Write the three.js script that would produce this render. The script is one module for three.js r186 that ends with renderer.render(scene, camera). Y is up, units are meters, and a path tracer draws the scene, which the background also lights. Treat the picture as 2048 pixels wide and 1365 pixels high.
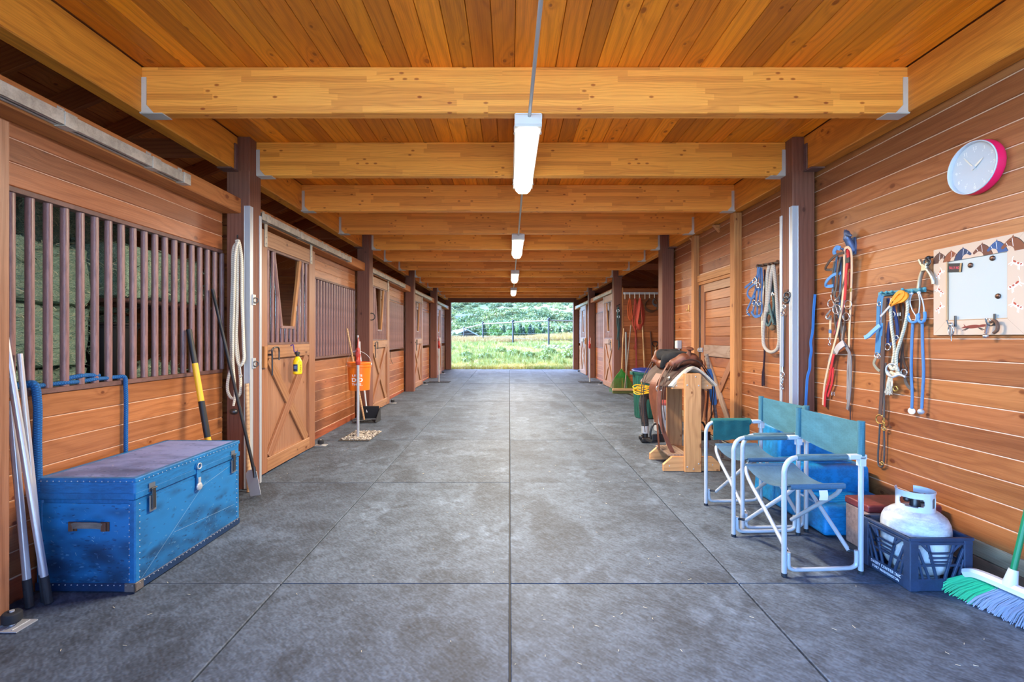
import * as THREE from 'three';
import { mergeGeometries, mergeVertices, toCreasedNormals } from 'three/addons/utils/BufferGeometryUtils.js';
import { RoundedBoxGeometry } from 'three/addons/geometries/RoundedBoxGeometry.js';
import { MarchingCubes } from 'three/addons/objects/MarchingCubes.js';
import { Sky } from 'three/addons/objects/Sky.js';
import { RectAreaLightUniformsLib } from 'three/addons/lights/RectAreaLightUniformsLib.js';

// ---------------------------------------------------------------- camera, sky, sun, exposure
const scene = new THREE.Scene();
const F = 960, CX = 1019, CY = 676, EYE = 1.33;            // focal length and principal point on the 2048 x 1365 frame
const camera = new THREE.PerspectiveCamera(2 * Math.atan(682.5 / F) * 180 / Math.PI, 2048 / 1365, 0.05, 3000);
camera.position.set(0, EYE, 0);
camera.lookAt(0, EYE, -1);
camera.setViewOffset(2048, 1365, 1024 - CX, 682.5 - CY, 2048, 1365);
const sunDir = new THREE.Vector3(-0.80, 0.60, -0.06).normalize();
const sky = new Sky();
sky.name = 'sky'; sky.scale.setScalar(2000); sky.userData.kind = 'structure';
sky.material.uniforms.turbidity.value = 10;
sky.material.uniforms.rayleigh.value = 0.55;
sky.material.uniforms.mieCoefficient.value = 0.006;
sky.material.uniforms.mieDirectionalG.value = 0.7;
sky.material.uniforms.sunPosition.value.copy(sunDir);
scene.add(sky);
scene.environmentIntensity = 1.0;
const sun = new THREE.DirectionalLight(new THREE.Color(1.0, 0.93, 0.80), 1.0);
sun.position.copy(sunDir).multiplyScalar(60); sun.castShadow = true; sun.name = 'sun';
Object.assign(sun.shadow.camera, { left: -40, right: 40, top: 40, bottom: -40, near: 1, far: 160 });
sun.shadow.mapSize.set(2048, 2048);
scene.add(sun); scene.add(sun.target); sun.target.name = 'sun_target';
const LAMP = 120, LENS = 0.7;                                // strength of the four ceiling lamps, glow of their lenses
const renderer = new THREE.WebGLRenderer({ antialias: true });
renderer.toneMapping = THREE.LinearToneMapping;
renderer.toneMappingExposure = 4.4;
renderer.shadowMap.enabled = true;
RectAreaLightUniformsLib.init();

// ---------------------------------------------------------------- helpers
let seed = 12345;
const rnd = () => { seed = (seed + 0x6d2b79f5) | 0; let t = Math.imul(seed ^ (seed >>> 15), 1 | seed); t = (t + Math.imul(t ^ (t >>> 7), 61 | t)) ^ t; return ((t ^ (t >>> 14)) >>> 0) / 4294967296; };
const rr = (a, b) => a + (b - a) * rnd();
const V = (x, y, z) => x?.isVector3 ? x.clone() : Array.isArray(x) ? new THREE.Vector3(x[0], x[1], x[2]) : new THREE.Vector3(x, y, z);
const at = (px, py, d) => [(px - CX) * d / F, EYE - (py - CY) * d / F, -d];           // a sight line cut at depth d
const onX = (px, py, X) => at(px, py, X * F / (px - CX));                             // ... cut by the plane x = X
const SLOPE = 0.0066, fy = (d) => SLOPE * d;                                         // the aisle floor rises a little towards the far end
const used = {};
function numbered(name) { const n = used[name] = (used[name] ?? -1) + 1; return n ? name + '_' + String(n).padStart(3, '0') : name; }
function put(o, parent = scene) { parent.add(o); o.traverse?.((c) => { if (c.isMesh) { c.castShadow = true; c.receiveShadow = true; } }); return o; }
function mesh(name, geo, mat, parent) { const m = new THREE.Mesh(geo, mat); m.name = parent ? name : numbered(name); return put(m, parent); }
function tag(o, label, category, group) { o.userData.label = label; o.userData.category = category; if (group) o.userData.group = group; return o; }
function thing(name, label, category, pos = [0, 0, 0], turn = 0, group) {
  const o = new THREE.Group(); o.name = numbered(name); o.position.set(...pos); o.rotation.y = turn; scene.add(o);
  return tag(o, label, category, group);
}
function struct(name, pos = [0, 0, 0]) { const o = new THREE.Group(); o.name = numbered(name); o.position.set(...pos); o.userData.kind = 'structure'; scene.add(o); return o; }
function structMesh(name, geo, mat) { const m = mesh(name, geo, mat); m.userData.kind = 'structure'; return m; }
function stuffPart(m) { m.userData.kind = 'stuff'; return m; }
function dup(root, pos, turn, label, group) {
  const r = root.clone(); r.name = numbered(root.name.replace(/_\d+$/, '')); r.userData = { ...root.userData }; scene.add(r);
  if (pos) r.position.set(...pos); if (turn !== undefined && turn !== null) r.rotation.y = turn;
  if (label) r.userData.label = label; if (group) r.userData.group = group; return r;
}
const flat = (g) => { const n = g.index ? g.toNonIndexed() : g; return n; };
function clean(g) { const n = flat(g); for (const k of Object.keys(n.attributes)) if (!['position', 'normal', 'uv'].includes(k)) n.deleteAttribute(k); if (!n.attributes.uv) n.setAttribute('uv', new THREE.BufferAttribute(new Float32Array(n.attributes.position.count * 2), 2)); n.morphAttributes = {}; return n; }
const merge = (list) => list.length === 1 ? list[0] : mergeGeometries(list.map((g) => clean(g.clone())), false);
function xf(g, p = [0, 0, 0], r = [0, 0, 0], s = [1, 1, 1]) {
  const m = new THREE.Matrix4().compose(V(p), new THREE.Quaternion().setFromEuler(new THREE.Euler(...r)), V(s)); return g.clone().applyMatrix4(m);
}
// chamfered board: length along x, height y, thickness z; uv in metres along the grain and round the section
const boardCache = new Map();
function board(L, H, T, c = 0.003, uo = 0, vo = 0) {
  const key = [L, H, T, c, uo, vo].map((x) => x.toFixed(4)).join();
  if (boardCache.has(key)) return boardCache.get(key);
  const h = H / 2, t = T / 2, l = L / 2, pos = [], uv = [];
  const sec = [[-h + c, t], [h - c, t], [h, t - c], [h, -t + c], [h - c, -t], [-h + c, -t], [-h, -t + c], [-h, t - c]];
  let v = vo;
  for (let i = 0; i < 8; i++) {
    const [y0, z0] = sec[i], [y1, z1] = sec[(i + 1) % 8], len = Math.hypot(y1 - y0, z1 - z0);
    pos.push(-l, y0, z0, l, y0, z0, l, y1, z1, -l, y0, z0, l, y1, z1, -l, y1, z1);
    uv.push(uo, v, uo + L, v, uo + L, v + len, uo, v, uo + L, v + len, uo, v + len);
    v += len;
  }
  for (const s of [1, -1]) for (let i = 1; i < 7; i++) {
    const tri = [sec[0], sec[i], sec[i + 1]]; if (s > 0) tri.reverse();
    for (const [y, z] of tri) { pos.push(s * l, y, z); uv.push(uo + z * 0.2, vo + y); }
  }
  const g = new THREE.BufferGeometry();
  g.setAttribute('position', new THREE.Float32BufferAttribute(pos, 3)); g.setAttribute('uv', new THREE.Float32BufferAttribute(uv, 2));
  g.computeVertexNormals(); boardCache.set(key, g); return g;
}
// a board that fills the box [x0,x1] [y0,y1] [z0,z1], grain along axis a; n picks one of a few variants of its grain
function bd(name, mat, x, y, z, a, parent, c = 0.003, n = Math.floor(rnd() * 6)) {
  const dx = x[1] - x[0], dy = y[1] - y[0], dz = z[1] - z[0], u = n * 0.37, v = n * 0.23;
  const g = a === 'x' ? board(dx, dy, dz, c, u, v) : a === 'y' ? board(dy, dx, dz, c, u, v) : board(dz, dy, dx, c, u, v);
  const m = mesh(name, g, mat, parent); m.position.set((x[0] + x[1]) / 2, (y[0] + y[1]) / 2, (z[0] + z[1]) / 2);
  if (a === 'y') m.rotation.z = Math.PI / 2; if (a === 'z') m.rotation.y = Math.PI / 2;
  return m;
}
function bdGeo(x, y, z, a, c = 0.003) { // the same as a loose geometry
  const dx = x[1] - x[0], dy = y[1] - y[0], dz = z[1] - z[0];
  const g = a === 'x' ? board(dx, dy, dz, c) : a === 'y' ? board(dy, dx, dz, c) : board(dz, dy, dx, c);
  return xf(g, [(x[0] + x[1]) / 2, (y[0] + y[1]) / 2, (z[0] + z[1]) / 2], [0, a === 'z' ? Math.PI / 2 : 0, a === 'y' ? Math.PI / 2 : 0]);
}
// a bar between two points with a chamfered rectangular section (w across, t deep); hint = direction of t
function beamBetween(a, b, w, t, hint = [0, 0, 1], c = 0.003) {
  const A = V(a), B = V(b), X = B.clone().sub(A), L = X.length(); X.normalize();
  const Z = V(hint); Z.addScaledVector(X, -Z.dot(X)).normalize(); const Y = Z.clone().cross(X);
  const m = new THREE.Matrix4().makeBasis(X, Y, Z).setPosition(A.add(B).multiplyScalar(0.5));
  return board(L, w, t, c).clone().applyMatrix4(m);
}
function sweep(pts, prof, o = {}) {
  const P = pts.map((p) => p.isVector3 ? p : V(p)), n = P.length, T = P.map((_, i) => {
    const a = o.closed ? P[(i + n - 1) % n] : P[Math.max(0, i - 1)], b = o.closed ? P[(i + 1) % n] : P[Math.min(n - 1, i + 1)]; return b.clone().sub(a).normalize();
  });
  const pos = [], uv = [], idx = [], k = prof.length; let N = o.n ? V(o.n) : null, s = 0;
  if (!N) { N = Math.abs(T[0].y) < 0.9 ? V(0, 1, 0) : V(1, 0, 0); }
  const rows = o.closed ? n + 1 : n;
  for (let j = 0; j < rows; j++) {
    const i = j % n; if (j) s += P[i].distanceTo(P[(i + n - 1) % n]);
    const base = o.n ? V(o.n) : N; const nn = base.clone().addScaledVector(T[i], -base.dot(T[i])); if (nn.lengthSq() < 1e-8) nn.copy(N); nn.normalize(); N = nn;
    const B = T[i].clone().cross(nn), sc = o.scale ? o.scale(j / (rows - 1)) : 1;
    for (let q = 0; q <= k; q++) { const [a, b] = prof[q % k]; const p = P[i].clone().addScaledVector(B, a * sc).addScaledVector(nn, b * sc); pos.push(p.x, p.y, p.z); uv.push(q / k, s); }
  }
  for (let j = 0; j < rows - 1; j++) for (let q = 0; q < k; q++) { const a = j * (k + 1) + q, b = a + k + 1; idx.push(a, a + 1, b, a + 1, b + 1, b); }
  if (!o.closed) { const tri = THREE.ShapeUtils.triangulateShape(prof.map(([a, b]) => new THREE.Vector2(a, b)), []); for (const [j, f] of [[0, 1], [rows - 1, 0]]) for (const [q0, q1, q2] of tri) { const a = j * (k + 1); f ? idx.push(a + q0, a + q2, a + q1) : idx.push(a + q0, a + q1, a + q2); } }
  let g = new THREE.BufferGeometry(); g.setAttribute('position', new THREE.Float32BufferAttribute(pos, 3)); g.setAttribute('uv', new THREE.Float32BufferAttribute(uv, 2)); g.setIndex(idx);
  if (o.flat) g = g.toNonIndexed(); g.computeVertexNormals();
  return o.flat ? g : toCreasedNormals(g, 0.9);
}
const circle = (r, k = 8, sx = 1) => Array.from({ length: k }, (_, i) => [Math.cos(i / k * 2 * Math.PI) * r * sx, Math.sin(i / k * 2 * Math.PI) * r]);
const curve = (pts, n = 32, closed = false) => { const c = new THREE.CatmullRomCurve3(pts.map((p) => p.isVector3 ? p : V(p)), closed, 'centripetal'); const q = c.getPoints(n); if (closed) q.pop(); return q; };
const rope = (pts, r, n = 32, k = 8, closed = false) => sweep(curve(pts, n, closed), circle(r, k), { closed });
const rod = (a, b, r, k = 10) => sweep([V(a), V(b)], circle(r, k));
const strap = (pts, w, t, nrm, n = 24) => sweep(curve(pts, n), [[-w / 2, -t / 2], [w / 2, -t / 2], [w / 2, t / 2], [-w / 2, t / 2]], { n: nrm, flat: true });
const strapLoop = (pts, w, t, nrm, n = 40) => sweep(curve(pts, n, true), [[-w / 2, -t / 2], [w / 2, -t / 2], [w / 2, t / 2], [-w / 2, t / 2]], { n: nrm, flat: true, closed: true });
const lathe = (prof, k = 28) => new THREE.LatheGeometry(prof.map(([r, y]) => new THREE.Vector2(r, y)), k);
const rbox = (w, h, d, r = 0.005, s = 2) => new RoundedBoxGeometry(w, h, d, s, r);
function extrude(pts, depth, bevel = 0.002, holes = []) {
  const s = new THREE.Shape(pts.map(([x, y]) => new THREE.Vector2(x, y)));
  for (const h of holes) s.holes.push(new THREE.Path(h.map(([x, y]) => new THREE.Vector2(x, y))));
  return new THREE.ExtrudeGeometry(s, { depth, bevelEnabled: bevel > 0, bevelSize: bevel, bevelThickness: bevel, bevelSegments: 2, curveSegments: 10 });
}
const torus = (R, r, k = 20) => new THREE.TorusGeometry(R, r, 8, k);
// smooth blend of tapered capsules meshed on a grid (for the saddle and the horse head)
function blob(bones, box, cell, k = 0.02) {
  const [lo, hi] = box, size = Math.max(hi[0] - lo[0], hi[1] - lo[1], hi[2] - lo[2]), res = Math.min(90, Math.ceil(size / cell) + 4);
  const mc = new MarchingCubes(res, new THREE.MeshBasicMaterial(), false, false, 200000), c = [(lo[0] + hi[0]) / 2, (lo[1] + hi[1]) / 2, (lo[2] + hi[2]) / 2], half = size / 2 * 1.12;
  const p = V(0, 0, 0), ab = V(0, 0, 0), ap = V(0, 0, 0);
  const B = bones.map(([a, ra, b, rb]) => [V(a), ra, V(b ?? a), rb ?? ra]);
  for (let z = 0; z < res; z++) for (let y = 0; y < res; y++) for (let x = 0; x < res; x++) {
    p.set(c[0] + (x / (res / 2) - 1) * half, c[1] + (y / (res / 2) - 1) * half, c[2] + (z / (res / 2) - 1) * half);
    let d = 1e9;
    for (const [a, ra, b, rb] of B) {
      ab.subVectors(b, a); ap.subVectors(p, a); const t = ab.lengthSq() ? Math.max(0, Math.min(1, ap.dot(ab) / ab.lengthSq())) : 0;
      const e = ap.addScaledVector(ab, -t).length() - (ra + (rb - ra) * t), h = Math.max(0, Math.min(1, 0.5 + 0.5 * (d - e) / k));
      d = d + (e - d) * h - k * h * (1 - h);
    }
    mc.field[z * res * res + y * res + x] = -d;
  }
  mc.isolation = 0; mc.update(); const n = mc.count, pa = new Float32Array(n * 3), na = new Float32Array(n * 3);
  for (let i = 0; i < n; i++) for (let q = 0; q < 3; q++) { pa[i * 3 + q] = c[q] + mc.positionArray[i * 3 + q] * half; na[i * 3 + q] = mc.normalArray[i * 3 + q]; }
  const g = new THREE.BufferGeometry(); g.setAttribute('position', new THREE.BufferAttribute(pa, 3)); g.setAttribute('normal', new THREE.BufferAttribute(na, 3));
  g.setAttribute('uv', new THREE.BufferAttribute(Float32Array.from({ length: n * 2 }, (_, i) => i % 2 ? pa[(i >> 1) * 3 + 1] : pa[(i >> 1) * 3] + pa[(i >> 1) * 3 + 2]), 2));
  return g;
}

// ---------------------------------------------------------------- textures
const hash = (x, y, s) => { let h = Math.imul(x, 374761393) ^ Math.imul(y, 668265263) ^ Math.imul(s, 2147483647 ^ 0x5bd1e995); h = Math.imul(h ^ (h >>> 13), 1274126177); return ((h ^ (h >>> 16)) >>> 0) / 4294967296; };
function pnoise(x, y, px, py, s) { // tileable value noise
  const ix = Math.floor(x), iy = Math.floor(y), fx = x - ix, fyy = y - iy, u = fx * fx * (3 - 2 * fx), v = fyy * fyy * (3 - 2 * fyy), m = (a, n) => ((a % n) + n) % n;
  const a = hash(m(ix, px), m(iy, py), s), b = hash(m(ix + 1, px), m(iy, py), s), c = hash(m(ix, px), m(iy + 1, py), s), d = hash(m(ix + 1, px), m(iy + 1, py), s);
  return a + (b - a) * u + (c - a) * v + (a - b - c + d) * u * v;
}
function dataTex(w, h, fn, rep = [1, 1], srgb = true) {
  const data = new Uint8Array(w * h * 4);
  for (let y = 0; y < h; y++) for (let x = 0; x < w; x++) { const c = fn(x / w, y / h), i = (y * w + x) * 4; data[i] = Math.max(0, Math.min(255, c[0] * 255)); data[i + 1] = Math.max(0, Math.min(255, c[1] * 255)); data[i + 2] = Math.max(0, Math.min(255, c[2] * 255)); data[i + 3] = 255; }
  const t = new THREE.DataTexture(data, w, h); t.wrapS = t.wrapT = THREE.RepeatWrapping; t.magFilter = THREE.LinearFilter; t.minFilter = THREE.LinearMipmapLinearFilter; t.generateMipmaps = true;
  if (srgb) t.colorSpace = THREE.SRGBColorSpace; t.repeat.set(...rep); t.needsUpdate = true; return t;
}
function canvasTex(w, h, draw, srgb = true) { const c = document.createElement('canvas'); c.width = w; c.height = h; draw(c.getContext('2d'), w, h); const t = new THREE.CanvasTexture(c); if (srgb) t.colorSpace = THREE.SRGBColorSpace; t.wrapS = t.wrapT = THREE.RepeatWrapping; t.anisotropy = 8; return t; }
const mix = (a, b, t) => a + (b - a) * t, sm = (a, b, x) => { const t = Math.max(0, Math.min(1, (x - a) / (b - a))); return t * t * (3 - 2 * t); };
// wood: grain along u. darker streaks, cathedral rings, a few knots. Tile 2.0 m x 0.5 m
function woodTex(s, opt = {}) {
  const knots = Array.from({ length: opt.knots ?? 7 }, (_, i) => [hash(i, 1, s), hash(i, 2, s), 0.010 + 0.012 * hash(i, 3, s)]), TU = 2.0, TV = 0.5;
  return dataTex(1024, 512, (u, v) => {
    let warp = pnoise(u * 6, v * 5, 6, 5, s) * 0.9 + pnoise(u * 14, v * 12, 14, 12, s + 1) * 0.25, k = 0, halo = 0;
    for (const [ku, kv, r] of knots) {
      let du = u - ku, dv = v - kv; du -= Math.round(du); dv -= Math.round(dv); const d = Math.hypot(du * TU * 0.62, dv * TV);
      k = Math.max(k, 1 - sm(r * 0.55, r, d)); halo = Math.max(halo, Math.exp(-d / r * 0.9)); warp += Math.exp(-d / (r * 2.2)) * 1.6;
    }
    const ring = 0.5 + 0.5 * Math.sin((v * (opt.rings ?? 9) + warp * (opt.wave ?? 1.2)) * 2 * Math.PI);
    const fine = pnoise(u * 10, v * 170, 10, 170, s + 5) * 0.6 + pnoise(u * 36, v * 256, 36, 256, s + 6) * 0.4;
    const tone = pnoise(u * 3, v * 4, 3, 4, s + 9);
    let t = 0.20 * Math.pow(ring, 2.2) + 0.42 * fine + 0.34 * tone - 0.22 + halo * 0.30 + k * 0.60;
    t = Math.max(0, Math.min(1, t)) * (opt.strength ?? 0.72);
    return [mix(1, 0.50, t), mix(1, 0.36, t), mix(1, 0.26, t)];
  }, [1 / TU, 1 / TV]);
}
const woodA = woodTex(3), woodB = woodTex(17, { knots: 4, rings: 6, wave: 1.8 }), woodC = woodTex(29, { knots: 3, rings: 14, wave: 0.6, strength: 0.8 });
// glued laminated timber: 38 mm layers, finger-jointed into lengths of their own tone
const glulam = dataTex(1024, 512, (u, v) => {
  const lay = Math.floor(v * 9), off = hash(lay, 7, 4), cell = Math.floor(u * 3 + off), seg = hash(((cell % 3) + 3) % 3, lay, 9), lv = v * 9 - lay;
  const warp = pnoise(u * 7, v * 9, 7, 9, lay + 40) * 1.3;
  const ring = 0.5 + 0.5 * Math.sin((lv * 2.2 + warp * 2 + seg * 5) * 2 * Math.PI), fine = pnoise(u * 12, v * 180, 12, 180, 51) * 0.6 + pnoise(u * 40, v * 256, 40, 256, 52) * 0.4;
  let k = 0; for (let i = 0; i < 16; i++) { let du = u - hash(i, 61, 2), dv = v - (Math.floor(hash(i, 62, 2) * 9) + 0.5) / 9; du -= Math.round(du); k = Math.max(k, 1 - sm(0.004, 0.010, Math.hypot(du * 1.2, dv * 0.34))); }
  const joint = Math.max(1 - sm(0, 0.03, Math.min(lv, 1 - lv)), 0) * 0.35;
  const t = Math.max(0, Math.min(1, 0.16 * ring * ring + 0.3 * fine + 0.34 * (seg - 0.35) + joint * 0.4 + k * 0.7 - 0.08));
  return [mix(1, 0.62, t), mix(1, 0.46, t), mix(1, 0.30, t)];
}, [1 / 2.4, 1 / 0.342]);
// rubber mats: fine slanting scuffs, pale dust, dark damp blotches. Tile 2 x 2 m
const floorTex = dataTex(1024, 1024, (u, v) => {
  const b1 = pnoise(u * 4, v * 4, 4, 4, 71), b2 = pnoise(u * 9, v * 9, 9, 9, 72), b3 = pnoise(u * 40, v * 40, 40, 40, 73), f = pnoise((u + v) * 60, (v - u) * 180, 60, 180, 74), f2 = pnoise(u * 256, v * 256, 256, 256, 75);
  let t = 0.66 + 0.20 * (b1 - 0.5) + 0.18 * (b2 - 0.5) + 0.14 * (b3 - 0.5) + 0.20 * (f - 0.5) + 0.16 * (f2 - 0.5);
  t -= 0.22 * sm(0.62, 0.78, b2 * 0.6 + b1 * 0.4 + (b3 - 0.5) * 0.12);
  t += 0.09 * sm(0.72, 0.9, pnoise(u * 6, v * 6, 6, 6, 76) + (b3 - 0.5) * 0.25);
  return [t * 0.99, t, t * 1.01];
}, [1 / 2, 1 / 2]);
const grit = dataTex(256, 256, (u, v) => { const a = pnoise(u * 64, v * 64, 64, 64, 81) * 0.6 + pnoise(u * 128, v * 128, 128, 128, 82) * 0.4; return [a, a, a]; }, [4, 4], false);
const braid = dataTex(64, 64, (u, v) => { const a = Math.abs(((u * 2 + v * 2) % 1) - 0.5) * 2, b = Math.abs(((u * 2 - v * 2 + 4) % 1) - 0.5) * 2, t = 0.62 + 0.38 * Math.min(a, b); return [t, t, t]; }, [2, 40]);
const twistTex = dataTex(64, 64, (u, v) => { const t = 0.78 + 0.22 * Math.abs(Math.sin((u * 2 + v) * Math.PI)); return [t, t, t]; }, [1, 60]);
const cloth = dataTex(256, 256, (u, v) => { const a = 0.86 + 0.07 * Math.sin(u * 128 * Math.PI) + 0.07 * Math.sin(v * 128 * Math.PI), b = pnoise(u * 5, v * 5, 5, 5, 91), c = pnoise(u * 30, v * 30, 30, 30, 92); const t = a * (0.86 + 0.14 * b + 0.08 * c); return [t, t, t]; }, [3, 3]);
const mottle = dataTex(256, 256, (u, v) => { const b = pnoise(u * 6, v * 6, 6, 6, 95), c = pnoise(u * 24, v * 24, 24, 24, 96), d = pnoise(u * 90, v * 90, 90, 90, 97); const t = 0.72 + 0.2 * b + 0.12 * c + 0.1 * d; return [t, t, t]; }, [2, 2]);

// ---------------------------------------------------------------- materials (colours are linear base colours)
const C = (hex) => new THREE.Color(hex);
const std = (color, rough = 0.7, o = {}) => new THREE.MeshStandardMaterial({ color: C(color), roughness: rough, ...o });
const metal = (color, rough = 0.35, o = {}) => new THREE.MeshStandardMaterial({ color: C(color), roughness: rough, metalness: 0.9, ...o });
const wood = (color, map, rough = 0.6, bump = 0.0012) => std(color, rough, { map, bumpMap: map, bumpScale: -bump });
const tones = (color, map, rough, n = 4, spread = 0.16) => Array.from({ length: n }, (_, i) => { const m = wood(color, map, rough); const k = 1 + spread * (i / (n - 1) * 2 - 1); m.color.multiplyScalar(k); m.color.g *= 1 + (i % 2 ? 0.05 : -0.04); return m; });
const pick = (list) => list[Math.floor(rnd() * list.length)];
const M = {
  ceil: [...tones('#ee8c1c', woodA, 0.42, 4, 0.24), ...tones('#ea8618', woodB, 0.42, 2, 0.18)],
  beam: tones('#ffac44', glulam, 0.55, 3, 0.06),
  header: tones('#e6922f', woodB, 0.6, 2, 0.05),
  wallR: [...tones('#a6663a', woodA, 0.42, 4, 0.17), ...tones('#a06036', woodB, 0.42, 2, 0.12)],
  wallL: [...tones('#ac6c42', woodA, 0.38, 4, 0.15), ...tones('#a26640', woodB, 0.38, 2, 0.12)],
  inner: tones('#b86c36', woodA, 0.65, 3, 0.15),
  roof: tones('#dd8444', woodA, 0.75, 3, 0.25),
  rafter: tones('#b86a38', woodC, 0.7, 2, 0.1),
  tongue: std('#d9b597', 0.8),
  kick: wood('#a08c70', woodB, 0.85), kickDark: wood('#8a6a50', woodB, 0.85), kickRed: wood('#a0522f', woodA, 0.6),
  post: wood('#80503c', woodC, 0.6), trim: wood('#cc8c50', woodC, 0.6), doorTrim: wood('#c99058', woodC, 0.6),
  door: tones('#b07e5a', woodC, 0.45, 2, 0.05), doorPanel: wood('#b08264', woodC, 0.45), doorPale: wood('#d8b890', woodC, 0.6), weathered: wood('#a08878', woodB, 0.8),
  timber: wood('#c27c40', woodB, 0.65), stand: wood('#d09a64', woodA, 0.65), ply: wood('#a08a78', woodC, 0.8), handle: wood('#d8b284', woodC, 0.6), handleGrey: wood('#9b8a7c', woodC, 0.75),
  mat: ['#6f7f93', '#6c7c91', '#758497', '#69798e'].map((c) => std(c, 0.72, { map: floorTex, bumpMap: floorTex, bumpScale: 0.002 })),
  subfloor: std('#3a3a3c', 0.95), concrete: std('#b9b3a8', 0.9, { map: mottle }),
  bar: std('#96706a', 0.36, { map: mottle }), steelBrown: std('#75524a', 0.5, { map: mottle }),
  galv: metal('#b6babd', 0.42, { metalness: 0.3 }), hanger: metal('#cfcac0', 0.5, { metalness: 0.25 }), track: metal('#bdb6a8', 0.5, { metalness: 0.25, map: mottle }), alu: std('#b8bec4', 0.35, { metalness: 0.2 }), aluPole: std('#cfd2da', 0.3, { metalness: 0.55 }),
  chrome: metal('#d8d8d8', 0.18), darkMetal: metal('#5a5a5c', 0.4), brass: metal('#c8a860', 0.35), iron: std('#2b2a2b', 0.5, { metalness: 0.4 }), rust: std('#6a4a38', 0.7, { metalness: 0.3 }),
  black: std('#18191b', 0.5), rubber: std('#24262a', 0.8), grip: std('#22252c', 0.75), white: std('#c9cccf', 0.4), whitePaint: std('#cbced0', 0.35, { map: mottle }),
  lampBody: std('#d9d8d2', 0.5), cream: std('#e8dfcc', 0.6),
};

// ---------------------------------------------------------------- the building. d is the distance down the aisle (z = -d)
const XL = 2.47, XR = 2.65, PITCH = 3.54, P0 = 0.588, PW = 0.19;
const posts = [0, 1, 2, 3, 4, 5].map((i) => P0 + PITCH * i);           // front faces of the post rows
const DEND = posts[5] + PW + 0.06;
const PL = [-2.434, -2.235], PR = [2.436, 2.627];
const CEIL = 3.06, HB = 2.768;
// floor: rubber mats of 1.22 x 1.75 m
{
  const f = struct('floor'); f.rotation.x = Math.atan(SLOPE);
  const sub = mesh('subfloor', new THREE.BoxGeometry(5.3, 0.1, DEND + 0.6), M.subfloor, f); sub.position.set(0.09, -0.0705, -(DEND - 0.6) / 2);
  const xs = [-2.47, -1.22, 0.002, 1.226, 2.44, 2.65];
  for (let c = 0; c < 5; c++) for (let r = -2; r < 10; r++) {
    const d0 = Math.max(-0.6, 2.567 + 1.75 * r), d1 = Math.min(DEND, 2.567 + 1.75 * (r + 1)); if (d1 - d0 < 0.1) continue;
    const w = xs[c + 1] - xs[c], g = new THREE.BoxGeometry(1, 1, 1), sunk = rr(0, 0.003);
    const L = d1 - d0 - 0.007, W = w - 0.008, b = board(L, 0.02, W, 0.004, Math.floor(rnd() * 5) * 0.43, Math.floor(rnd() * 5) * 0.61);
    const m = mesh('rubber_mat', b, pick(M.mat), f); m.rotation.y = Math.PI / 2; m.position.set((xs[c] + xs[c + 1]) / 2, -0.0105 - sunk, -(d0 + d1) / 2);
  }
}
structMesh('stall_floor', xf(new THREE.BoxGeometry(3.9, 0.1, 19.5), [-4.45, -0.06, -9.6]), std('#8a6f50', 0.95, { map: mottle }));
structMesh('alcove_floor', xf(new THREE.BoxGeometry(3.9, 0.1, 19.5), [4.63, -0.02, -9.6]), M.concrete);
// ceiling boards along the aisle, laid over the cross beams
const beamD = Array.from({ length: 13 }, (_, k) => 3.06 + 1.18 * k);
{
  const c = struct('ceiling', [0, CEIL, 0]), w = 0.1315, x0 = -2.335, n = 37;
  for (let i = 0; i < n; i++) {
    const cuts = [0.6]; let k = Math.floor(rr(0, 3)) + 1; while (k < 12) { cuts.push(beamD[k] + 0.04); k += 2 + Math.floor(rr(0, 3)); } cuts.push(DEND - 0.02);
    for (let j = 0; j < cuts.length - 1; j++) {
      const d0 = cuts[j], d1 = cuts[j + 1], m = mesh('ceiling_board', board(Math.round((d1 - d0 - 0.002) * 1000) / 1000, 0.02, w - 0.003, 0.003, Math.floor(rnd() * 8) * 0.31, Math.floor(rnd() * 8) * 0.17), pick(M.ceil), c);
      m.rotation.y = Math.PI / 2; m.position.set(x0 + w * (i + 0.5), 0.010, -(d0 + d1) / 2);
    }
  }
  structMesh('added_loft_slab', xf(new THREE.BoxGeometry(5.0, 0.08, DEND - 0.5), [0.1, CEIL + 0.062, -(DEND + 0.5) / 2]), M.roof[0]);  // slab added to keep sky light from leaking between the ceiling boards
}
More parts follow.
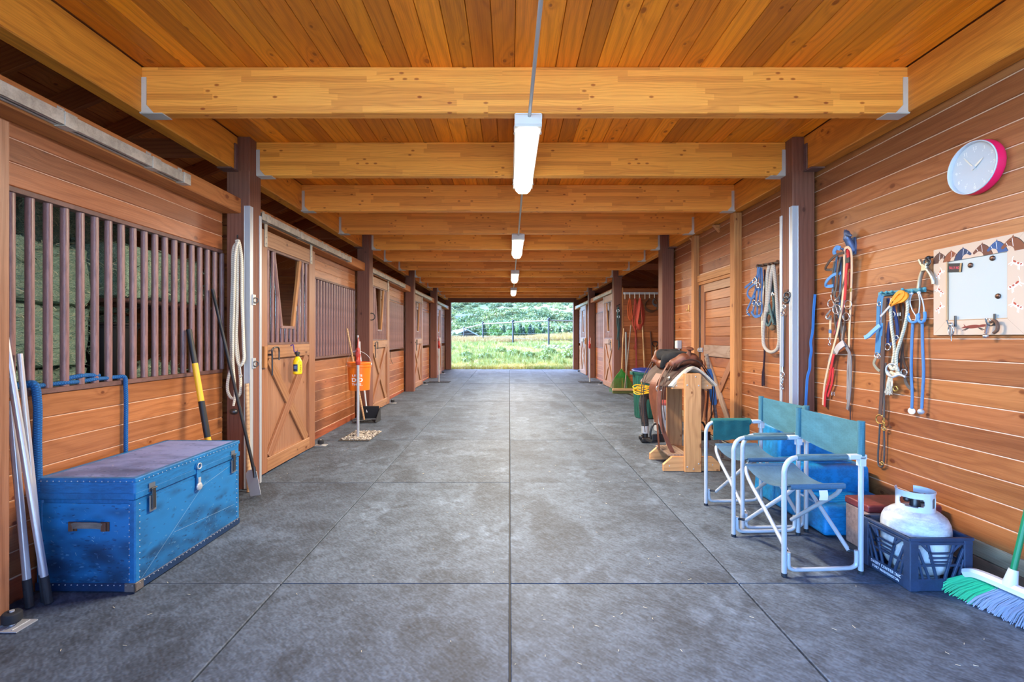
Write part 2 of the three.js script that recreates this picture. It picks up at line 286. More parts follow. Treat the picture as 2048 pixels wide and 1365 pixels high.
// cross beams with galvanised joist hangers
{
  const hang = (() => { // front flange with its flared foot, seat under the beam; x to the right, origin at the beam's lower end corner
    const front = extrude([[-0.012, 0], [0.075, 0], [0.03, 0.05], [0.03, 0.225], [-0.012, 0.225]], 0.003, 0.0008), seat = bdGeo([-0.012, 0.13], [-0.005, 0], [-0.09, 0.003], 'x', 0.001);
    const nails = [0.06, 0.12, 0.19].map((y) => xf(new THREE.SphereGeometry(0.004, 6, 4), [0.01, y, 0.004]));
    return merge([xf(front, [0, 0, 0.002]), seat, ...nails]);
  })();
  const hangR = xf(hang, [0, 0, 0], [0, 0, 0], [-1, 1, 1]); { const p = hangR.index ? hangR.toNonIndexed() : hangR; for (const a of ['position', 'normal', 'uv']) { const A = p.attributes[a], s = A.itemSize; for (let i = 0; i < A.count; i += 3) for (let q = 0; q < s; q++) { const t = A.array[(i + 1) * s + q]; A.array[(i + 1) * s + q] = A.array[(i + 2) * s + q]; A.array[(i + 2) * s + q] = t; } } }
  beamD.forEach((d, k) => {
    if (d > 17.6) return;
    const onPost = k % 3 === 1, x0 = onPost ? -2.235 : -2.343, x1 = onPost ? 2.436 : 2.537, b = struct('ceiling_beam', [0, 2.765, -d]);
    const m = mesh('timber', board(x1 - x0, CEIL - 2.765, 0.085, 0.006, (k * 0.7) % 2.4, 0.11 * (k % 3)), M.beam[k % 3], b); m.position.set((x0 + x1) / 2, (CEIL - 2.765) / 2, -0.0425);
    const l = mesh('joist_hanger', hang, M.hanger, b); l.position.set(x0, 0, 0);
    const r = mesh('joist_hanger', hangR, M.hanger, b); r.position.set(x1, 0, 0);
  });
}
// posts, notched at the top for the long headers
posts.forEach((d, i) => {
  for (const s of [-1, 1]) {
    const [x0, x1] = s < 0 ? PL : PR, p = struct('timber_post', [(x0 + x1) / 2, fy(d), -d - PW / 2]), o = p.position;
    const T = (n, mat, x, y, z, a) => bd(n, mat, [x[0] - o.x, x[1] - o.x], [y[0] - o.y, y[1] - o.y], [-z[1] - o.z, -z[0] - o.z], a, p, 0.006);
    T('post_shaft', M.post, [x0, x1], [o.y, HB], [d, d + PW], 'y');
    T('post_tenon', M.post, s < 0 ? [-2.343, x1] : [x0, 2.537], [HB, CEIL], [d, d + PW], 'y');
    T('beam_seat', M.steelBrown, s < 0 ? [-2.46, -2.33] : [2.525, 2.65], [HB - 0.012, HB], [d - 0.1, d], 'z');
    T('beam_seat', M.steelBrown, s < 0 ? [-2.343, -2.331] : [2.525, 2.537], [HB, HB + 0.22], [d - 0.05, d], 'y');
    if (i === 1) { // pale steel angles on the corner and a strip at the far edge
      const ci = s < 0 ? x1 : x0, top = 2.465;
      T('corner_guard', M.galv, s < 0 ? [ci - 0.045, ci + 0.003] : [ci - 0.003, ci + 0.045], [0.03, top], [d - 0.004, d], 'y');
      T('corner_guard', M.galv, s < 0 ? [ci, ci + 0.004] : [ci - 0.004, ci], [0.03, top], [d - 0.004, d + 0.045], 'y');
      T('edge_strip', M.galv, s < 0 ? [ci, ci + 0.006] : [ci - 0.006, ci], [0.03, 2.42], [d + PW - 0.035, d + PW], 'y');
    }
    if (i === 2 && s < 0) { const h = mesh('tether_ring', torus(0.055, 0.008), M.iron, p); h.position.set(x1 - o.x + 0.012, 1.62, 0.03); h.rotation.y = 0.5; }
  }
});
// long headers over the posts, one length per bay
for (let i = 0; i < 5; i++) for (const s of [-1, 1]) {
  const h = struct('header_beam', [s < 0 ? -2.4 : 2.59, HB, -posts[i] - 0.1]), x = s < 0 ? [-2.456, -2.343] : [2.537, 2.648];
  bd('timber', pick(M.header), [x[0] - h.position.x, x[1] - h.position.x], [0, CEIL - HB], [-PITCH, 0], 'z', h, 0.006);
}
// far opening: lintel, jambs and the gable walls of both ends
{
  const d = posts[5], l = struct('lintel', [0.1, 2.683, -d - 0.1]);
  bd('timber', M.post, [-2.335, 2.336], [0, 0.18], [-0.09, 0.09], 'x', l, 0.006);
  const gable = (d0, d1, over) => merge([bdGeo([-6.25, -2.456], [0, 3.06], [-d1, -d0], 'x'), bdGeo([2.656, 6.4], [0, 3.06], [-d1, -d0], 'x'), xf(extrude([[-6.25, 2.4], [6.4, 2.4], [6.4, 2.44], [0.1, 5.0], [-6.25, 2.44]].map(([x, y]) => [x, Math.max(y, over)]), d1 - d0, 0), [0, 0, -d1])]);
  structMesh('wall_front', gable(0.40, 0.56, 3.08), M.rafter[0]);
  structMesh('wall_back', gable(d + PW + 0.02, d + PW + 0.12, 2.87), M.rafter[0]);
}
// roof over the stalls on both sides: deck boards along the aisle on rafters
for (const s of [-1, 1]) {
  const r = struct(s < 0 ? 'roof_left' : 'roof_right'), ang = Math.atan(0.417), xe = s < 0 ? -6.75 : 6.95, ye = 2.22, len = 7.35;
  const onSlope = (t, off = 0) => [xe - s * t * Math.cos(ang) + s * off * Math.sin(ang), ye + t * Math.sin(ang) + off * Math.cos(ang)];
  for (let i = 0; i < 24; i++) { const [x, y] = onSlope(0.1 + i * 0.19, 0.11), m = mesh('roof_board', board(DEND + 0.9, 0.024, 0.185, 0.003, (i * 0.53) % 2, (i * 0.19) % 0.5), M.roof[i % 3], r); m.rotation.set(0, Math.PI / 2, 0); m.rotation.order = 'ZYX'; m.rotation.z = -s * ang; m.position.set(x, y, -(DEND + 0.1) / 2); }
  for (let k = 0; k < 32; k++) { const [x, y] = onSlope(2.35), d = 0.7 + k * 0.59, m = mesh('rafter', board(4.6, 0.19, 0.045, 0.004, (k * 0.41) % 2), M.rafter[k % 2], r); m.position.set(x, y, -d); m.rotation.z = -s * ang; }
  const [cx, cy] = onSlope(len / 2, 0.155), cov = mesh('roof_cover', new THREE.BoxGeometry(len, 0.05, DEND + 1.2), M.steelBrown, r); cov.position.set(cx, cy, -(DEND + 0.1) / 2); cov.rotation.z = -s * ang;
}
for (const d of posts.slice(1, 5)) for (const s of [-1, 1]) { const t = struct('tie_beam', [s * 2.5, 2.93, -d - 0.1]); bd('timber', M.rafter[0], s < 0 ? [-2.6, 0.03] : [0.17, 2.8], [0, 0.14], [-0.045, 0.045], 'x', t, 0.005); }
// outer walls and the partitions between stalls
{
  const w = struct('wall_left_outer', [-6.2, 0, 0]);
  const cuts = [-DEND]; for (let i = 4; i >= 0; i--) cuts.push(-(posts[i] + 2.35), -(posts[i] + 1.45)); cuts.push(-0.56);      // openings in the middle rows for windows added to light the stalls
  for (let k = 0; k < 20; k++) { const rows = k > 10 && k < 17 ? cuts.map((c, j) => j % 2 ? null : [c, cuts[j + 1]]).filter(Boolean) : [[-DEND, -0.56]]; for (const z of rows) bd('plank', M.inner[k % 3], [-0.02, 0.02], [0.13 * k, 0.13 * k + 0.125], z, 'z', w, 0.004); }
  for (const [y, zz] of [[[0, 1.43], [[-DEND, -0.56]]], [[2.21, 2.62], [[-DEND, -0.56]]], [[1.43, 2.21], cuts.map((c, j) => j % 2 ? null : [c, cuts[j + 1]]).filter(Boolean)]]) for (const z of zz) bd('leak_backing', M.rafter[0], [-0.05, -0.022], y, z, 'z', w, 0.001);  // backing added behind the planks so no sky light leaks through
  const pane = new THREE.MeshPhysicalMaterial({ color: 0xffffff, roughness: 0.05, transmission: 1, thickness: 0 });
  for (let i = 0; i < 5; i++) { const o = struct('window_' + (i + 1), [-6.2, 1.43, -posts[i] - 1.9]); for (const z of [-0.45, 0.41]) bd('added_window_frame', M.trim, [-0.03, 0.03], [0, 0.78], [z, z + 0.04], 'y', o); for (const y of [0, 0.74]) bd('added_window_frame', M.trim, [-0.03, 0.03], [y, y + 0.04], [-0.41, 0.41], 'z', o); mesh('glass', xf(new THREE.PlaneGeometry(0.84, 0.72), [0, 0.39, 0], [0, Math.PI / 2, 0]), pane, o); }  // unseen windows, added so that daylight reaches the stalls
  structMesh('wall_right_outer', bdGeo([6.36, 6.42], [0, 2.5], [-DEND, -0.56], 'z'), M.inner[0]);
  posts.slice(1, 5).forEach((d) => { const p = struct('wall_partition', [-2.47, 0, -d - 0.17]); for (let k = 0; k < 19; k++) bd('plank', pick(M.inner), [-3.7, -0.02], [0.02 + 0.1285 * k, 0.145 + 0.1285 * k], [-0.02, 0.02], 'x', p, 0.004); });
  for (const d of posts.slice(2, 5)) { const p = struct('wall_partition', [2.66, 0, -d - 0.03]); for (let k = 0; k < (d > 11 && d < 12 ? 19 : 19); k++) bd('plank', pick(M.inner), [0, 3.68], [0.05 + 0.1285 * k, 0.175 + 0.1285 * k], [-0.02, 0.02], 'x', p, 0.004); if (d > 11 && d < 12) bd('edge_board', M.trim, [-0.035, -0.005], [0.05, 2.5], [-0.04, 0.05], 'y', p); }
}
// right wall: tongue-and-groove planks, 127 mm apart, over pale tongues
{
  const wallSeg = (d0, d1, y0, name = 'wall_right') => {
    const w = struct(name, [XR, fy(d0), -d0]), oy = w.position.y;
    for (let k = 0; k < 21; k++) { const a = 0.183 + 0.127 * k, b = Math.min(a + 0.122, HB + 0.02); if (a < y0 - 0.06 || b - a < 0.02) continue; bd('plank', pick(M.wallR), [0, 0.02], [a - oy, b - oy], [-(d1 - d0), 0], 'z', w, 0.004); }
    const ty = Math.max(y0, 0.17);
    bd('tongue_board', M.tongue, [0.0045, 0.03], [ty - oy, HB + 0.03 - oy], [-(d1 - d0), 0], 'z', w, 0.001);
    if (y0 < 0.2) { bd('kick_board', M.kick, [-0.004, 0.02], [0.088, 0.178], [-(d1 - d0), 0], 'z', w, 0.004); bd('kick_board', M.kickDark, [-0.004, 0.02], [0.0, 0.085], [-(d1 - d0), 0], 'z', w, 0.004); }
    return w;
  };
  wallSeg(0.58, 5.50, 0); wallSeg(5.50, 6.74, 2.17); wallSeg(6.74, 7.86, 0);
  // door to the tack room with its studs and head
  const t1 = struct('trim_1', [XR, fy(5.5), -5.5]); bd('stud', M.trim, [-0.09, 0], [0, HB - 0.01 - t1.position.y], [-0.075, 0.03], 'y', t1, 0.004);
  const t2 = struct('trim_2', [XR, fy(6.7), -6.7]); bd('stud', M.trim, [-0.075, 0], [0, HB - 0.01 - t2.position.y], [-0.10, 0.0], 'y', t2, 0.004);
  const t3 = struct('trim_3', [XR, 2.08, -5.57]); bd('door_head', M.doorTrim, [-0.03, 0.02], [0.02, 0.11], [-1.13, 0], 'z', t3); bd('door_head', M.trim, [-0.012, 0.06], [-0.02, 0.02], [-1.13, 0], 'z', t3);
  for (const d of [6.1, 6.88]) { const b = struct('trim_block', [XR, HB - 0.012, -d]); const m = mesh('block', extrude([[0, 0], [-0.075, 0], [0, -0.09]], 0.05, 0.002), M.trim, b); }
  const X = XR + 0.04, dr = struct('door_1', [X, fy(5.6) + 0.015, -5.58]); dr.userData.label = 'recessed plank door on the right wall with a worn pale middle rail'; dr.userData.category = 'door';
  const w = 1.10, H = 2.04, r = (n, mat, x, y, z, a) => bd(n, mat, x, y, z, a, dr, 0.004);
  r('stile', M.door[0], [-0.03, 0.01], [0, H], [-0.11, 0], 'y'); r('stile', M.door[0], [-0.03, 0.01], [0, H], [-w, -w + 0.11], 'y');
  r('rail', M.door[1], [-0.03, 0.01], [H - 0.14, H], [-w + 0.11, -0.11], 'z'); r('rail', M.weathered, [-0.03, 0.01], [1.03, 1.18], [-w + 0.11, -0.11], 'z'); r('rail', M.door[1], [-0.03, 0.01], [0, 0.14], [-w + 0.11, -0.11], 'z');
  for (let k = 0; k < 6; k++) r('plank', pick(M.wallR), [-0.008, 0.012], [1.18 + 0.12 * k, 1.18 + 0.12 * k + 0.117], [-w + 0.11, -0.11], 'z');
  for (let k = 0; k < 7; k++) r('plank', pick(M.wallR), [-0.008, 0.012], [0.14 + 0.127 * k, 0.14 + 0.127 * k + 0.124], [-w + 0.11, -0.11], 'z');
  mesh('brace', beamBetween([-0.019, 0.14, -0.16], [-0.019, 1.03, -w + 0.16], 0.1, 0.022, [1, 0, 0]), M.weathered, dr);
  mesh('brace', beamBetween([-0.016, 0.14, -w + 0.16], [-0.016, 1.03, -0.16], 0.1, 0.016, [1, 0, 0]), M.door[0], dr);
  mesh('latch', merge([bdGeo([-0.045, -0.03], [1.08, 1.14], [-w - 0.02, -w + 0.08], 'z'), xf(torus(0.025, 0.006), [-0.06, 1.11, -w + 0.03], [0, 0.4, 0]), rod([-0.05, 1.11, -w - 0.05], [-0.05, 1.11, -w + 0.1], 0.007)]), M.galv, dr);
  structMesh('tack_room_backing', bdGeo([XR + 0.1, XR + 0.14], [0, 2.2], [-6.75, -5.5], 'z'), M.rafter[0]);
}
// ---------------------------------------------------------------- stall fronts
function stallFront(i, s) {
  const dP = posts[i], XW = s < 0 ? XL : XR, n = posts[i + 1], wall = struct(s < 0 ? 'wall_left' : 'wall_right_stall', [s * XW, fy(dP), -dP - PW]), oy = wall.position.y, W = s < 0 ? M.wallL : M.wallR;
  const R = (a, b) => s < 0 ? [-b, -a] : [a, b];                                  // a..b behind the wall's face
  const B = (nm, mat, x, y, d, a, c, par = wall) => bd(nm, mat, R(...x), [y[0] - oy, y[1] - oy], [-d[1] - par.position.z, -d[0] - par.position.z], a, par, c);
  const p0 = dP + 1.56, p1 = n, j0 = dP + PW;
  const up = struct(s < 0 ? 'wall_left_upper' : 'wall_right_upper', [s * XW, fy(dP), -dP - PW]), jm = struct('trim_jamb', [s * XW, fy(dP), -dP - PW]), cb = struct('trim_corner', [s * XW, fy(dP), -dP - PW]);
  B('jamb', M.door[0], [0, 0.035], [oy, 2.40], [j0, dP + 0.36], 'y', undefined, jm);
  for (let k = 0; k < 7; k++) B('plank', pick(W), [0, 0.022], [1.03 - 0.1285 * (k + 1) + 0.005, 1.03 - 0.1285 * k], [p0, p1], 'z', 0.004);
  B('kick_board', M.kickRed, [-0.004, 0.022], [oy, 0.127], [p0, p1], 'z', 0.004);
  B('tongue_board', M.tongue, [0.0055, 0.04], [oy, 1.03], [p0, p1], 'z', 0.001);
  for (let k = 0; k < 3; k++) B('plank', pick(W), [0, 0.022], [2.085 + 0.12 * k, 2.085 + 0.12 * k + 0.1155], [k === 2 ? j0 : p0, p1], 'z', 0.004, up);
  B('tongue_board', M.tongue, [0.0055, 0.04], [2.09, 2.43], [p0, p1], 'z', 0.001, up);
  B('corner_board', M.doorTrim, [-0.004, 0.03], [oy, 2.3], [p0 - 0.09, p0 - 0.002], 'y', undefined, cb);
  const t = struct('track_timber', [s * (XW - 0.08), 2.40, -j0]); bd('timber', M.timber, s < 0 ? [-0.08, 0.08] : [-0.08, 0.08], [0, 0.13], [-(n - j0), 0], 'z', t, 0.008);
  if (i === 0 && s < 0) wall.userData.label = 'plank and pipe stall front at the left with hay behind';
}
function makeGrille(i, s) {
  const dP = posts[i], XW = s < 0 ? XL : XR, n = posts[i + 1], a = dP + 1.75, b = n - 0.02, X = s * (XW + 0.022), o = thing('bar_grille', 'grille of brown steel pipes over the plank stall front, hay behind its bars', 'grille', [X, 1.03, -a]);
  const p0 = dP + 1.56;
  mesh('sill_channel', bdGeo([-0.03, 0.03], [0.002, 0.03], [-(b - a) - 0.01, a - p0 - 0.01], 'z', 0.002), M.steelBrown, o);
  mesh('top_channel', bdGeo([-0.03, 0.03], [1.025, 1.052], [-(b - a) - 0.01, a - p0 - 0.01], 'z', 0.002), M.steelBrown, o);
  const g = xf(new THREE.CylinderGeometry(0.0205, 0.0205, 1.0, 12), [0, 0.53, 0]);
  for (let k = 0; k < 19; k++) { const m = mesh('bar', g, M.bar, o); m.position.z = -(a + 0.057 + 0.0977 * k - a) ; }
  return o;
}
function makeDoor(s) {
  const XW = s < 0 ? XL : XR, o = new THREE.Group(); o.userData.kind = 'structure';
  const R = (a, b) => s < 0 ? [-b, -a] : [a, b], w = 1.25, H = 2.30;                 // origin: foot of the door's near edge on its face
  const B = (n, mat, x, y, d, a, c = 0.004) => bd(n, mat, R(...x), y, [-d[1], -d[0]], a, o, c);
  B('stile', M.door[0], [0, 0.045], [0, H], [0, 0.13], 'y'); B('stile', M.door[0], [0, 0.045], [0, H], [1.09, w], 'y');
  B('rail', M.door[1], [0, 0.045], [2.15, H], [0.13, 1.09], 'z'); B('rail', M.door[1], [0, 0.045], [1.08, 1.21], [0.13, 1.09], 'z'); B('rail', M.door[1], [0, 0.045], [0, 0.13], [0.13, 1.09], 'z');
  B('panel', M.doorPanel, [0.03, 0.042], [0.13, 1.08], [0.13, 1.09], 'y');
  const fx = (v) => -s * v;                                                          // towards the aisle
  mesh('brace', beamBetween([fx(-0.016), 0.13, -0.18], [fx(-0.016), 1.08, -1.04], 0.105, 0.026, [1, 0, 0]), M.door[0], o);
  mesh('brace', beamBetween([fx(-0.0175), 1.08, -0.18], [fx(-0.0175), 0.13, -1.04], 0.105, 0.022, [1, 0, 0]), M.door[1], o);
  B('sill_channel', M.steelBrown, [0.006, 0.04], [1.21, 1.235], [0.13, 1.09], 'z', 0.002); B('top_channel', M.steelBrown, [0.006, 0.04], [2.125, 2.15], [0.13, 1.09], 'z', 0.002);
  // pipes, with the V-shaped yoke gap cut out of them
  const y0 = 1.23, y1 = 2.13, yb = 1.39, A = [0.28, 0.44], Bk = [0.70, 0.87];
  for (let k = 0; k < 10; k++) {
    const d = 0.175 + 0.0965 * k; let top = y1, from = y0;
    if (d > A[0] && d < A[1]) top = y1 - (d - A[0]) / (A[1] - A[0]) * (y1 - yb); else if (d >= A[1] && d <= Bk[0]) top = yb; else if (d > Bk[0] && d < Bk[1]) top = yb + (d - Bk[0]) / (Bk[1] - Bk[0]) * (y1 - yb);
    mesh('bar', rod([fx(-0.023), from, -d], [fx(-0.023), top, -d], 0.017, 8), M.bar, o);
  }
  mesh('yoke_bar', rod([fx(-0.02), y1, -A[0]], [fx(-0.02), yb, -A[1]], 0.021, 8), M.bar, o);
  mesh('yoke_bar', beamBetween([fx(-0.02), y1, -Bk[1]], [fx(-0.02), yb, -Bk[0]], 0.05, 0.03, [1, 0, 0]), M.doorTrim, o);
  mesh('yoke_bar', bdGeo(R(0.005, 0.04), [yb - 0.015, yb + 0.015], [-Bk[0] - 0.03, -A[1] + 0.02], 'z'), M.bar, o);
  // latch: a bent rod in a wooden block; hangers up to the track
  B('latch_block', M.doorTrim, [-0.03, 0.0], [1.0, 1.20], [0.02, 0.075], 'y');
  mesh('latch_rod', merge([rope([[fx(0.045), 0.92, -0.13], [fx(0.045), 1.1, -0.13], [fx(0.045), 1.17, -0.13], [fx(0.05), 1.185, -0.16], [fx(0.05), 1.185, -0.24], [fx(0.045), 1.16, -0.265], [fx(0.045), 1.06, -0.265]], 0.008, 40), bdGeo(R(-0.04, 0.0), [1.11, 1.13], [-0.14, -0.12], 'z')]), M.darkMetal, o);
  for (const d of [0.09, 1.13]) mesh('hanger_strap', merge([bdGeo(R(-0.008, 0), [2.14, 2.40], [-d - 0.025, -d + 0.025], 'y', 0.001), ...[2.17, 2.23].map((y) => xf(new THREE.SphereGeometry(0.007, 6, 5), [fx(0.009), y, -d]))]), M.track, o);
  return o;
}
function makeTrack(s) {
  const o = new THREE.Group(), x = (a, b) => s < 0 ? [a, b] : [-b, -a];
  mesh('track_channel', merge([bdGeo(x(0.0, 0.005), [0, 0.065], [-2.48, 0], 'z', 0.001), bdGeo(x(0.05, 0.055), [0, 0.065], [-2.48, 0], 'z', 0.001), bdGeo(x(0.0, 0.055), [0.06, 0.065], [-2.48, 0], 'z', 0.001), bdGeo(x(0.0, 0.02), [0, 0.004], [-2.48, 0], 'z', 0.001), bdGeo(x(0.035, 0.055), [0, 0.004], [-2.48, 0], 'z', 0.001)]), M.track, o);
  for (const d of [0.12, 0.85, 1.55, 2.15, 2.44]) mesh('track_bracket', merge([bdGeo(x(-0.001, 0.059), [-0.004, 0.069], [-d - 0.035, -d + 0.035], 'y', 0.001), bdGeo(x(0.0, 0.006), [0.06, 0.105], [-d - 0.02, -d + 0.02], 'y', 0.001), xf(new THREE.SphereGeometry(0.007, 6, 5), [x(0.008, 0)[0] * 1, 0.09, -d])]), M.track, o);
  return o;
}
const leftWord = ['nearest', 'second', 'third', 'fourth', 'farthest'];
{
  let g0 = null;
  for (let i = 0; i < 5; i++) {
    stallFront(i, -1);
    if (!g0) g0 = makeGrille(0, -1); else dup(g0, [g0.position.x, 1.03 + fy(posts[i]), -(posts[i] + 1.75)], 0, `${leftWord[i]} grille of brown steel pipes along the left stall fronts, empty stall behind`);
  }
  const dl = makeDoor(-1);
  for (let i = 0; i < 5; i++) {
    const d = i === 0 ? 0.97 : posts[i] + 0.325, o = i ? dl.clone() : dl; o.name = 'door_' + (2 + i); o.position.set(-XL + 0.16, fy(d) + 0.02, -d); scene.add(o);
    o.userData = { kind: 'structure', label: i ? `sliding stall door with X brace, ${leftWord[i]} along the left wall` : 'edge of the open sliding stall door beside the silver poles', category: 'door' };
  }
  const tl = makeTrack(-1); tl.name = numbered('door_track'); scene.add(tl);
  for (let i = 0; i < 5; i++) { const o = i ? tl.clone() : tl; if (i) { o.name = numbered('door_track'); scene.add(o); } o.position.set(-XL + 0.16, 2.41, -posts[i] - (i ? 0.25 : 0.33)); tag(o, i ? `galvanised sliding door track on the timber, ${leftWord[i]} along the left wall` : 'galvanised sliding door track above the hay stall bars', 'track'); }
  const gr = makeGrille(3, 1); gr.userData.label = 'grille of brown pipes on the right wall beyond the tool alcove'; const gr2 = dup(gr, [gr.position.x, 1.03 + fy(posts[4]), -(posts[4] + 1.75)], 0, 'farthest grille of brown pipes on the right wall by the open end');
  stallFront(3, 1); stallFront(4, 1);
  const drr = makeDoor(1); drr.name = 'door_7'; drr.position.set(XR - 0.16, fy(11.5) + 0.02, -(posts[3] + 0.325)); scene.add(drr); drr.userData = { kind: 'structure', label: 'sliding stall door with X brace on the right, beside the green rake', category: 'door' };
  const dr2 = drr.clone(); dr2.name = 'door_8'; dr2.position.set(XR - 0.16, fy(15) + 0.02, -(posts[4] + 0.9)); scene.add(dr2); dr2.userData = { kind: 'structure', label: 'sliding stall door with X brace on the right, nearest the open far end', category: 'door' };
  const tr = makeTrack(1); tr.name = numbered('door_track'); scene.add(tr); tr.position.set(XR - 0.16, 2.41, -posts[3] - 0.25); tag(tr, 'galvanised door track on the right wall beyond the tool alcove', 'track');
  dup(tr, [XR - 0.16, 2.41, -posts[4] - 0.25], 0, 'galvanised door track on the right wall nearest the open end');
  // rubber-wheeled stay rollers at the doors' far feet
  const roller = (s) => { const o = new THREE.Group(); mesh('plate', merge([bdGeo([-0.07, 0.07], [0, 0.006], [-0.05, 0.05], 'x', 0.001), ...[-0.04, 0, 0.04].map((x) => bdGeo([x - 0.004, x + 0.004], [0.006, 0.009], [-0.04, 0.04], 'z', 0.001))]), M.galv, o); mesh('wheel', xf(lathe([[0.0, 0], [0.03, 0], [0.036, 0.008], [0.036, 0.04], [0.03, 0.048], [0, 0.048]], 18), [0, 0.02, 0]), M.rubber, o); mesh('bolt', xf(new THREE.CylinderGeometry(0.009, 0.012, 0.07, 8), [0, 0.04, 0]), M.galv, o); return o; };
  const r0 = roller();
  for (let i = 0; i < 5; i++) { const d = i ? posts[i] + 1.62 : 2.185, o = i ? r0.clone() : r0; o.name = numbered('door_roller'); o.position.set(i ? -XL + 0.21 : -2.265, fy(d), -d); scene.add(o); tag(o, i ? `black stay roller on the floor at the foot of the ${leftWord[i]} left sliding door` : 'black stay roller on a slotted plate in front of the silver poles', 'door roller'); }
  for (let i = 0; i < 2; i++) { const o = r0.clone(), d = posts[3 + i] + 1.62 + 0.55 * i; o.name = numbered('door_roller'); o.position.set(XR - 0.21, fy(d), -d); scene.add(o); tag(o, i ? 'small stay roller at the foot of the right door nearest the open end' : 'small stay roller at the foot of the right door beside the rake', 'door roller'); }
}
// ---------------------------------------------------------------- ceiling lamps and their conduit
{
  const spots = [3.06, 6.60, 10.14, 13.68], wordsL = ['long lit ceiling lamp nearest the camera', 'second lit ceiling lamp along the conduit', 'third lit ceiling lamp along the conduit', 'smallest, farthest lit ceiling lamp along the conduit'];
  const L = 1.30, lens = new THREE.MeshStandardMaterial({ color: C('#fffaf0'), roughness: 0.35, emissive: C('#fff2d8'), emissiveIntensity: LENS });
  const profile = [[-0.075, 0.045], [-0.08, 0.02], [-0.066, -0.03], [-0.04, -0.055], [0.04, -0.055], [0.066, -0.03], [0.08, 0.02], [0.075, 0.045]].reverse();
  spots.forEach((d, i) => {
    const o = thing('ceiling_lamp', wordsL[i], 'lamp', [0.12, 2.70, -d]);
    mesh('housing', bdGeo([-0.088, 0.088], [0.02, 0.064], [-L, 0], 'z', 0.008), M.lampBody, o);
    const g = sweep([[0, 0, -L + 0.02], [0, 0, -L + 0.06], [0, 0, -0.06], [0, 0, -0.02]], profile, { n: [0, 1, 0], flat: true, scale: (t) => t < 0.02 || t > 0.98 ? 0.82 : 1 });
    mesh('lens', xf(g, [0, -0.024, 0]), lens, o);
    mesh('end_cap', bdGeo([-0.086, 0.086], [-0.02, 0.06], [-0.05, 0.01], 'x', 0.012), M.lampBody, o); mesh('end_cap', bdGeo([-0.086, 0.086], [-0.02, 0.06], [-L - 0.01, -L + 0.05], 'x', 0.012), M.lampBody, o);
    const clip = bdGeo([0.082, 0.092], [-0.015, 0.03], [-0.02, 0.02], 'y', 0.002); for (const z of [-0.12, -L + 0.12]) for (const q of [1, -1]) mesh('clip', xf(clip, [q > 0 ? 0 : -0.174, 0, z]), M.chrome, o.children[0]);
    const a = new THREE.RectAreaLight(0xfff0d8, LAMP, 0.12, L - 0.15); a.name = 'lamp_light'; a.position.set(0, -0.09, -L / 2); a.rotation.x = -Math.PI / 2; o.add(a);
  });
  const runs = [[0.5, 3.05, 0.127], [4.38, 6.59, 0.123], [7.92, 10.13, 0.12], [11.46, 13.67, 0.12]];
  runs.forEach(([a, b, x], i) => { const o = tag(mesh('conduit', rod([x + (i ? 0 : 0.012), 2.754, -a], [x, 2.742, -b], 0.0105, 10), M.galv), ['grey steel conduit under the nearest ceiling beam up to the first lamp', 'thin conduit between the first and second ceiling lamps', 'thin conduit between the second and third ceiling lamps', 'thin conduit between the third and fourth ceiling lamps'][i], 'conduit'); });
}

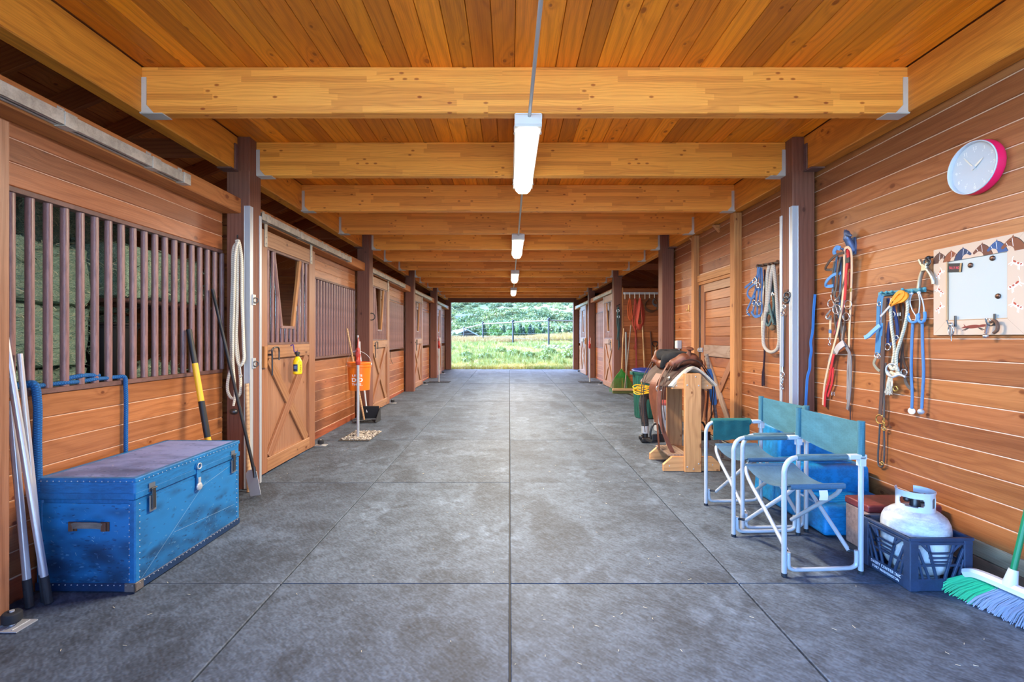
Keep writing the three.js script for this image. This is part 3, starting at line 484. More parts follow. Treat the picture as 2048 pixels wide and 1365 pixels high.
// ---------------------------------------------------------------- outdoors: field, fence, valley, hillside
const fieldY = (x, d) => { // height of the land at distance d
  const t = sm(18.6, 46, d), base = 0.112 + 1.03 * Math.pow(t, 0.9);
  let y = d < 46 ? base : d < 110 ? mix(1.15, -3.2, sm(46, 110, d)) : d < 170 ? mix(-3.2, 0, sm(110, 170, d)) : (d - 170) * 0.088;
  if (d > 20) y += (pnoise(x * 0.25 + 40, d * 0.25, 512, 512, 201) - 0.5) * 0.16 * sm(20, 26, d);
  if (d > 60) y += (pnoise(x * 0.02 + 9, d * 0.012, 512, 512, 202) - 0.5) * d * 0.028 * sm(60, 200, d);
  return y;
};
{
  const land = (xs, ds, col) => {
    const pos = [], colr = [], idx = [], uv = [], n = xs.length;
    for (const d of ds) for (const x0 of xs) { const x = x0 * (d > 60 ? d / 60 : 1), y = fieldY(x, d); pos.push(x, y, -d); uv.push(x / 3, d / 3); const c = col(x, d, y); colr.push(c.r, c.g, c.b); }
    for (let j = 0; j < ds.length - 1; j++) for (let i = 0; i < n - 1; i++) { const a = j * n + i, b = a + 1, c = a + n, e = c + 1; idx.push(a, b, c, b, e, c); }
    const g = new THREE.BufferGeometry(); g.setAttribute('position', new THREE.Float32BufferAttribute(pos, 3)); g.setAttribute('color', new THREE.Float32BufferAttribute(colr, 3)); g.setAttribute('uv', new THREE.Float32BufferAttribute(uv, 2)); g.setIndex(idx); g.computeVertexNormals(); return g;
  };
  const range = (a, b, n) => Array.from({ length: n + 1 }, (_, i) => a + (b - a) * i / n);
  const vm = new THREE.MeshStandardMaterial({ color: 0xffffff, vertexColors: true, roughness: 0.95 });
  const lin = (h) => C(h);
  const near = land(range(-40, 40, 90), range(18.53, 60, 90), (x, d) => {
    const n = pnoise(x * 0.8 + 50, d * 0.8, 512, 512, 203), n2 = pnoise(x * 2.2 + 50, d * 2.2, 512, 512, 204), c = lin('#9a8c50').lerp(lin('#6f7834'), sm(0.35, 0.7, n)); c.lerp(lin('#927c5a'), sm(0.6, 0.85, n2) * 0.7); c.lerp(lin('#a98c58'), sm(36, 45, d) * 0.7); return c;
  });
  structMesh('field', near, vm);
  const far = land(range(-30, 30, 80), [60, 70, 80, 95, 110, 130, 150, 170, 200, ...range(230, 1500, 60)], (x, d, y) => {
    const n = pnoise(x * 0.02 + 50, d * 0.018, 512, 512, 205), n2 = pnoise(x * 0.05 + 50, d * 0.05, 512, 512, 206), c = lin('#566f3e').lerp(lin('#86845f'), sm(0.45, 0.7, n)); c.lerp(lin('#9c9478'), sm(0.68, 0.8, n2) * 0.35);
    c.lerp(lin('#85505a'), sm(700, 950, d) * sm(0.5, 0.75, n2) * 0.8); c.lerp(lin('#7f9290'), sm(300, 1300, d) * 0.3); return c;  // greyer with distance: haze put into the vertex colours
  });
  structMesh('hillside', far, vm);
  structMesh('yard', xf(new THREE.BoxGeometry(140, 0.2, 60), [0, -0.16, 29.5]), std('#b8aa92', 0.95));
  structMesh('ground_left', xf(new THREE.BoxGeometry(60, 0.2, 24), [-36.6, -0.16, -9]), std('#a9a06c', 0.95));
  structMesh('ground_right', xf(new THREE.BoxGeometry(60, 0.2, 24), [36.6, -0.16, -9]), std('#a9a06c', 0.95));
  // grass: bent blades in tufts
  const tuft = (n, h, w, spread, bend) => {
    const list = [];
    for (let i = 0; i < n; i++) {
      const a = rr(0, 6.28), r = spread * Math.sqrt(rnd()), hh = h * rr(0.6, 1.1), b = bend * rr(0.3, 1), x = Math.cos(a) * r, z = Math.sin(a) * r, ca = Math.cos(a), sa = Math.sin(a), ww = w * rr(0.7, 1.2);
      const p = [[x - sa * ww, 0, z + ca * ww], [x + sa * ww, 0, z - ca * ww], [x + ca * b * 0.3 + sa * ww * 0.8, hh * 0.55, z + sa * b * 0.3 - ca * ww * 0.8], [x + ca * b * 0.3 - sa * ww * 0.8, hh * 0.55, z + sa * b * 0.3 + ca * ww * 0.8], [x + ca * b, hh, z + sa * b]];
      const q = [0, 1, 2, 0, 2, 3, 3, 2, 4].flatMap((k) => p[k]), g = new THREE.BufferGeometry(); g.setAttribute('position', new THREE.Float32BufferAttribute(q, 3)); g.computeVertexNormals(); list.push(g);
    }
    return mergeGeometries(list);
  };
  const leafMat = new THREE.MeshPhysicalMaterial({ color: 0xffffff, roughness: 0.9, transmission: 0.35, thickness: 0, side: THREE.DoubleSide });
  const scatter = (name, label, geo, mat, list) => {
    const im = new THREE.InstancedMesh(geo, mat, list.length), m = new THREE.Matrix4(), q = new THREE.Quaternion(), e = new THREE.Euler();
    list.forEach(([p, s, c, tilt = 0], i) => { e.set(tilt * rr(-1, 1), rr(0, 6.28), tilt * rr(-1, 1)); m.compose(V(p), q.setFromEuler(e), Array.isArray(s) ? V(s) : V(s, s, s)); im.setMatrixAt(i, m); im.setColorAt(i, c); });
    im.name = numbered(name); im.userData = { kind: 'stuff', label, category: name.split('_').pop() }; im.castShadow = im.receiveShadow = true; scene.add(im); return im;
  };
  const g1 = tuft(16, 0.16, 0.006, 0.10, 0.09), g2 = tuft(26, 0.34, 0.008, 0.12, 0.16), list1 = [], list2 = [], list3 = [];
  for (let i = 0; i < 16000; i++) {
    const d = 18.57 + 28 * Math.pow(rnd(), 1.15), x = rr(-0.30, 0.30) * d + rr(-2, 2), n = pnoise(x * 0.8 + 50, d * 0.8, 512, 512, 203), c = C('#b5a850').lerp(C('#7f8c38'), sm(0.3, 0.7, n + rr(-0.2, 0.2))).lerp(C('#c0a870'), rnd() < 0.3 ? 0.7 : 0.1);
    list1.push([[x, fieldY(x, d) - 0.01, -d], rr(0.7, 1.3), c]);
  }
  for (let i = 0; i < 1500; i++) { const d = rr(20, 38), x = rr(-0.3, 0.3) * d; if (pnoise(x * 0.5 + 70, d * 0.5, 512, 512, 207) < 0.52) continue; list2.push([[x, fieldY(x, d) - 0.02, -d], rr(0.6, 1.2), C('#6a7a30').lerp(C('#96964a'), rnd())]); }
  for (let i = 0; i < 2600; i++) { const d = rr(38, 48), x = rr(-0.3, 0.3) * d; const right = sm(0, 6, x); list3.push([[x, fieldY(x, d) - 0.02, -d], rr(0.9, 1.7) * mix(0.8, 1.35, right), C('#b08a56').lerp(C('#c0a040'), rnd() * 0.8 * right).lerp(C('#83844a'), rnd() * 0.4)]); }
  scatter('short_grass', 'sunlit short grass of the field beyond the far opening', g1, leafMat, list1);
  scatter('green_weeds', 'patches of taller green weeds in the field beyond the opening', g2, leafMat, list2);
  scatter('dry_grass', 'tall straw-coloured grass along the wire fence line', g2, leafMat, list3);
  // leafy clumps: many small bent leaves round a rough ball
  const leafBall = (n, size) => {
    const list = [];
    for (let i = 0; i < n; i++) {
      const u = rr(-1, 1), a = rr(0, 6.28), r = Math.pow(rnd(), 0.4), q = Math.sqrt(1 - u * u), p = [Math.cos(a) * q * r, u * r * 0.9 + 0.5, Math.sin(a) * q * r], s = size * rr(0.7, 1.3);
      const g = new THREE.BufferGeometry(); g.setAttribute('position', new THREE.Float32BufferAttribute([-s, 0, 0, 0, -s * 0.3, s * 0.7, 0, s * 0.2, -s * 0.7, s, 0, 0, 0, s * 0.2, -s * 0.7, 0, -s * 0.3, s * 0.7], 3)); g.computeVertexNormals();
      list.push(xf(g, p, [rr(-2, 2), rr(0, 6), rr(-2, 2)]));
    }
    return mergeGeometries(list);
  };
  const ballA = leafBall(420, 0.14), ballB = leafBall(240, 0.17);
  // single shrubs in the field
  const shrubSpots = [[-1.2, 23.5, 0.42], [0.2, 25, 0.5], [1.0, 24, 0.42], [2.2, 26.5, 0.5], [2.9, 23.6, 0.55], [-2.2, 24.8, 0.4], [3.3, 25.2, 0.5], [-0.5, 28.5, 0.45], [1.7, 22.6, 0.38], [-1.9, 21.9, 0.34]];
  const shrubWords = ['green weed clump left of the middle of the field', 'green weed clump in the middle of the field', 'green weed clump just right of the middle of the field', 'leafy clump on the right half of the field, set back', 'large leafy clump low at the right of the field', 'small green clump at the left of the field', 'leafy clump at the field edge by the right jamb', 'farthest green clump in the middle of the field', 'small low clump in front of the right-hand weeds', 'lowest small clump at the left of the field by the mats'];
  shrubSpots.forEach(([x, d, s], i) => { const c = new THREE.MeshPhysicalMaterial({ color: C(['#74803a', '#828c44', '#687836'][i % 3]), roughness: 0.9, transmission: 0.3, thickness: 0, side: THREE.DoubleSide }); const m = tag(mesh('field_shrub', ballA, c), shrubWords[i], 'shrub', 'weed clumps in the field'); m.scale.set(s, s * 0.7, s); m.position.set(x, fieldY(x, d) - 0.05, -d); });
  // hillside scrub
  const hill = [];
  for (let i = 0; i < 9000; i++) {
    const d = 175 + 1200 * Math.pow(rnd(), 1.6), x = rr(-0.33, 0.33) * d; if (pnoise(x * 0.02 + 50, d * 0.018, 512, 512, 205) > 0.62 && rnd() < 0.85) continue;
    const c = C('#5c7044').lerp(C('#9c9c60'), Math.pow(rnd(), 1.5)); if (d > 700 && pnoise(x * 0.012 + 30, d * 0.01, 512, 512, 208) > 0.55) c.lerp(C('#8a4852'), 0.75); c.lerp(C('#7f9698'), sm(250, 1400, d) * 0.35);  // far scrub fades to grey-blue, haze put into its colour
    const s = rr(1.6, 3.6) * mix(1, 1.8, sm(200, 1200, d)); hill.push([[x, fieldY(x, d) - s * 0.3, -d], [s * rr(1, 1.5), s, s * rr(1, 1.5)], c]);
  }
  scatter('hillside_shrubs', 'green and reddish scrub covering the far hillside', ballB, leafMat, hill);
  // trees of the valley, each on its own
  const bark = std('#4a3c30', 0.9);
  const tree = (x, d, h, color, kind, label) => {
    const o = thing('valley_tree', label, 'tree', [x, fieldY(x, d) - 0.2, -d], rr(0, 6), 'trees in the valley behind the fence');
    mesh('trunk', xf(new THREE.CylinderGeometry(0.08 * h / 4, 0.14 * h / 4, h * 0.5, 7), [0, h * 0.25, 0]), bark, o);
    const mat = new THREE.MeshPhysicalMaterial({ color: C(color), roughness: 0.9, transmission: 0.25, thickness: 0, side: THREE.DoubleSide }), parts = [];
    if (kind) for (let k = 0; k < 6; k++) parts.push(xf(ballB, [0, h * (0.14 + 0.135 * k), 0], [0, k, 0], [h * 0.2 * (1 - k * 0.15), h * 0.13, h * 0.2 * (1 - k * 0.15)]));
    else for (let k = 0; k < 5; k++) parts.push(xf(ballA, [Math.cos(k * 2.4) * h * 0.10, h * (0.25 + 0.1 * k), Math.sin(k * 2.4) * h * 0.10], [0, k, 0], [h * 0.17, h * 0.2, h * 0.17]));
    mesh('crown', mergeGeometries(parts), mat, o);
  };
  for (let i = 0; i < 24; i++) {
    const px = 968 + i * 6.6, d = 88 + (i * 7 % 24) * 2.2, x = (px - CX) * d / F, kind = i % 3 !== 1, dark = i > 11 && i < 17;
    const top = px < 1085 ? rr(644, 656) : rr(648, 664), h = Math.max(2.5, EYE - (top - CY) * d / F - fieldY(x, d) + 0.2);
    tree(x, d, h, kind ? (dark ? '#24382e' : '#304826') : '#667f3a', kind, kind ? 'dark green conifer of the tree row behind the fence posts' : 'pale green round tree of the row behind the fence posts');
  }
  for (const [px, d, h, c, l] of [[1128, 120, 4.2, '#8a5a50', 'reddish bush in the valley at the right end of the fence'], [1113, 130, 3.4, '#54785a', 'dark bush beside the reddish one at the right of the valley'], [908, 62, 2.0, '#6f7a4a', 'dull green bush at the left jamb before the barn roof'], [918, 60, 1.7, '#5e6b44', 'low dark bush in front of the grey barn wall']]) tree((px - CX) * d / F, d, h, c, false, l);
  // steel wire fence with a top rail
  const fp = [[897, 692, 663, 52], [928, 682.6, 656, 47], [966, 680, 646.5, 41], [1026, 680, 643, 36.5], [1097.5, 676, 639, 33.5], [1160, 676, 640.5, 33.5]].map(([px, yb, yt, d]) => ({ x: (px - CX) * d / F, d, h: EYE - (yt - CY) * d / F, g: fieldY((px - CX) * d / F, d) - 0.1 }));
  const fence = thing('field_fence', 'wire fence with dark posts and a pale top rail across the field', 'fence', [fp[2].x, fp[2].g, -fp[2].d]), o = fence.position, rel = (x, y, z) => [x - o.x, y - o.y, z - o.z];
  const fenceDark = std('#3b3634', 0.8), rail = std('#6e6154', 0.9), wire = std('#55534f', 0.8);
  fp.forEach((p) => { mesh('post', rod(rel(p.x, p.g, -p.d), rel(p.x, p.h, -p.d), 0.065, 8), fenceDark, fence); mesh('post_cap', xf(new THREE.SphereGeometry(0.12, 8, 6), rel(p.x, p.h, -p.d)), fenceDark, fence); });
  for (let i = 0; i < fp.length - 1; i++) { const a = fp[i], b = fp[i + 1]; mesh('top_rail', rod(rel(a.x, a.h - 0.08, -a.d), rel(b.x, b.h - 0.08, -b.d), 0.055, 8), rail, fence); for (const k of [0.3, 0.5, 0.72]) mesh('wire', rod(rel(a.x, mix(a.g, a.h, k), -a.d), rel(b.x, mix(b.g, b.h, k), -b.d), 0.008, 5), wire, fence); }
  // grey barn below the field
  const roofGrey = std('#a8acb2', 0.5, { metalness: 0.2 }), wallDark = std('#403a38', 0.9), wallWhite = std('#a8a49c', 0.8), roofDark = std('#4b5058', 0.8), glass = std('#2a3440', 0.1);
  const house = (name, label, x, d, w, h, rise, len, turn, wallM, roofM, windows = 0) => {
    const o = thing(name, label, 'building', [x, fieldY(x, d) - 0.2, -d], turn);
    mesh('wall', xf(extrude([[-w / 2, 0], [w / 2, 0], [w / 2, h], [0, h + rise], [-w / 2, h]], len, 0), [0, 0, -len]), wallM, o);
    for (const s of [-1, 1]) { const a = Math.atan2(rise, w / 2), L = Math.hypot(rise, w / 2) + 0.5; const m = mesh('roof', new THREE.BoxGeometry(L, 0.18, len + 0.8), roofM, o); m.rotation.z = s * -a; m.position.set(s * (w / 4 + 0.18), h + rise / 2 - 0.02, -len / 2); }
    for (let k = 0; k < windows; k++) mesh('window', xf(new THREE.BoxGeometry(1.0, 1.2, 0.12), [-w / 2 + (k + 0.7) * w / (windows + 0.4), h * 0.6, 0.02]), glass, o);
    return o;
  };
  house('grey_barn', 'long low grey barn with a pale metal roof at the left below the fence', -8.6, 96, 7.6, 3.9, 1.9, 7, 0.35, wallDark, roofGrey, 0);
  house('hillside_house', 'white house with a dark steep roof high on the hillside', (967 - CX) * 420 / F, 420, 7, 2.6, 2.0, 6, 0.6, wallWhite, roofDark, 3);
  house('hillside_house', 'long dark-roofed house on the slope left of the fence posts', (945 - CX) * 300 / F, 300, 7, 2.4, 1.5, 10, 1.3, wallWhite, roofDark, 3);
  house('hillside_house', 'pale low house near the right jamb across the valley', (1113 - CX) * 210 / F, 210, 5, 1.6, 0.8, 6, 0.3, wallWhite, roofGrey, 2);
  const van = thing('parked_van', 'white van parked in front of the valley trees', 'van', [(996 - CX) * 84 / F, fieldY(-2, 84) + 1.55, -84], 0.3);
  mesh('body', rbox(2.6, 1.2, 1.6, 0.2, 2), M.white, van); mesh('windscreen', xf(new THREE.BoxGeometry(1.1, 0.45, 1.62), [0.5, 0.28, 0]), glass, van); for (const x of [-0.8, 0.8]) mesh('wheel', xf(new THREE.CylinderGeometry(0.34, 0.34, 1.7, 14), [x, -0.62, 0], [Math.PI / 2, 0, 0]), M.rubber, van);
  // pale rocks piled at the right of the field
  const rockMat = std('#a3967e', 0.9, { map: mottle });
  for (let i = 0; i < 14; i++) {
    const px = 1072 + i * 5.2, d = i % 2 ? 32.6 : 31.2, x = (px - CX) * d / F, g = new THREE.IcosahedronGeometry(0.22, 2), p = g.attributes.position;
    for (let k = 0; k < p.count; k++) { const v = V(p.getX(k), p.getY(k), p.getZ(k)), q = 0.75 + 0.5 * pnoise(v.x * 6 + i * 9 + 50, v.y * 6 + v.z * 5 + 50, 512, 512, 210); p.setXYZ(k, v.x * q * 1.4, v.y * q * 0.75, v.z * q); } g.computeVertexNormals();
    const m = tag(mesh('field_rock', g, rockMat), 'pale rock of the row lying at the right of the field', 'rock', 'pale rocks at the right of the field'); m.position.set(x, fieldY(x, d) + 0.08, -d); m.scale.setScalar(rr(0.5, 0.68));
  }
}

// ---------------------------------------------------------------- hay in the first stall
const hayTex = canvasTex(512, 512, (c, w, h) => {
  c.fillStyle = '#84a28c'; c.fillRect(0, 0, w, h); const cols = ['#9cb8a2', '#7a9682', '#b4c6a6', '#648068', '#c8d0b0', '#72907e'];
  for (let i = 0; i < 5200; i++) { c.strokeStyle = cols[i % 6]; c.lineWidth = rr(0.8, 2.2); const x = rr(0, w), y = rr(0, h), a = rr(-0.9, 0.9) + (rnd() < 0.3 ? 1.3 : 0), l = rr(15, 60); c.beginPath(); c.moveTo(x, y); c.quadraticCurveTo(x + Math.cos(a) * l * 0.5, y + Math.sin(a) * l * 0.5 + rr(-8, 8), x + Math.cos(a) * l, y + Math.sin(a) * l); c.stroke(); }
});
const hayMat = std('#ffffff', 0.95, { map: hayTex, bumpMap: hayTex, bumpScale: 0.006 }), strawMats = ['#a4bca2', '#64806a', '#d4d6b2'].map((c) => std(c, 0.9, { side: THREE.DoubleSide }));
function strands(n, surf, len, wd, lim) { // loose blades standing off a surface
  const pos = [];
  for (let i = 0; i < n; i++) {
    const [p, nn] = surf(), dir = V(rr(-1, 1), rr(-0.7, 0.7), rr(-1, 1)).addScaledVector(nn, rr(0.0, 0.35)).normalize(), side = V(rr(-1, 1), rr(-1, 1), rr(-1, 1)).cross(dir).normalize().multiplyScalar(wd * rr(0.6, 1.3)), l = len * rr(0.4, 1.1), bow = nn.clone().multiplyScalar(l * rr(0.05, 0.3));
    const a = p.clone(), b = p.clone().addScaledVector(dir, l * 0.5).add(bow), c = p.clone().addScaledVector(dir, l);
    for (const [q0, q1] of [[a, b], [b, c]]) { const v = [q0.clone().sub(side), q0.clone().add(side), q1.clone().add(side), q1.clone().sub(side)]; for (const k of [0, 1, 2, 0, 2, 3]) pos.push(v[k].x, v[k].y, v[k].z); }
  }
  if (lim) for (let i = 0; i < pos.length; i++) pos[i] = Math.max(-lim[i % 3], Math.min(lim[i % 3], pos[i]));
  const g = new THREE.BufferGeometry(); g.setAttribute('position', new THREE.Float32BufferAttribute(pos, 3)); g.computeVertexNormals(); return g;
}
{
  const L = 0.93, H = 0.375, W = 0.45;
  const body = new THREE.BoxGeometry(W, H, L, 10, 9, 20), p = body.attributes.position;
  for (let i = 0; i < p.count; i++) { const v = V(p.getX(i), p.getY(i), p.getZ(i)), r = 0.03, q = V(Math.max(-W / 2 + r, Math.min(W / 2 - r, v.x)), Math.max(-H / 2 + r, Math.min(H / 2 - r, v.y)), Math.max(-L / 2 + r, Math.min(L / 2 - r, v.z))), dd = v.clone().sub(q); if (dd.length() > r) dd.setLength(r); const k = (pnoise(v.x * 9 + 40, v.y * 9 + v.z * 11 + 40, 512, 512, 301) - 0.7) * 0.035; v.copy(q).add(dd).addScaledVector(dd.lengthSq() ? dd.clone().normalize() : V(0, 0, 0), k); p.setXYZ(i, v.x, v.y, v.z); }
  body.computeVertexNormals(); { const uv = body.attributes.uv; for (let i = 0; i < uv.count; i++) uv.setXY(i, uv.getX(i) * 0.9, uv.getY(i) * 0.8); }
  const surf = () => { const f = rnd(), s = rnd() < 0.5 ? -1 : 1, n = f < 0.45 ? V(s, 0, 0) : f < 0.75 ? V(0, s, 0) : V(0, 0, s); const q = V(rr(-W / 2, W / 2), rr(-H / 2, H / 2), rr(-L / 2, L / 2)); if (n.x) q.x = s * (W / 2 - 0.012); else if (n.y) q.y = s * (H / 2 - 0.012); else q.z = s * (L / 2 - 0.012); return [q, n]; };
  const hairs = strawMats.map((_, i) => strands([520, 420, 240][i], surf, 0.09, 0.0026, [W / 2 + 0.02, H / 2 + 0.004, L / 2 + 0.012])), tw = mergeGeometries([-0.13, 0.13].map((x) => sweep([[x, H / 2 - 0.012, -L / 2 + 0.012], [x, H / 2 - 0.012, L / 2 - 0.012], [x, -H / 2 + 0.012, L / 2 - 0.012], [x, -H / 2 + 0.012, -L / 2 + 0.012]], circle(0.003, 5), { closed: true })));
  const b0 = thing('hay_bale', 'green hay bale at the top of the stack nearest the camera behind the bars', 'hay bale', [0, 0, 0], 0, 'hay bales in the first stall');
  mesh('bale_body', body, hayMat, b0); hairs.forEach((g, i) => stuffPart(mesh('loose_straw', g, strawMats[i], b0))); mesh('twine', tw, std('#c9b98a', 0.9), b0);
  const low = 'green hay bale lower in the stack behind the bars of the first stall';
  const spots = [];
  for (let k = 4; k >= 0; k--) spots.push([-2.98, k, 2.70, k === 4 ? null : k === 3 ? 'green hay bale second from the top of the stack nearest the camera' : low]);
  for (let c = 0; c < 2; c++) for (let k = 5; k >= 0; k--) spots.push([-3.50, k, 2.74 + c * 0.96, k === 5 ? (c ? 'topmost hay bale of the tall back stack, its farther column' : 'topmost hay bale of the tall back stack, its nearer column') : low]);
  spots.forEach(([x, k, d, l], i) => { const pos = [x, 0.0 + k * 0.383 + 0.192, -d]; if (!i) b0.position.set(...pos); else dup(b0, pos, (i % 2) * Math.PI + (((i * 37) % 7) - 3) * 0.006, l); });
  dup(b0, [-2.86, 1.605 + 0.19, -3.70], 0.04, 'hay bale lying on the steel rack over the dark tub');
  dup(b0, [-2.86, 0.192, -3.70], 3.13, low); dup(b0, [-2.86, 0.575, -3.70], 0.01, low);
  const heap = thing('hay_heap', 'loose heap of hay behind the right-hand bars under the rack', 'hay', [-2.86, 0.77, -3.86]);
  const hg = new THREE.SphereGeometry(1, 18, 10, 0, Math.PI * 2, 0, Math.PI / 2), hp = hg.attributes.position; for (let i = 0; i < hp.count; i++) { const q = 0.8 + 0.4 * pnoise(hp.getX(i) * 4 + 20, hp.getZ(i) * 4 + 20, 512, 512, 303); hp.setXYZ(i, hp.getX(i) * 0.24 * q, hp.getY(i) * 0.36 * q, hp.getZ(i) * 0.30 * q); } hg.computeVertexNormals();
  mesh('heap', hg, hayMat, heap); strawMats.forEach((m, i) => stuffPart(mesh('loose_straw', strands(420, () => { const a = rr(0, 6.28), u = rr(0, 1), q = Math.sqrt(1 - u * u); return [V(Math.cos(a) * q * 0.22, u * 0.34, Math.sin(a) * q * 0.28), V(Math.cos(a) * q, u, Math.sin(a) * q)]; }, 0.11, 0.0018), m, heap)));
  const rack = thing('hay_rack', 'dark steel rack carrying a hay bale behind the bars', 'rack', [-2.86, 0, -3.70]);
  for (const [x, z] of [[-0.26, -0.50], [0.26, -0.50], [-0.26, 0.50], [0.26, 0.50]]) mesh('leg', rod([x, 0, z], [x, 1.6, z], 0.015), M.steelBrown, rack);
  for (const x of [-0.25, 0.25]) mesh('rail', rod([x, 1.585, -0.48], [x, 1.585, 0.48], 0.017), M.steelBrown, rack);
  for (const z of [-0.45, -0.15, 0.15, 0.45]) mesh('cross_bar', rod([-0.25, 1.585, z], [0.25, 1.585, z], 0.014), M.steelBrown, rack);
  const tub = thing('plastic_tub', 'black plastic tub standing on the hay under the rack', 'tub', [-2.86, 0.77, -3.42]);
  mesh('tub_shell', lathe([[0.0, 0.0], [0.13, 0.0], [0.17, 0.62], [0.185, 0.63], [0.185, 0.66], [0.165, 0.66], [0.125, 0.02], [0, 0.02]], 24), M.black, tub); mesh('rim', xf(torus(0.185, 0.012, 28), [0, 0.655, 0], [Math.PI / 2, 0, 0]), M.black, tub);
}

// ---------------------------------------------------------------- blue trunk
{
  const W = 0.52, L = 0.92, H = 0.58, LID = 0.47;
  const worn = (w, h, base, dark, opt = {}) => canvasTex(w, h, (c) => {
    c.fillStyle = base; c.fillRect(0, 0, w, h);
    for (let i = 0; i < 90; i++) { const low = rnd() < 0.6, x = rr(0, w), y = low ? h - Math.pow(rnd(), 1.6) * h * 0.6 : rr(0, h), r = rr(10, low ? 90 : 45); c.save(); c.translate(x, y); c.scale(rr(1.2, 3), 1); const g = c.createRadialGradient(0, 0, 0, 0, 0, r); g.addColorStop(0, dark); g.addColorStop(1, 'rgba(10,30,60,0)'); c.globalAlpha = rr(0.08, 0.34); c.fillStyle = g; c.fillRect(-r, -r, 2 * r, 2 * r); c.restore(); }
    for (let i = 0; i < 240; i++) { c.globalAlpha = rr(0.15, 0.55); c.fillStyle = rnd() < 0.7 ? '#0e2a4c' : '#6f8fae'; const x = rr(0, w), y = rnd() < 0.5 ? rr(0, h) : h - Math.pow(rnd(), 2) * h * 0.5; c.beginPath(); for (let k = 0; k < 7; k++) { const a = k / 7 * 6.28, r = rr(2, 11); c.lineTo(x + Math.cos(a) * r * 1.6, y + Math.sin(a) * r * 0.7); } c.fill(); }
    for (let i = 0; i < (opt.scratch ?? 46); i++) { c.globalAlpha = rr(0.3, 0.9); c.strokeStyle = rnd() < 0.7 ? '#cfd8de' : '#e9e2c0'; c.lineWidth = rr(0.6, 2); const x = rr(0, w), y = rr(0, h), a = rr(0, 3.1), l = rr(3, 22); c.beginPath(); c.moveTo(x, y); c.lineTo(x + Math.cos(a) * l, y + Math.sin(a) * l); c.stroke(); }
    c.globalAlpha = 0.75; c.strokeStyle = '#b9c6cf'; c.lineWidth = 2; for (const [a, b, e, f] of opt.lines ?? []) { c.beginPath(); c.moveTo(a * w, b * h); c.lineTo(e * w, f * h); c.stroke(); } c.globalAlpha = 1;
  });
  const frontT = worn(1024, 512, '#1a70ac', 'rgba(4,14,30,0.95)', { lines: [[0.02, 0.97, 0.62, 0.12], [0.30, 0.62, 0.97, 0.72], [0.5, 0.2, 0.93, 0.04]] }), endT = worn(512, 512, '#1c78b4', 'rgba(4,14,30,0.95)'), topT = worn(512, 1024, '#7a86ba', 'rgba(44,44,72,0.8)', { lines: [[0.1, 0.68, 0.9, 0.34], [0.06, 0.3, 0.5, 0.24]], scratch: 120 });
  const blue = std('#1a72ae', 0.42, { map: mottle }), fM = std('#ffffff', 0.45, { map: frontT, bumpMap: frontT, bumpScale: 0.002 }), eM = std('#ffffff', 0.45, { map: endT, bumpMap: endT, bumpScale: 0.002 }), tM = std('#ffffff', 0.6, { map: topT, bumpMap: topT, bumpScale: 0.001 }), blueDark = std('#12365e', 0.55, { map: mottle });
  const t = thing('footlocker', 'worn blue footlocker trunk on the floor against the left wall', 'trunk', [-2.178, fy(2.93) + 0.002, -2.935], -0.02);
  mesh('trunk_body', xf(rbox(W - 0.012, LID, L - 0.012, 0.008), [0, LID / 2 + 0.006, 0]), blue, t);
  const panel = (n, w, h, pos, ry, mat, par) => { const m = mesh(n, new THREE.BoxGeometry(w, h, 0.006), mat, par); m.position.set(...pos); m.rotation.y = ry; return m; };
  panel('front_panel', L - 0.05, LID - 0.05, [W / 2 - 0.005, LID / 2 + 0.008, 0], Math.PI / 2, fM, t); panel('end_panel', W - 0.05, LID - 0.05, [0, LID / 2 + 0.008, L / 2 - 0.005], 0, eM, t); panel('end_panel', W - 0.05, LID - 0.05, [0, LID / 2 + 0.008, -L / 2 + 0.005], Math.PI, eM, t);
  const lid = new THREE.Group(); lid.name = 'lid'; t.add(lid);
  mesh('lid_shell', xf(rbox(W, H - LID - 0.012, L, 0.012, 3), [0, (H + LID) / 2 + 0.004, 0]), blue, lid);
  { const m = mesh('lid_panel', new THREE.BoxGeometry(W - 0.05, 0.006, L - 0.05), tM, lid); m.position.y = H + 0.0; }
  mesh('lid_rim', merge([bdGeo([W / 2 - 0.004, W / 2 + 0.004], [LID + 0.006, LID + 0.036], [-L / 2, L / 2], 'z', 0.001), bdGeo([-W / 2, W / 2], [LID + 0.006, LID + 0.036], [L / 2 - 0.004, L / 2 + 0.004], 'x', 0.001)]), blue, lid);
  for (const [x0, x1, z0, z1, a] of [[W / 2 - 0.03, W / 2 + 0.003, -L / 2, L / 2, 'z'], [-W / 2 - 0.003, -W / 2 + 0.03, -L / 2, L / 2, 'z'], [-W / 2, W / 2, L / 2 - 0.03, L / 2 + 0.003, 'x'], [-W / 2, W / 2, -L / 2 - 0.003, -L / 2 + 0.03, 'x']]) mesh('edge_strip', bdGeo([x0, x1], [H - 0.02, H + 0.004], [z0, z1], a, 0.004), blue, lid);
  const strips = [], rivets = [];
  const rv = (x, y, z) => rivets.push(xf(new THREE.SphereGeometry(0.0035, 6, 4), [x, y, z]));
  for (const sx of [-1, 1]) for (const sz of [-1, 1]) strips.push(bdGeo(sx > 0 ? [W / 2 - 0.036, W / 2] : [-W / 2, -W / 2 + 0.036], [0.01, LID], sz > 0 ? [L / 2 - 0.036, L / 2] : [-L / 2, -L / 2 + 0.036], 'y', 0.006));
  strips.forEach((g) => mesh('corner_strip', g, blue, t));
  mesh('bottom_strip', merge([bdGeo([W / 2 - 0.01, W / 2 + 0.004], [0, 0.042], [-L / 2, L / 2], 'z', 0.003), bdGeo([-W / 2, W / 2], [0, 0.042], [L / 2 - 0.01, L / 2 + 0.004], 'x', 0.003)]), blueDark, t);
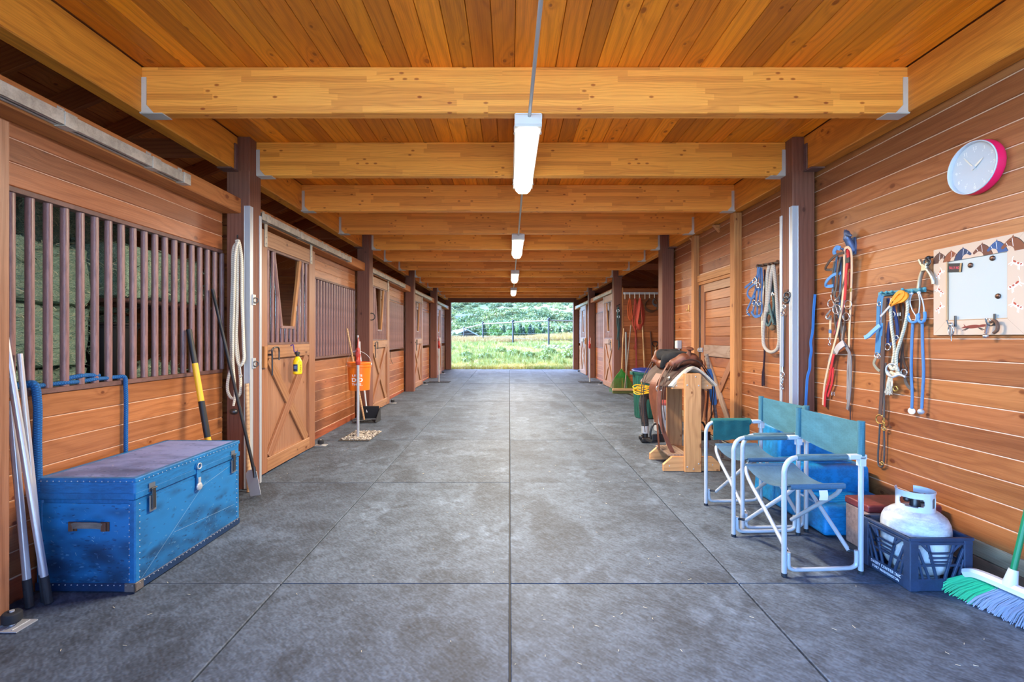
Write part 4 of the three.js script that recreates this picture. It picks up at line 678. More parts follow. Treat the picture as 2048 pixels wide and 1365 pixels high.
  for (let z = -L / 2 + 0.03; z < L / 2; z += 0.032) { rv(W / 2 + 0.004, 0.034, z); rv(W / 2 + 0.002, H - 0.016, z); }
  for (let x = -W / 2 + 0.03; x < W / 2; x += 0.032) { rv(x, 0.034, L / 2 + 0.004); rv(x, H - 0.012, L / 2 + 0.003); }
  for (let y = 0.06; y < LID; y += 0.032) { rv(W / 2, y, L / 2 - 0.03); rv(W / 2 - 0.03, y, L / 2); rv(W / 2, y, -L / 2 + 0.03); }
  stuffPart(mesh('rivets', mergeGeometries(rivets), M.galv, t));
  mesh('corner_cap', merge([bdGeo([W / 2 - 0.05, W / 2 + 0.006], [0, 0.045], [L / 2 - 0.001, L / 2 + 0.006], 'x', 0.002), bdGeo([W / 2 - 0.001, W / 2 + 0.006], [0, 0.045], [L / 2 - 0.05, L / 2 + 0.006], 'z', 0.002)]), std('#77706c', 0.6, { metalness: 0.4, map: mottle }), t);
  for (const z of [0.35, -0.38]) { // draw-bolt latches
    const l = new THREE.Group(); l.name = 'latch'; l.position.set(W / 2 + 0.002, LID, z); t.add(l);
    mesh('latch_plate', merge([bdGeo([0, 0.004], [0.015, 0.06], [-0.022, 0.022], 'y', 0.001), bdGeo([0.003, 0.008], [-0.09, -0.005], [-0.024, 0.024], 'y', 0.001)]), std('#6d757e', 0.5, { metalness: 0.4 }), l); mesh('latch_lever', merge([bdGeo([0.008, 0.016], [-0.075, 0.03], [-0.013, 0.013], 'y', 0.003), rod([0.012, 0.032, -0.02], [0.012, 0.032, 0.02], 0.005)]), M.darkMetal, l);
  }
  const h = new THREE.Group(); h.name = 'hasp'; h.position.set(W / 2 + 0.004, LID, -0.02); t.add(h);
  mesh('lock_plate', merge([xf(new THREE.CylinderGeometry(0.027, 0.027, 0.006, 18), [0, 0.05, 0], [0, 0, Math.PI / 2]), bdGeo([0, 0.006], [-0.075, 0.035], [-0.018, 0.018], 'y', 0.002)]), blue, h); mesh('lock_ring', xf(torus(0.017, 0.004), [0.009, 0.05, 0], [0, Math.PI / 2, 0]), M.galv, h); mesh('lock_knob', merge([xf(lathe([[0, 0.012], [0.018, 0.01], [0.024, 0.004], [0.024, 0]], 18), [0.006, -0.075, 0], [0, 0, -Math.PI / 2]), bdGeo([0.006, 0.012], [-0.06, -0.02], [-0.012, 0.012], 'y', 0.002)]), M.galv, h);
  const hd = new THREE.Group(); hd.name = 'end_handle'; hd.position.set(0.02, 0.335, L / 2); t.add(hd);
  mesh('leather_strap', strap([[-0.085, 0, 0.006], [-0.06, 0.012, 0.02], [0, 0.018, 0.032], [0.06, 0.012, 0.02], [0.085, 0, 0.006]], 0.03, 0.007, [0, 0, 1]), std('#7d756c', 0.8, { map: mottle }), hd);
  for (const x of [-0.085, 0.085]) mesh('handle_loop', merge([bdGeo([x - 0.022, x + 0.022], [-0.024, 0.024], [0, 0.004], 'x', 0.001), bdGeo([x - 0.012, x + 0.012], [-0.02, 0.024], [0.008, 0.016], 'y', 0.003)]), M.rust, hd);
}
// ---------------------------------------------------------------- poles, ropes and tools along the left wall
{
  const pole = (label, a, b, tel) => {
    const A = V(a), D = V(b).sub(A), L = D.length(); D.normalize(); const o = thing('silver_pole', label, 'pole', a), p = (t) => D.clone().multiplyScalar(t * L).toArray();
    mesh('shaft', rod(p(0.06), p(1), tel, 14), M.aluPole, o); const gl = 0.135 / L; mesh('grip', sweep(Array.from({ length: 27 }, (_, i) => V(p(i / 26 * gl))), circle(1, 12), { scale: (t) => (tel + 0.0015) * (1 + 0.05 * Math.abs(Math.sin(t * 26))) }), M.grip, o); mesh('end_plug', rod(p(0), p(0.006), tel * 0.9, 12), M.black, o);
  };
  pole('silver pole with black grip, the one nearest the blue trunk', [-2.275, fy(2.36) + 0.004, -2.37], [-2.452, 1.34, -2.33], 0.0155);
  pole('silver pole with black grip, leaning farthest from the trunk', [-2.335, fy(2.34) + 0.004, -2.335], [-2.455, 1.02, -2.36], 0.0165);
  pole('thin silver pole, squeezed between the two thicker ones', [-2.31, fy(2.37) + 0.004, -2.385], [-2.45, 1.25, -2.40], 0.0125);
  const blueRope = std('#1f78c4', 0.85, { map: braid, bumpMap: braid, bumpScale: 0.002 });
  const S = 1.06;                                                                   // top of the sill channel
  tag(mesh('blue_rope', merge([rope([[-2.50, S + 0.025, -2.42], [-2.485, S + 0.028, -2.46], [-2.455, S + 0.03, -2.475], [-2.44, S - 0.06, -2.48], [-2.44, 0.8, -2.48], [-2.442, 0.62, -2.485], [-2.444, 0.42, -2.49]], 0.019, 60, 10), rope([[-2.50, S + 0.022, -2.42], [-2.515, S + 0.025, -2.44]], 0.019, 8, 10)]), blueRope), 'thick braided blue rope hanging over the sill beside the silver poles', 'rope');
  tag(mesh('blue_rope', merge([rope([[-2.49, S + 0.015, -2.53], [-2.50, S + 0.016, -2.62], [-2.478, S + 0.018, -2.70], [-2.495, S + 0.016, -2.79], [-2.482, S + 0.022, -2.88], [-2.49, S + 0.02, -2.95], [-2.475, S + 0.022, -3.02], [-2.452, S + 0.02, -3.055], [-2.447, S - 0.05, -3.06], [-2.446, 0.7, -3.06], [-2.446, 0.57, -3.06]], 0.0125, 90, 8), rope([[-2.49, S + 0.04, -2.69], [-2.475, S + 0.05, -2.77], [-2.49, S + 0.048, -2.84], [-2.48, S + 0.042, -2.90]], 0.013, 24, 8)]), blueRope), 'flat blue rope lying along the sill and hanging down behind the trunk', 'rope');
  const yb = thing('striped_tool', 'black and yellow tool handle leaning on the bars behind the trunk', 'tool', [-2.17, fy(3.62), -3.60]), P = (t) => V(0, 0.01, 0).lerp(V(-0.275, 1.37, -0.06), t);
  for (const [a, b, m, r] of [[0.0, 0.40, 'y', 0.021], [0.40, 0.60, 'k', 0.022], [0.60, 0.81, 'y', 0.021], [0.81, 1, 'k', 0.019]]) mesh(m === 'y' ? 'yellow_section' : 'black_section', rod(P(a), P(b), r, 12), m === 'y' ? std('#f2b62a', 0.4) : M.black, yb);
  const sc = thing('ice_scraper', 'long black steel bar with a flat blade on the floor, leaning by the post', 'scraper', [-2.09, fy(3.95) + 0.004, -3.955]);
  mesh('shaft', rod([-0.012, 0.19, 0.0], [-0.352, 1.70, 0.01], 0.0125, 12), M.iron, sc); mesh('ferrule', sweep([V(-0.004, 0.15, 0), V(-0.012, 0.2, 0), V(-0.02, 0.235, 0)], circle(0.015, 10)), M.darkMetal, sc);
  { const m = mesh('blade', extrude([[-0.043, 0], [0.043, 0], [0.046, 0.19], [0.02, 0.215], [-0.02, 0.215], [-0.046, 0.19]], 0.004, 0.001), M.galv, sc); m.rotation.z = 0.2; }
  tag(mesh('wooden_stick', rod([-2.205, fy(4.05), -4.06], [-2.235, 0.94, -4.085], 0.0165, 12), M.handle), 'plain pale wooden stick standing against the first left post', 'stick');
  // white lead rope on the first post
  const z0 = -posts[1], wr = thing('white_rope', 'coiled white cotton lead rope hanging on the first left post', 'rope', at(474, 478, 4.10)), q = (px, py, k = 0) => { const p = at(px, py, 4.095 - k), o = wr.position; return [p[0] - o.x, p[1] - o.y, p[2] - o.z]; };
  const cot = std('#efe4cc', 0.9, { map: twistTex });
  mesh('rope_coil', merge([rope([q(476, 484), q(468, 494), q(465, 560), q(462, 660), q(462, 735), q(456, 760), q(456, 785), q(464, 797), q(478, 792), q(481, 765), q(475, 700), q(470, 600), q(470, 510), q(476, 481, 0.02), q(482, 505, 0.02), q(484, 600, 0.02), q(487, 690, 0.02), q(487, 722, 0.02), q(480, 732, 0.02), q(474, 715, 0.02), q(475, 600, 0.02), q(475, 500, 0.02), q(473, 480, 0.03)], 0.0125, 150, 8), rope([q(478, 480, 0.04), q(472, 500, 0.04), q(468, 600, 0.04), q(466, 720, 0.04), q(470, 790, 0.03), q(467, 812, 0.03)], 0.0105, 50, 8)]), cot, wr);
  mesh('hook', rope([q(475, 474, -0.03), q(475, 476, 0.05), q(475, 470, 0.06)], 0.006, 10), M.iron, wr);
  mesh('snap', merge([rod(q(480, 735, 0.02), q(481, 748, 0.02), 0.006), xf(torus(0.012, 0.004), q(481, 752, 0.02))]), M.galv, wr); mesh('rope_ball', xf(new THREE.SphereGeometry(0.034, 18, 12), q(467.5, 824, 0.035), [0, 0, 0], [1, 0.75, 0.8]), M.darkMetal, wr);
  for (const [py, l] of [[600, 'steel tie ring plate on the side of the first left post'], [727, 'small steel latch plate low on the first left post']]) { const X = -2.226, p = onX(508, py, X), o = thing('tie_plate', l, 'bracket', p); mesh('plate', xf(rbox(0.008, 0.09, 0.05, 0.002), [0, 0, 0]), M.galv, o); mesh('ring', xf(torus(0.022, 0.006), [0.014, -0.005, 0], [0, 0.9, 0]), M.darkMetal, o); }
  // fly-spray bottle hung on the door
  const bp = onX(595, 730, -2.235), sb = thing('spray_bottle', 'yellow spray bottle with black trigger hanging on the first closed stall door', 'spray bottle', [bp[0], bp[1] - 0.10, bp[2]]);
  const lab = canvasTex(256, 128, (c) => { c.fillStyle = '#f0cf1c'; c.fillRect(0, 0, 256, 128); c.fillStyle = '#1d2f52'; c.fillRect(40, 20, 92, 96); c.fillStyle = '#56779c'; c.fillRect(54, 40, 60, 40); c.save(); c.translate(188, 68); c.rotate(-Math.PI / 2); c.fillStyle = '#1b1b1b'; c.font = 'bold 40px sans-serif'; c.fillText('Ultra', -52, 14); c.restore(); });
  mesh('bottle', lathe([[0, 0], [0.04, 0], [0.045, 0.008], [0.045, 0.13], [0.04, 0.15], [0.018, 0.185], [0.016, 0.2], [0, 0.2]], 24), std('#f4cf12', 0.35), sb); { const m = mesh('label', new THREE.CylinderGeometry(0.0458, 0.0458, 0.10, 24, 1, true, -1.2, 3.2), std('#ffffff', 0.5, { map: lab, side: THREE.DoubleSide }), sb); m.position.y = 0.072; }
  mesh('trigger_head', merge([xf(rbox(0.03, 0.028, 0.075, 0.006), [0, 0.222, 0.005]), xf(new THREE.CylinderGeometry(0.017, 0.019, 0.025, 14), [0, 0.2, 0]), rope([[0, 0.22, -0.03], [0, 0.2, -0.038], [0, 0.178, -0.032]], 0.005, 10)]), M.black, sb); mesh('hanging_hook', rope([[-0.06, 0.30, 0.03], [-0.035, 0.31, 0.025], [-0.03, 0.27, 0.02], [-0.025, 0.235, 0.01], [0.0, 0.24, -0.005]], 0.006, 24), std('#5a3f86', 0.4), sb);
}
// yard hydrants with red heads; the first stands in a square of gravel and carries a bucket
{
  const red = std('#c23a2c', 0.5, { map: mottle }), pale = std('#dcd3cf', 0.5);
  const mk = (label, x, d, rotY) => {
    const o = thing('yard_hydrant', label, 'hydrant', [x, fy(d), -d], rotY);
    mesh('standpipe', xf(new THREE.CylinderGeometry(0.0175, 0.0175, 0.96, 14), [0, 0.48, 0]), M.galv, o);
    mesh('head', merge([xf(lathe([[0.02, 0], [0.03, 0.01], [0.03, 0.06], [0.024, 0.08], [0.03, 0.1], [0.034, 0.14], [0.03, 0.2], [0.02, 0.22], [0, 0.22]], 16), [0, 0.94, 0]), rod([0, 1.05, 0], [0.0, 1.0, 0.085], 0.016), xf(lathe([[0.012, 0], [0.02, 0.0], [0.02, 0.035], [0.012, 0.035]], 12), [0, 0.975, 0.085])]), red, o);
    mesh('lever', beamBetween([0.0, 1.12, 0.045], [0.0, 1.29, -0.035], 0.022, 0.012, [1, 0, 0]), red, o); mesh('link', rod([0.028, 1.08, 0.02], [0.022, 1.24, -0.01], 0.006), pale, o); return o;
  };
  mk('yard hydrant with red head standing in gravel, nearest, with the orange bucket', -1.944, 6.16, 0.2);
  mk('slim grey hydrant post at the left near the open end', -1.97, 13.4, 0.4); mk('grey hydrant post with red head on the right near the open end', 2.24, 13.4, -0.4);
  for (const [x, d, l] of [[-1.97, 13.45, 'dark drain square at the foot of the far left hydrant'], [2.24, 13.45, 'dark drain square at the foot of the far right hydrant']]) { const o = tag(mesh('drain_cover', merge([bdGeo([-0.3, 0.3], [0, 0.008], [-0.22, 0.22], 'x', 0.002), ...[-0.2, -0.1, 0, 0.1, 0.2].map((q) => bdGeo([q - 0.01, q + 0.01], [0.008, 0.014], [-0.2, 0.2], 'z', 0.001))]), M.rubber), l, 'drain'); o.position.set(x, fy(d) + 0.001, -d); }
  const list = []; for (let i = 0; i < 620; i++) { const g = new THREE.IcosahedronGeometry(rr(0.007, 0.016), 0); list.push(xf(g, [rr(-0.17, 0.19), rr(0.003, 0.012), rr(-0.30, 0.28)], [rr(0, 6), rr(0, 6), rr(0, 6)], [1.3, 0.7, 1])); }
  const gm = ['#a49c92', '#7d766e', '#bdb6ac']; const gr = thing('gravel', 'patch of pale gravel let into the floor round the first hydrant', 'gravel', [-1.945, fy(6.3), -6.3]); gr.userData.kind = 'stuff';
  gm.forEach((c, k) => mesh('pebbles', mergeGeometries(list.filter((_, i) => i % 3 === k)), std(c, 0.9), gr)); { const b = mesh('bed', new THREE.BoxGeometry(0.39, 0.006, 0.62), std('#4a453f', 0.95), gr); b.position.y = 0.002; }
  const bt = canvasTex(1024, 512, (c) => { c.fillStyle = '#ee7518'; c.fillRect(0, 0, 1024, 512); c.fillStyle = '#f6efe9'; c.textAlign = 'center'; c.font = 'bold 66px sans-serif'; c.fillText("LET'S", 500, 196); c.font = 'bold 128px sans-serif'; c.fillText('DO', 500, 318); c.font = 'bold 70px sans-serif'; c.fillText('THIS.', 500, 398); });
  const bk = thing('plastic_bucket', 'orange plastic bucket hanging from the first hydrant', 'bucket', [-1.985, 0.642, -6.345]), orange = std('#ee7518', 0.4);
  { const b = mesh('bucket_body', lathe([[0.132, 0.0], [0.148, 0.30]], 40), std('#ffffff', 0.42, { map: bt }), bk); b.rotation.y = Math.PI + 0.16; }
  mesh('bucket_rim', lathe([[0.146, 0.30], [0.153, 0.302], [0.153, 0.325], [0.149, 0.327], [0.149, 0.335], [0.155, 0.337], [0.155, 0.362], [0.152, 0.368], [0.145, 0.368], [0.142, 0.3], [0.126, 0.01], [0, 0.01], [0, 0], [0.13, 0], [0.132, 0.002]], 40), orange, bk);
  mesh('bail', rope([[-0.158, 0.34, 0], [-0.15, 0.40, 0.01], [-0.10, 0.47, 0.06], [0.0, 0.52, 0.14], [0.05, 0.515, 0.14], [0.11, 0.47, 0.06], [0.15, 0.40, 0.01], [0.158, 0.34, 0]], 0.0025, 40, 6), M.galv, bk); for (const s of [-1, 1]) mesh('bail_ear', xf(lathe([[0, 0], [0.016, 0], [0.014, 0.008], [0, 0.008]], 12), [s * 0.155, 0.34, 0], [0, 0, -s * Math.PI / 2]), M.white, bk);
  const dp = thing('dust_pan', 'black scoop pan with a white handle standing behind the orange bucket', 'dustpan', [-2.16, fy(7.4), -7.36]);
  mesh('pan', merge([bdGeo([-0.14, 0.16], [0.0, 0.008], [-0.13, 0.15], 'x', 0.002), xf(bdGeo([-0.15, 0.13], [0, 0.20], [-0.145, -0.13], 'x', 0.003), [0, 0, 0], [0.15, 0, 0]), extrudeSide(-0.142), extrudeSide(0.152)]), M.rubber, dp); mesh('handle', rod([-0.06, 0.12, -0.12], [-0.20, 1.32, -0.10], 0.013), M.white, dp);
  const rk = thing('wooden_rake', 'brown wooden-handled rake leaning on the wall behind the orange bucket', 'rake', [-2.23, fy(7.3), -7.30]); mesh('handle', rod([0.03, 0.02, 0.02], [-0.222, 1.42, 0.06], 0.014), M.handle, rk); mesh('rake_head', merge([rod([-0.12, 0.03, 0.12], [0.12, 0.03, -0.02], 0.01), ...Array.from({ length: 9 }, (_, i) => rod([-0.12 + 0.03 * i, 0.03, 0.12 - 0.0175 * i], [-0.11 + 0.03 * i, 0.004, 0.15 - 0.0175 * i], 0.003, 6))]), M.darkMetal, rk);
  function extrudeSide(x) { return xf(extrude([[-0.145, 0], [0.15, 0], [0.15, 0.02], [-0.13, 0.20]], 0.008, 0.001), [x - 0.004, 0, 0], [0, -Math.PI / 2, 0], [1, 1, 1]); }
  // small hook on the second bay's wall and loose cord
  tag(mesh('wire_ring', merge([xf(torus(0.05, 0.004), onX(775, 716, -2.44), [0, Math.PI / 2, 0]), rope([onX(781, 700, -2.44), onX(782, 720, -2.42), onX(786, 728, -2.44)], 0.004, 12)]), M.iron), 'dark wire ring on the pale planks of the second left stall', 'ring');
  // bits of straw dropped on the mats
  const ch = []; for (let i = 0; i < 120; i++) { const d = 1.9 + 6 * Math.pow(rnd(), 1.5), x = rr(-2.2, 2.4); ch.push(xf(new THREE.BoxGeometry(rr(0.006, 0.022), 0.001, 0.0016), [x, fy(d) + 0.002, -d], [0, rr(0, 6), 0])); } const cm = mesh('straw_chaff', mergeGeometries(ch), std('#d9cfae', 0.9)); cm.userData = { kind: 'stuff', label: 'scattered bits of straw on the grey floor mats', category: 'straw' };
}

// ---------------------------------------------------------------- right side: folding chairs
{
  const teal = std('#4f8894', 0.85, { map: cloth, bumpMap: cloth, bumpScale: 0.0006 }), tealSeatSkyTint = std('#587f9c', 0.85, { map: cloth, bumpMap: cloth, bumpScale: 0.0006 }), sleeve = std('#5d7a80', 0.8, { map: mottle }), tealDark = std('#24706e', 0.85, { map: cloth });  // seat: same fabric as the back, bluish sky light put into its colour
  const sheet = (n, f, thick, nz = 14) => { // thin curved sheet: f(u, v) -> point, u across 0..1, v along 0..1
    const pos = [], uv = [], idx = [], P = (u, v) => V(f(u, v)), N = n + 1, Mz = nz + 1, E = 1e-3;
    for (const s of [1, -1]) for (let j = 0; j < Mz; j++) for (let i = 0; i < N; i++) { const u = i / n, v = j / nz, p = P(u, v), a = P(Math.min(1, u + E), v).sub(P(Math.max(0, u - E), v)), b = P(u, Math.min(1, v + E)).sub(P(u, Math.max(0, v - E))), nn = a.cross(b).normalize(); p.addScaledVector(nn, s * thick / 2); pos.push(p.x, p.y, p.z); uv.push(u * 0.5, v * 0.5); }
    const o = N * Mz; for (let j = 0; j < nz; j++) for (let i = 0; i < n; i++) { const a = j * N + i, b = a + 1, c = a + N, d = c + 1; idx.push(a, b, c, b, d, c, o + a, o + c, o + b, o + b, o + c, o + d); }
    const edge = []; for (let i = 0; i < n; i++) edge.push([i, i + 1]); for (let j = 0; j < nz; j++) edge.push([j * N + n, (j + 1) * N + n]); for (let i = n; i > 0; i--) edge.push([nz * N + i, nz * N + i - 1]); for (let j = nz; j > 0; j--) edge.push([j * N, (j - 1) * N]);
    for (const [a, b] of edge) idx.push(a, o + a, b, b, o + a, o + b);
    const g = new THREE.BufferGeometry(); g.setAttribute('position', new THREE.Float32BufferAttribute(pos, 3)); g.setAttribute('uv', new THREE.Float32BufferAttribute(uv, 2)); g.setIndex(idx); g.computeVertexNormals(); return toCreasedNormals(g, 0.8);
  };
  const W = 0.262, R = 0.0135;
  function chair(label, pos, turn, second) {
    const o = thing('folding_chair', label, 'chair', pos, turn);
    for (const s of [1, -1]) {
      const sf = mesh('side_frame', rope([[-0.22, 0, s * W], [-0.22, 0.3, s * W], [-0.22, 0.54, s * W], [-0.218, 0.585, s * W], [-0.20, 0.625, s * W], [-0.17, 0.646, s * W], [-0.12, 0.651, s * W], [0.0, 0.65, s * W], [0.21, 0.648, s * W]], R, 60, 12), M.alu, o);
      mesh('back_post', rod([0.222, 0, s * W], [0.225, 0.845, s * W], R, 12), M.alu, o);
      mesh('arm_sleeve', sweep([[-0.15, 0.651, s * W], [-0.14, 0.651, s * W], [0.13, 0.65, s * W], [0.14, 0.65, s * W]].map((p) => V(p)), circle(0.018, 12), { scale: (t) => t < 0.1 || t > 0.9 ? 0.86 : 1 }), sleeve, sf);
      mesh('arm_bracket', merge([bdGeo([0.15, 0.245], [0.637, 0.664], [s * W - 0.017, s * W + 0.017], 'x', 0.003), bdGeo([0.207, 0.243], [0.60, 0.65], [s * W - 0.017, s * W + 0.017], 'y', 0.003)]), M.white, o);
      mesh('floor_bar', rope([[-0.196, 0.13, s * W], [-0.196, 0.075, s * W], [-0.192, 0.05, s * W], [-0.17, 0.036, s * W], [-0.13, 0.033, s * W], [0.13, 0.033, s * W], [0.17, 0.036, s * W], [0.193, 0.05, s * W], [0.197, 0.075, s * W], [0.197, 0.13, s * W]], 0.0115, 60, 10), M.alu, o);
      for (const x of [-0.22, 0.222]) mesh('foot_cap', rod([x, -0.0, s * W], [x, 0.018, s * W], R + 0.002, 12), M.grip, sf);
      // scissor tube: up from one floor bar, along under the seat, down to the same side again
      const a = s * (W - 0.03), b = -s * (W - 0.045), k = s > 0 ? 0 : 0.022;
      mesh('scissor_leg', rope([[-0.178 + k, 0.115, a], [-0.176 + k, 0.27, a + (b - a) * 0.46], [-0.172 + k, 0.43, a + (b - a) * 0.93], [-0.155 + k, 0.468, b], [-0.11, 0.474, b], [0.1, 0.474, b], [0.155 - k, 0.468, b], [0.172 - k, 0.43, a + (b - a) * 0.93], [0.176 - k, 0.27, a + (b - a) * 0.46], [0.178 - k, 0.115, a]], 0.0115, 90, 10), M.alu, o);
      for (const x of [-0.178 + k, 0.178 - k]) mesh('leg_clip', merge([rod([x, 0.125, a - s * 0.012], [x < 0 ? -0.197 : 0.197, 0.118, s * W], 0.008, 8), xf(new THREE.SphereGeometry(0.011, 8, 6), [x, 0.115, a])]), M.grip, o);
    }
    const se = mesh('seat', sheet(10, (u, v) => { const z = (u - 0.5) * 2 * (W - 0.035), e = Math.abs(u - 0.5) * 2; return [-0.165 + 0.33 * v, 0.489 - 0.055 * (1 - e * e) - 0.012 * Math.sin(v * 3.14) * (1 - e), z]; }, 0.004, 12), tealSeatSkyTint, o);
    for (const s of [1, -1]) mesh('seat_hem', rod([-0.16, 0.475, s * (W - 0.045)], [0.16, 0.475, s * (W - 0.045)], 0.0165, 12), tealSeatSkyTint, se);
    const bk = mesh('back_rest', sheet(16, (u, v) => { const z = (u - 0.5) * 2 * W, b = Math.sin(u * Math.PI), y = mix(0.655 - 0.05 * b, 0.842 - 0.012 * b, v); return [0.226 + 0.045 * b, y, z]; }, 0.004, 6), teal, o);
    for (const s of [1, -1]) mesh('back_sleeve', sweep([[0.224, 0.655, s * W], [0.225, 0.848, s * W]].map((p) => V(p)), circle(0.019, 14)), teal, bk);
    if (second) { // cloth pouch rolled over the far arm
      mesh('arm_cover', sweep([[-0.17, 0.652, -W], [0.13, 0.651, -W]].map((p) => V(p)), circle(0.028, 14)), tealDark, o);
      mesh('arm_pouch', sheet(12, (u, v) => [-0.175 + 0.29 * u, 0.665 - 0.15 * v + 0.004 * Math.sin(u * 14) * v, -W + 0.028 + 0.006 * Math.sin(u * 18) * (1 - v)], 0.006, 8), tealDark, o);
    } else { const m = mesh('care_label', sheet(4, (u, v) => [0.0 + 0.05 * u, 0.458 - 0.055 * v, W - 0.028 + 0.006 * Math.sin(v * 3)], 0.001, 4), M.cream, o); }
    return o;
  }
  chair('teal folding director chair, the nearer one, with a white tag under its seat', [1.712, fy(2.91), -2.913], 0.064);
  chair('teal folding director chair behind the nearer one, a cloth pouch on its far arm', [1.765, fy(3.5), -3.49], 0.06, true);
}
// ---------------------------------------------------------------- mounting block, maroon box, crate with gas bottle, broom
{
  const bluePl = std('#1286c4', 0.4, { map: mottle }), mb = thing('mounting_block', 'bright blue plastic mounting steps against the wall behind the chairs', 'steps', [2.33, fy(3.6) + 0.002, -3.60]);
  const step = (h, z0, z1, dr) => { const g = new RoundedBoxGeometry(0.54, h, z1 - z0, 4, 0.028), p = g.attributes.position; for (let i = 0; i < p.count; i++) { const t = (p.getY(i) + h / 2) / h; p.setX(i, p.getX(i) * (1 - dr * t)); } g.computeVertexNormals(); return xf(g, [0, h / 2, (z0 + z1) / 2]); };
  mesh('low_step', step(0.20, 0.13, 0.46, 0.02), bluePl, mb); mesh('middle_step', step(0.385, -0.15, 0.16, 0.06), bluePl, mb); mesh('top_step', step(0.60, -0.46, -0.13, 0.16), bluePl, mb);
  for (const [y, z] of [[0.201, 0.30], [0.386, 0.0], [0.601, -0.29]]) mesh('tread', merge([-0.09, -0.05, -0.01, 0.03, 0.07].map((q) => bdGeo([-0.18, 0.18], [y - 0.002, y + 0.004], [z + q - 0.008, z + q + 0.008], 'x', 0.001))), bluePl, mb);
  const mBox = thing('storage_box', 'dusty maroon box between the blue steps and the crate', 'box', [2.385, fy(2.98) + 0.002, -2.995]), dust = std('#a08478', 0.75, { map: mottle }), maroon = std('#7c3434', 0.35, { map: mottle });
  mesh('box_body', xf(rbox(0.44, 0.25, 0.2, 0.012, 3), [0, 0.126, 0]), dust, mBox); mesh('box_lid', xf(rbox(0.45, 0.05, 0.21, 0.014, 3), [0, 0.272, 0]), maroon, mBox);
  // milk crate
  const cb = std('#2a3d5a', 0.55, { map: mottle }), cr = thing('milk_crate', 'dark blue milk crate with white lettering holding the gas bottle', 'crate', [2.23, fy(2.64) + 0.002, -2.645], 0.02), w = 0.165, H = 0.275;
  const bar2 = (a, b, wd, t = 0.010) => beamBetween([a[0], a[1], 0], [b[0], b[1], 0], wd, t, [0, 0, 1], 0.0015);
  const side = merge([bdGeo([-w, w], [0, 0.062], [-0.006, 0.006], 'x', 0.002), bdGeo([-w, w], [H - 0.038, H - 0.024], [-0.005, 0.006], 'x', 0.002), bdGeo([-w, w], [H - 0.016, H], [-0.006, 0.012], 'x', 0.002), bdGeo([-w, w], [H - 0.03, H - 0.01], [-0.004, 0.002], 'x', 0.001), bdGeo([-w, -w + 0.045], [0, H], [-0.006, 0.007], 'y', 0.003), bdGeo([w - 0.045, w], [0, H], [-0.006, 0.007], 'y', 0.003), bdGeo([-w, w], [0.125, 0.137], [-0.005, 0.004], 'x', 0.001),
    bar2([-0.07, H - 0.03], [-0.022, 0.06], 0.013), bar2([0.07, H - 0.03], [0.022, 0.06], 0.013), bar2([-0.12, H - 0.06], [-0.06, 0.06], 0.012), bar2([0.12, H - 0.06], [0.06, 0.06], 0.012), bar2([-0.12, 0.16], [-0.095, 0.06], 0.011), bar2([0.12, 0.16], [0.095, 0.06], 0.011), bar2([-0.10, H - 0.035], [-0.05, 0.19], 0.011), bar2([0.10, H - 0.035], [0.05, 0.19], 0.011),
    bar2([-0.058, 0.168], [0.058, 0.168], 0.009), bar2([-0.062, 0.192], [0.062, 0.192], 0.009), bar2([0.0 - 0.052, 0.148], [0.052, 0.148], 0.007)]);
  for (let k = 0; k < 4; k++) { const m = mesh('side_panel', side, cb, cr); m.rotation.y = k * Math.PI / 2; m.position.set(Math.sin(k * Math.PI / 2) * (w - 0.006), 0, Math.cos(k * Math.PI / 2) * (w - 0.006)); }
  mesh('crate_floor', merge([...Array.from({ length: 9 }, (_, i) => bdGeo([-w + 0.01, w - 0.01], [0.004, 0.014], [-0.148 + i * 0.037 - 0.008, -0.148 + i * 0.037 + 0.008], 'x', 0.001)), ...[-0.11, 0, 0.11].map((x) => bdGeo([x - 0.008, x + 0.008], [0.002, 0.012], [-w + 0.01, w - 0.01], 'z', 0.001))]), cb, cr);
  const ct = canvasTex(512, 128, (c) => { c.clearRect(0, 0, 512, 128); c.fillStyle = '#e9eef4'; c.textAlign = 'center'; c.font = 'bold 50px sans-serif'; c.fillText('DAIRY CENTER INC', 256, 52, 490); c.font = 'bold 42px sans-serif'; c.fillText('FORT WASHINGTON', 256, 106, 420); });
  { const m = mesh('lettering', new THREE.PlaneGeometry(0.235, 0.056), new THREE.MeshStandardMaterial({ map: ct, roughness: 0.6, transparent: true, alphaTest: 0.4 }), cr); m.rotation.y = -Math.PI / 2; m.position.set(-w - 0.0012, 0.033, 0.005); }
  const gb = thing('gas_bottle', 'white propane gas bottle with a collar handle standing in the crate', 'gas bottle', [2.235, fy(2.64) + 0.018, -2.645], 0);
  mesh('tank', lathe([[0, 0.02], [0.10, 0.025], [0.13, 0.05], [0.148, 0.09], [0.153, 0.13], [0.153, 0.262], [0.149, 0.292], [0.136, 0.322], [0.108, 0.346], [0.07, 0.362], [0.03, 0.368], [0, 0.369]], 48), M.whitePaint, gb);
  mesh('foot_ring', lathe([[0.098, 0], [0.102, 0], [0.102, 0.04], [0.098, 0.04], [0.098, 0]], 36), M.whitePaint, gb);
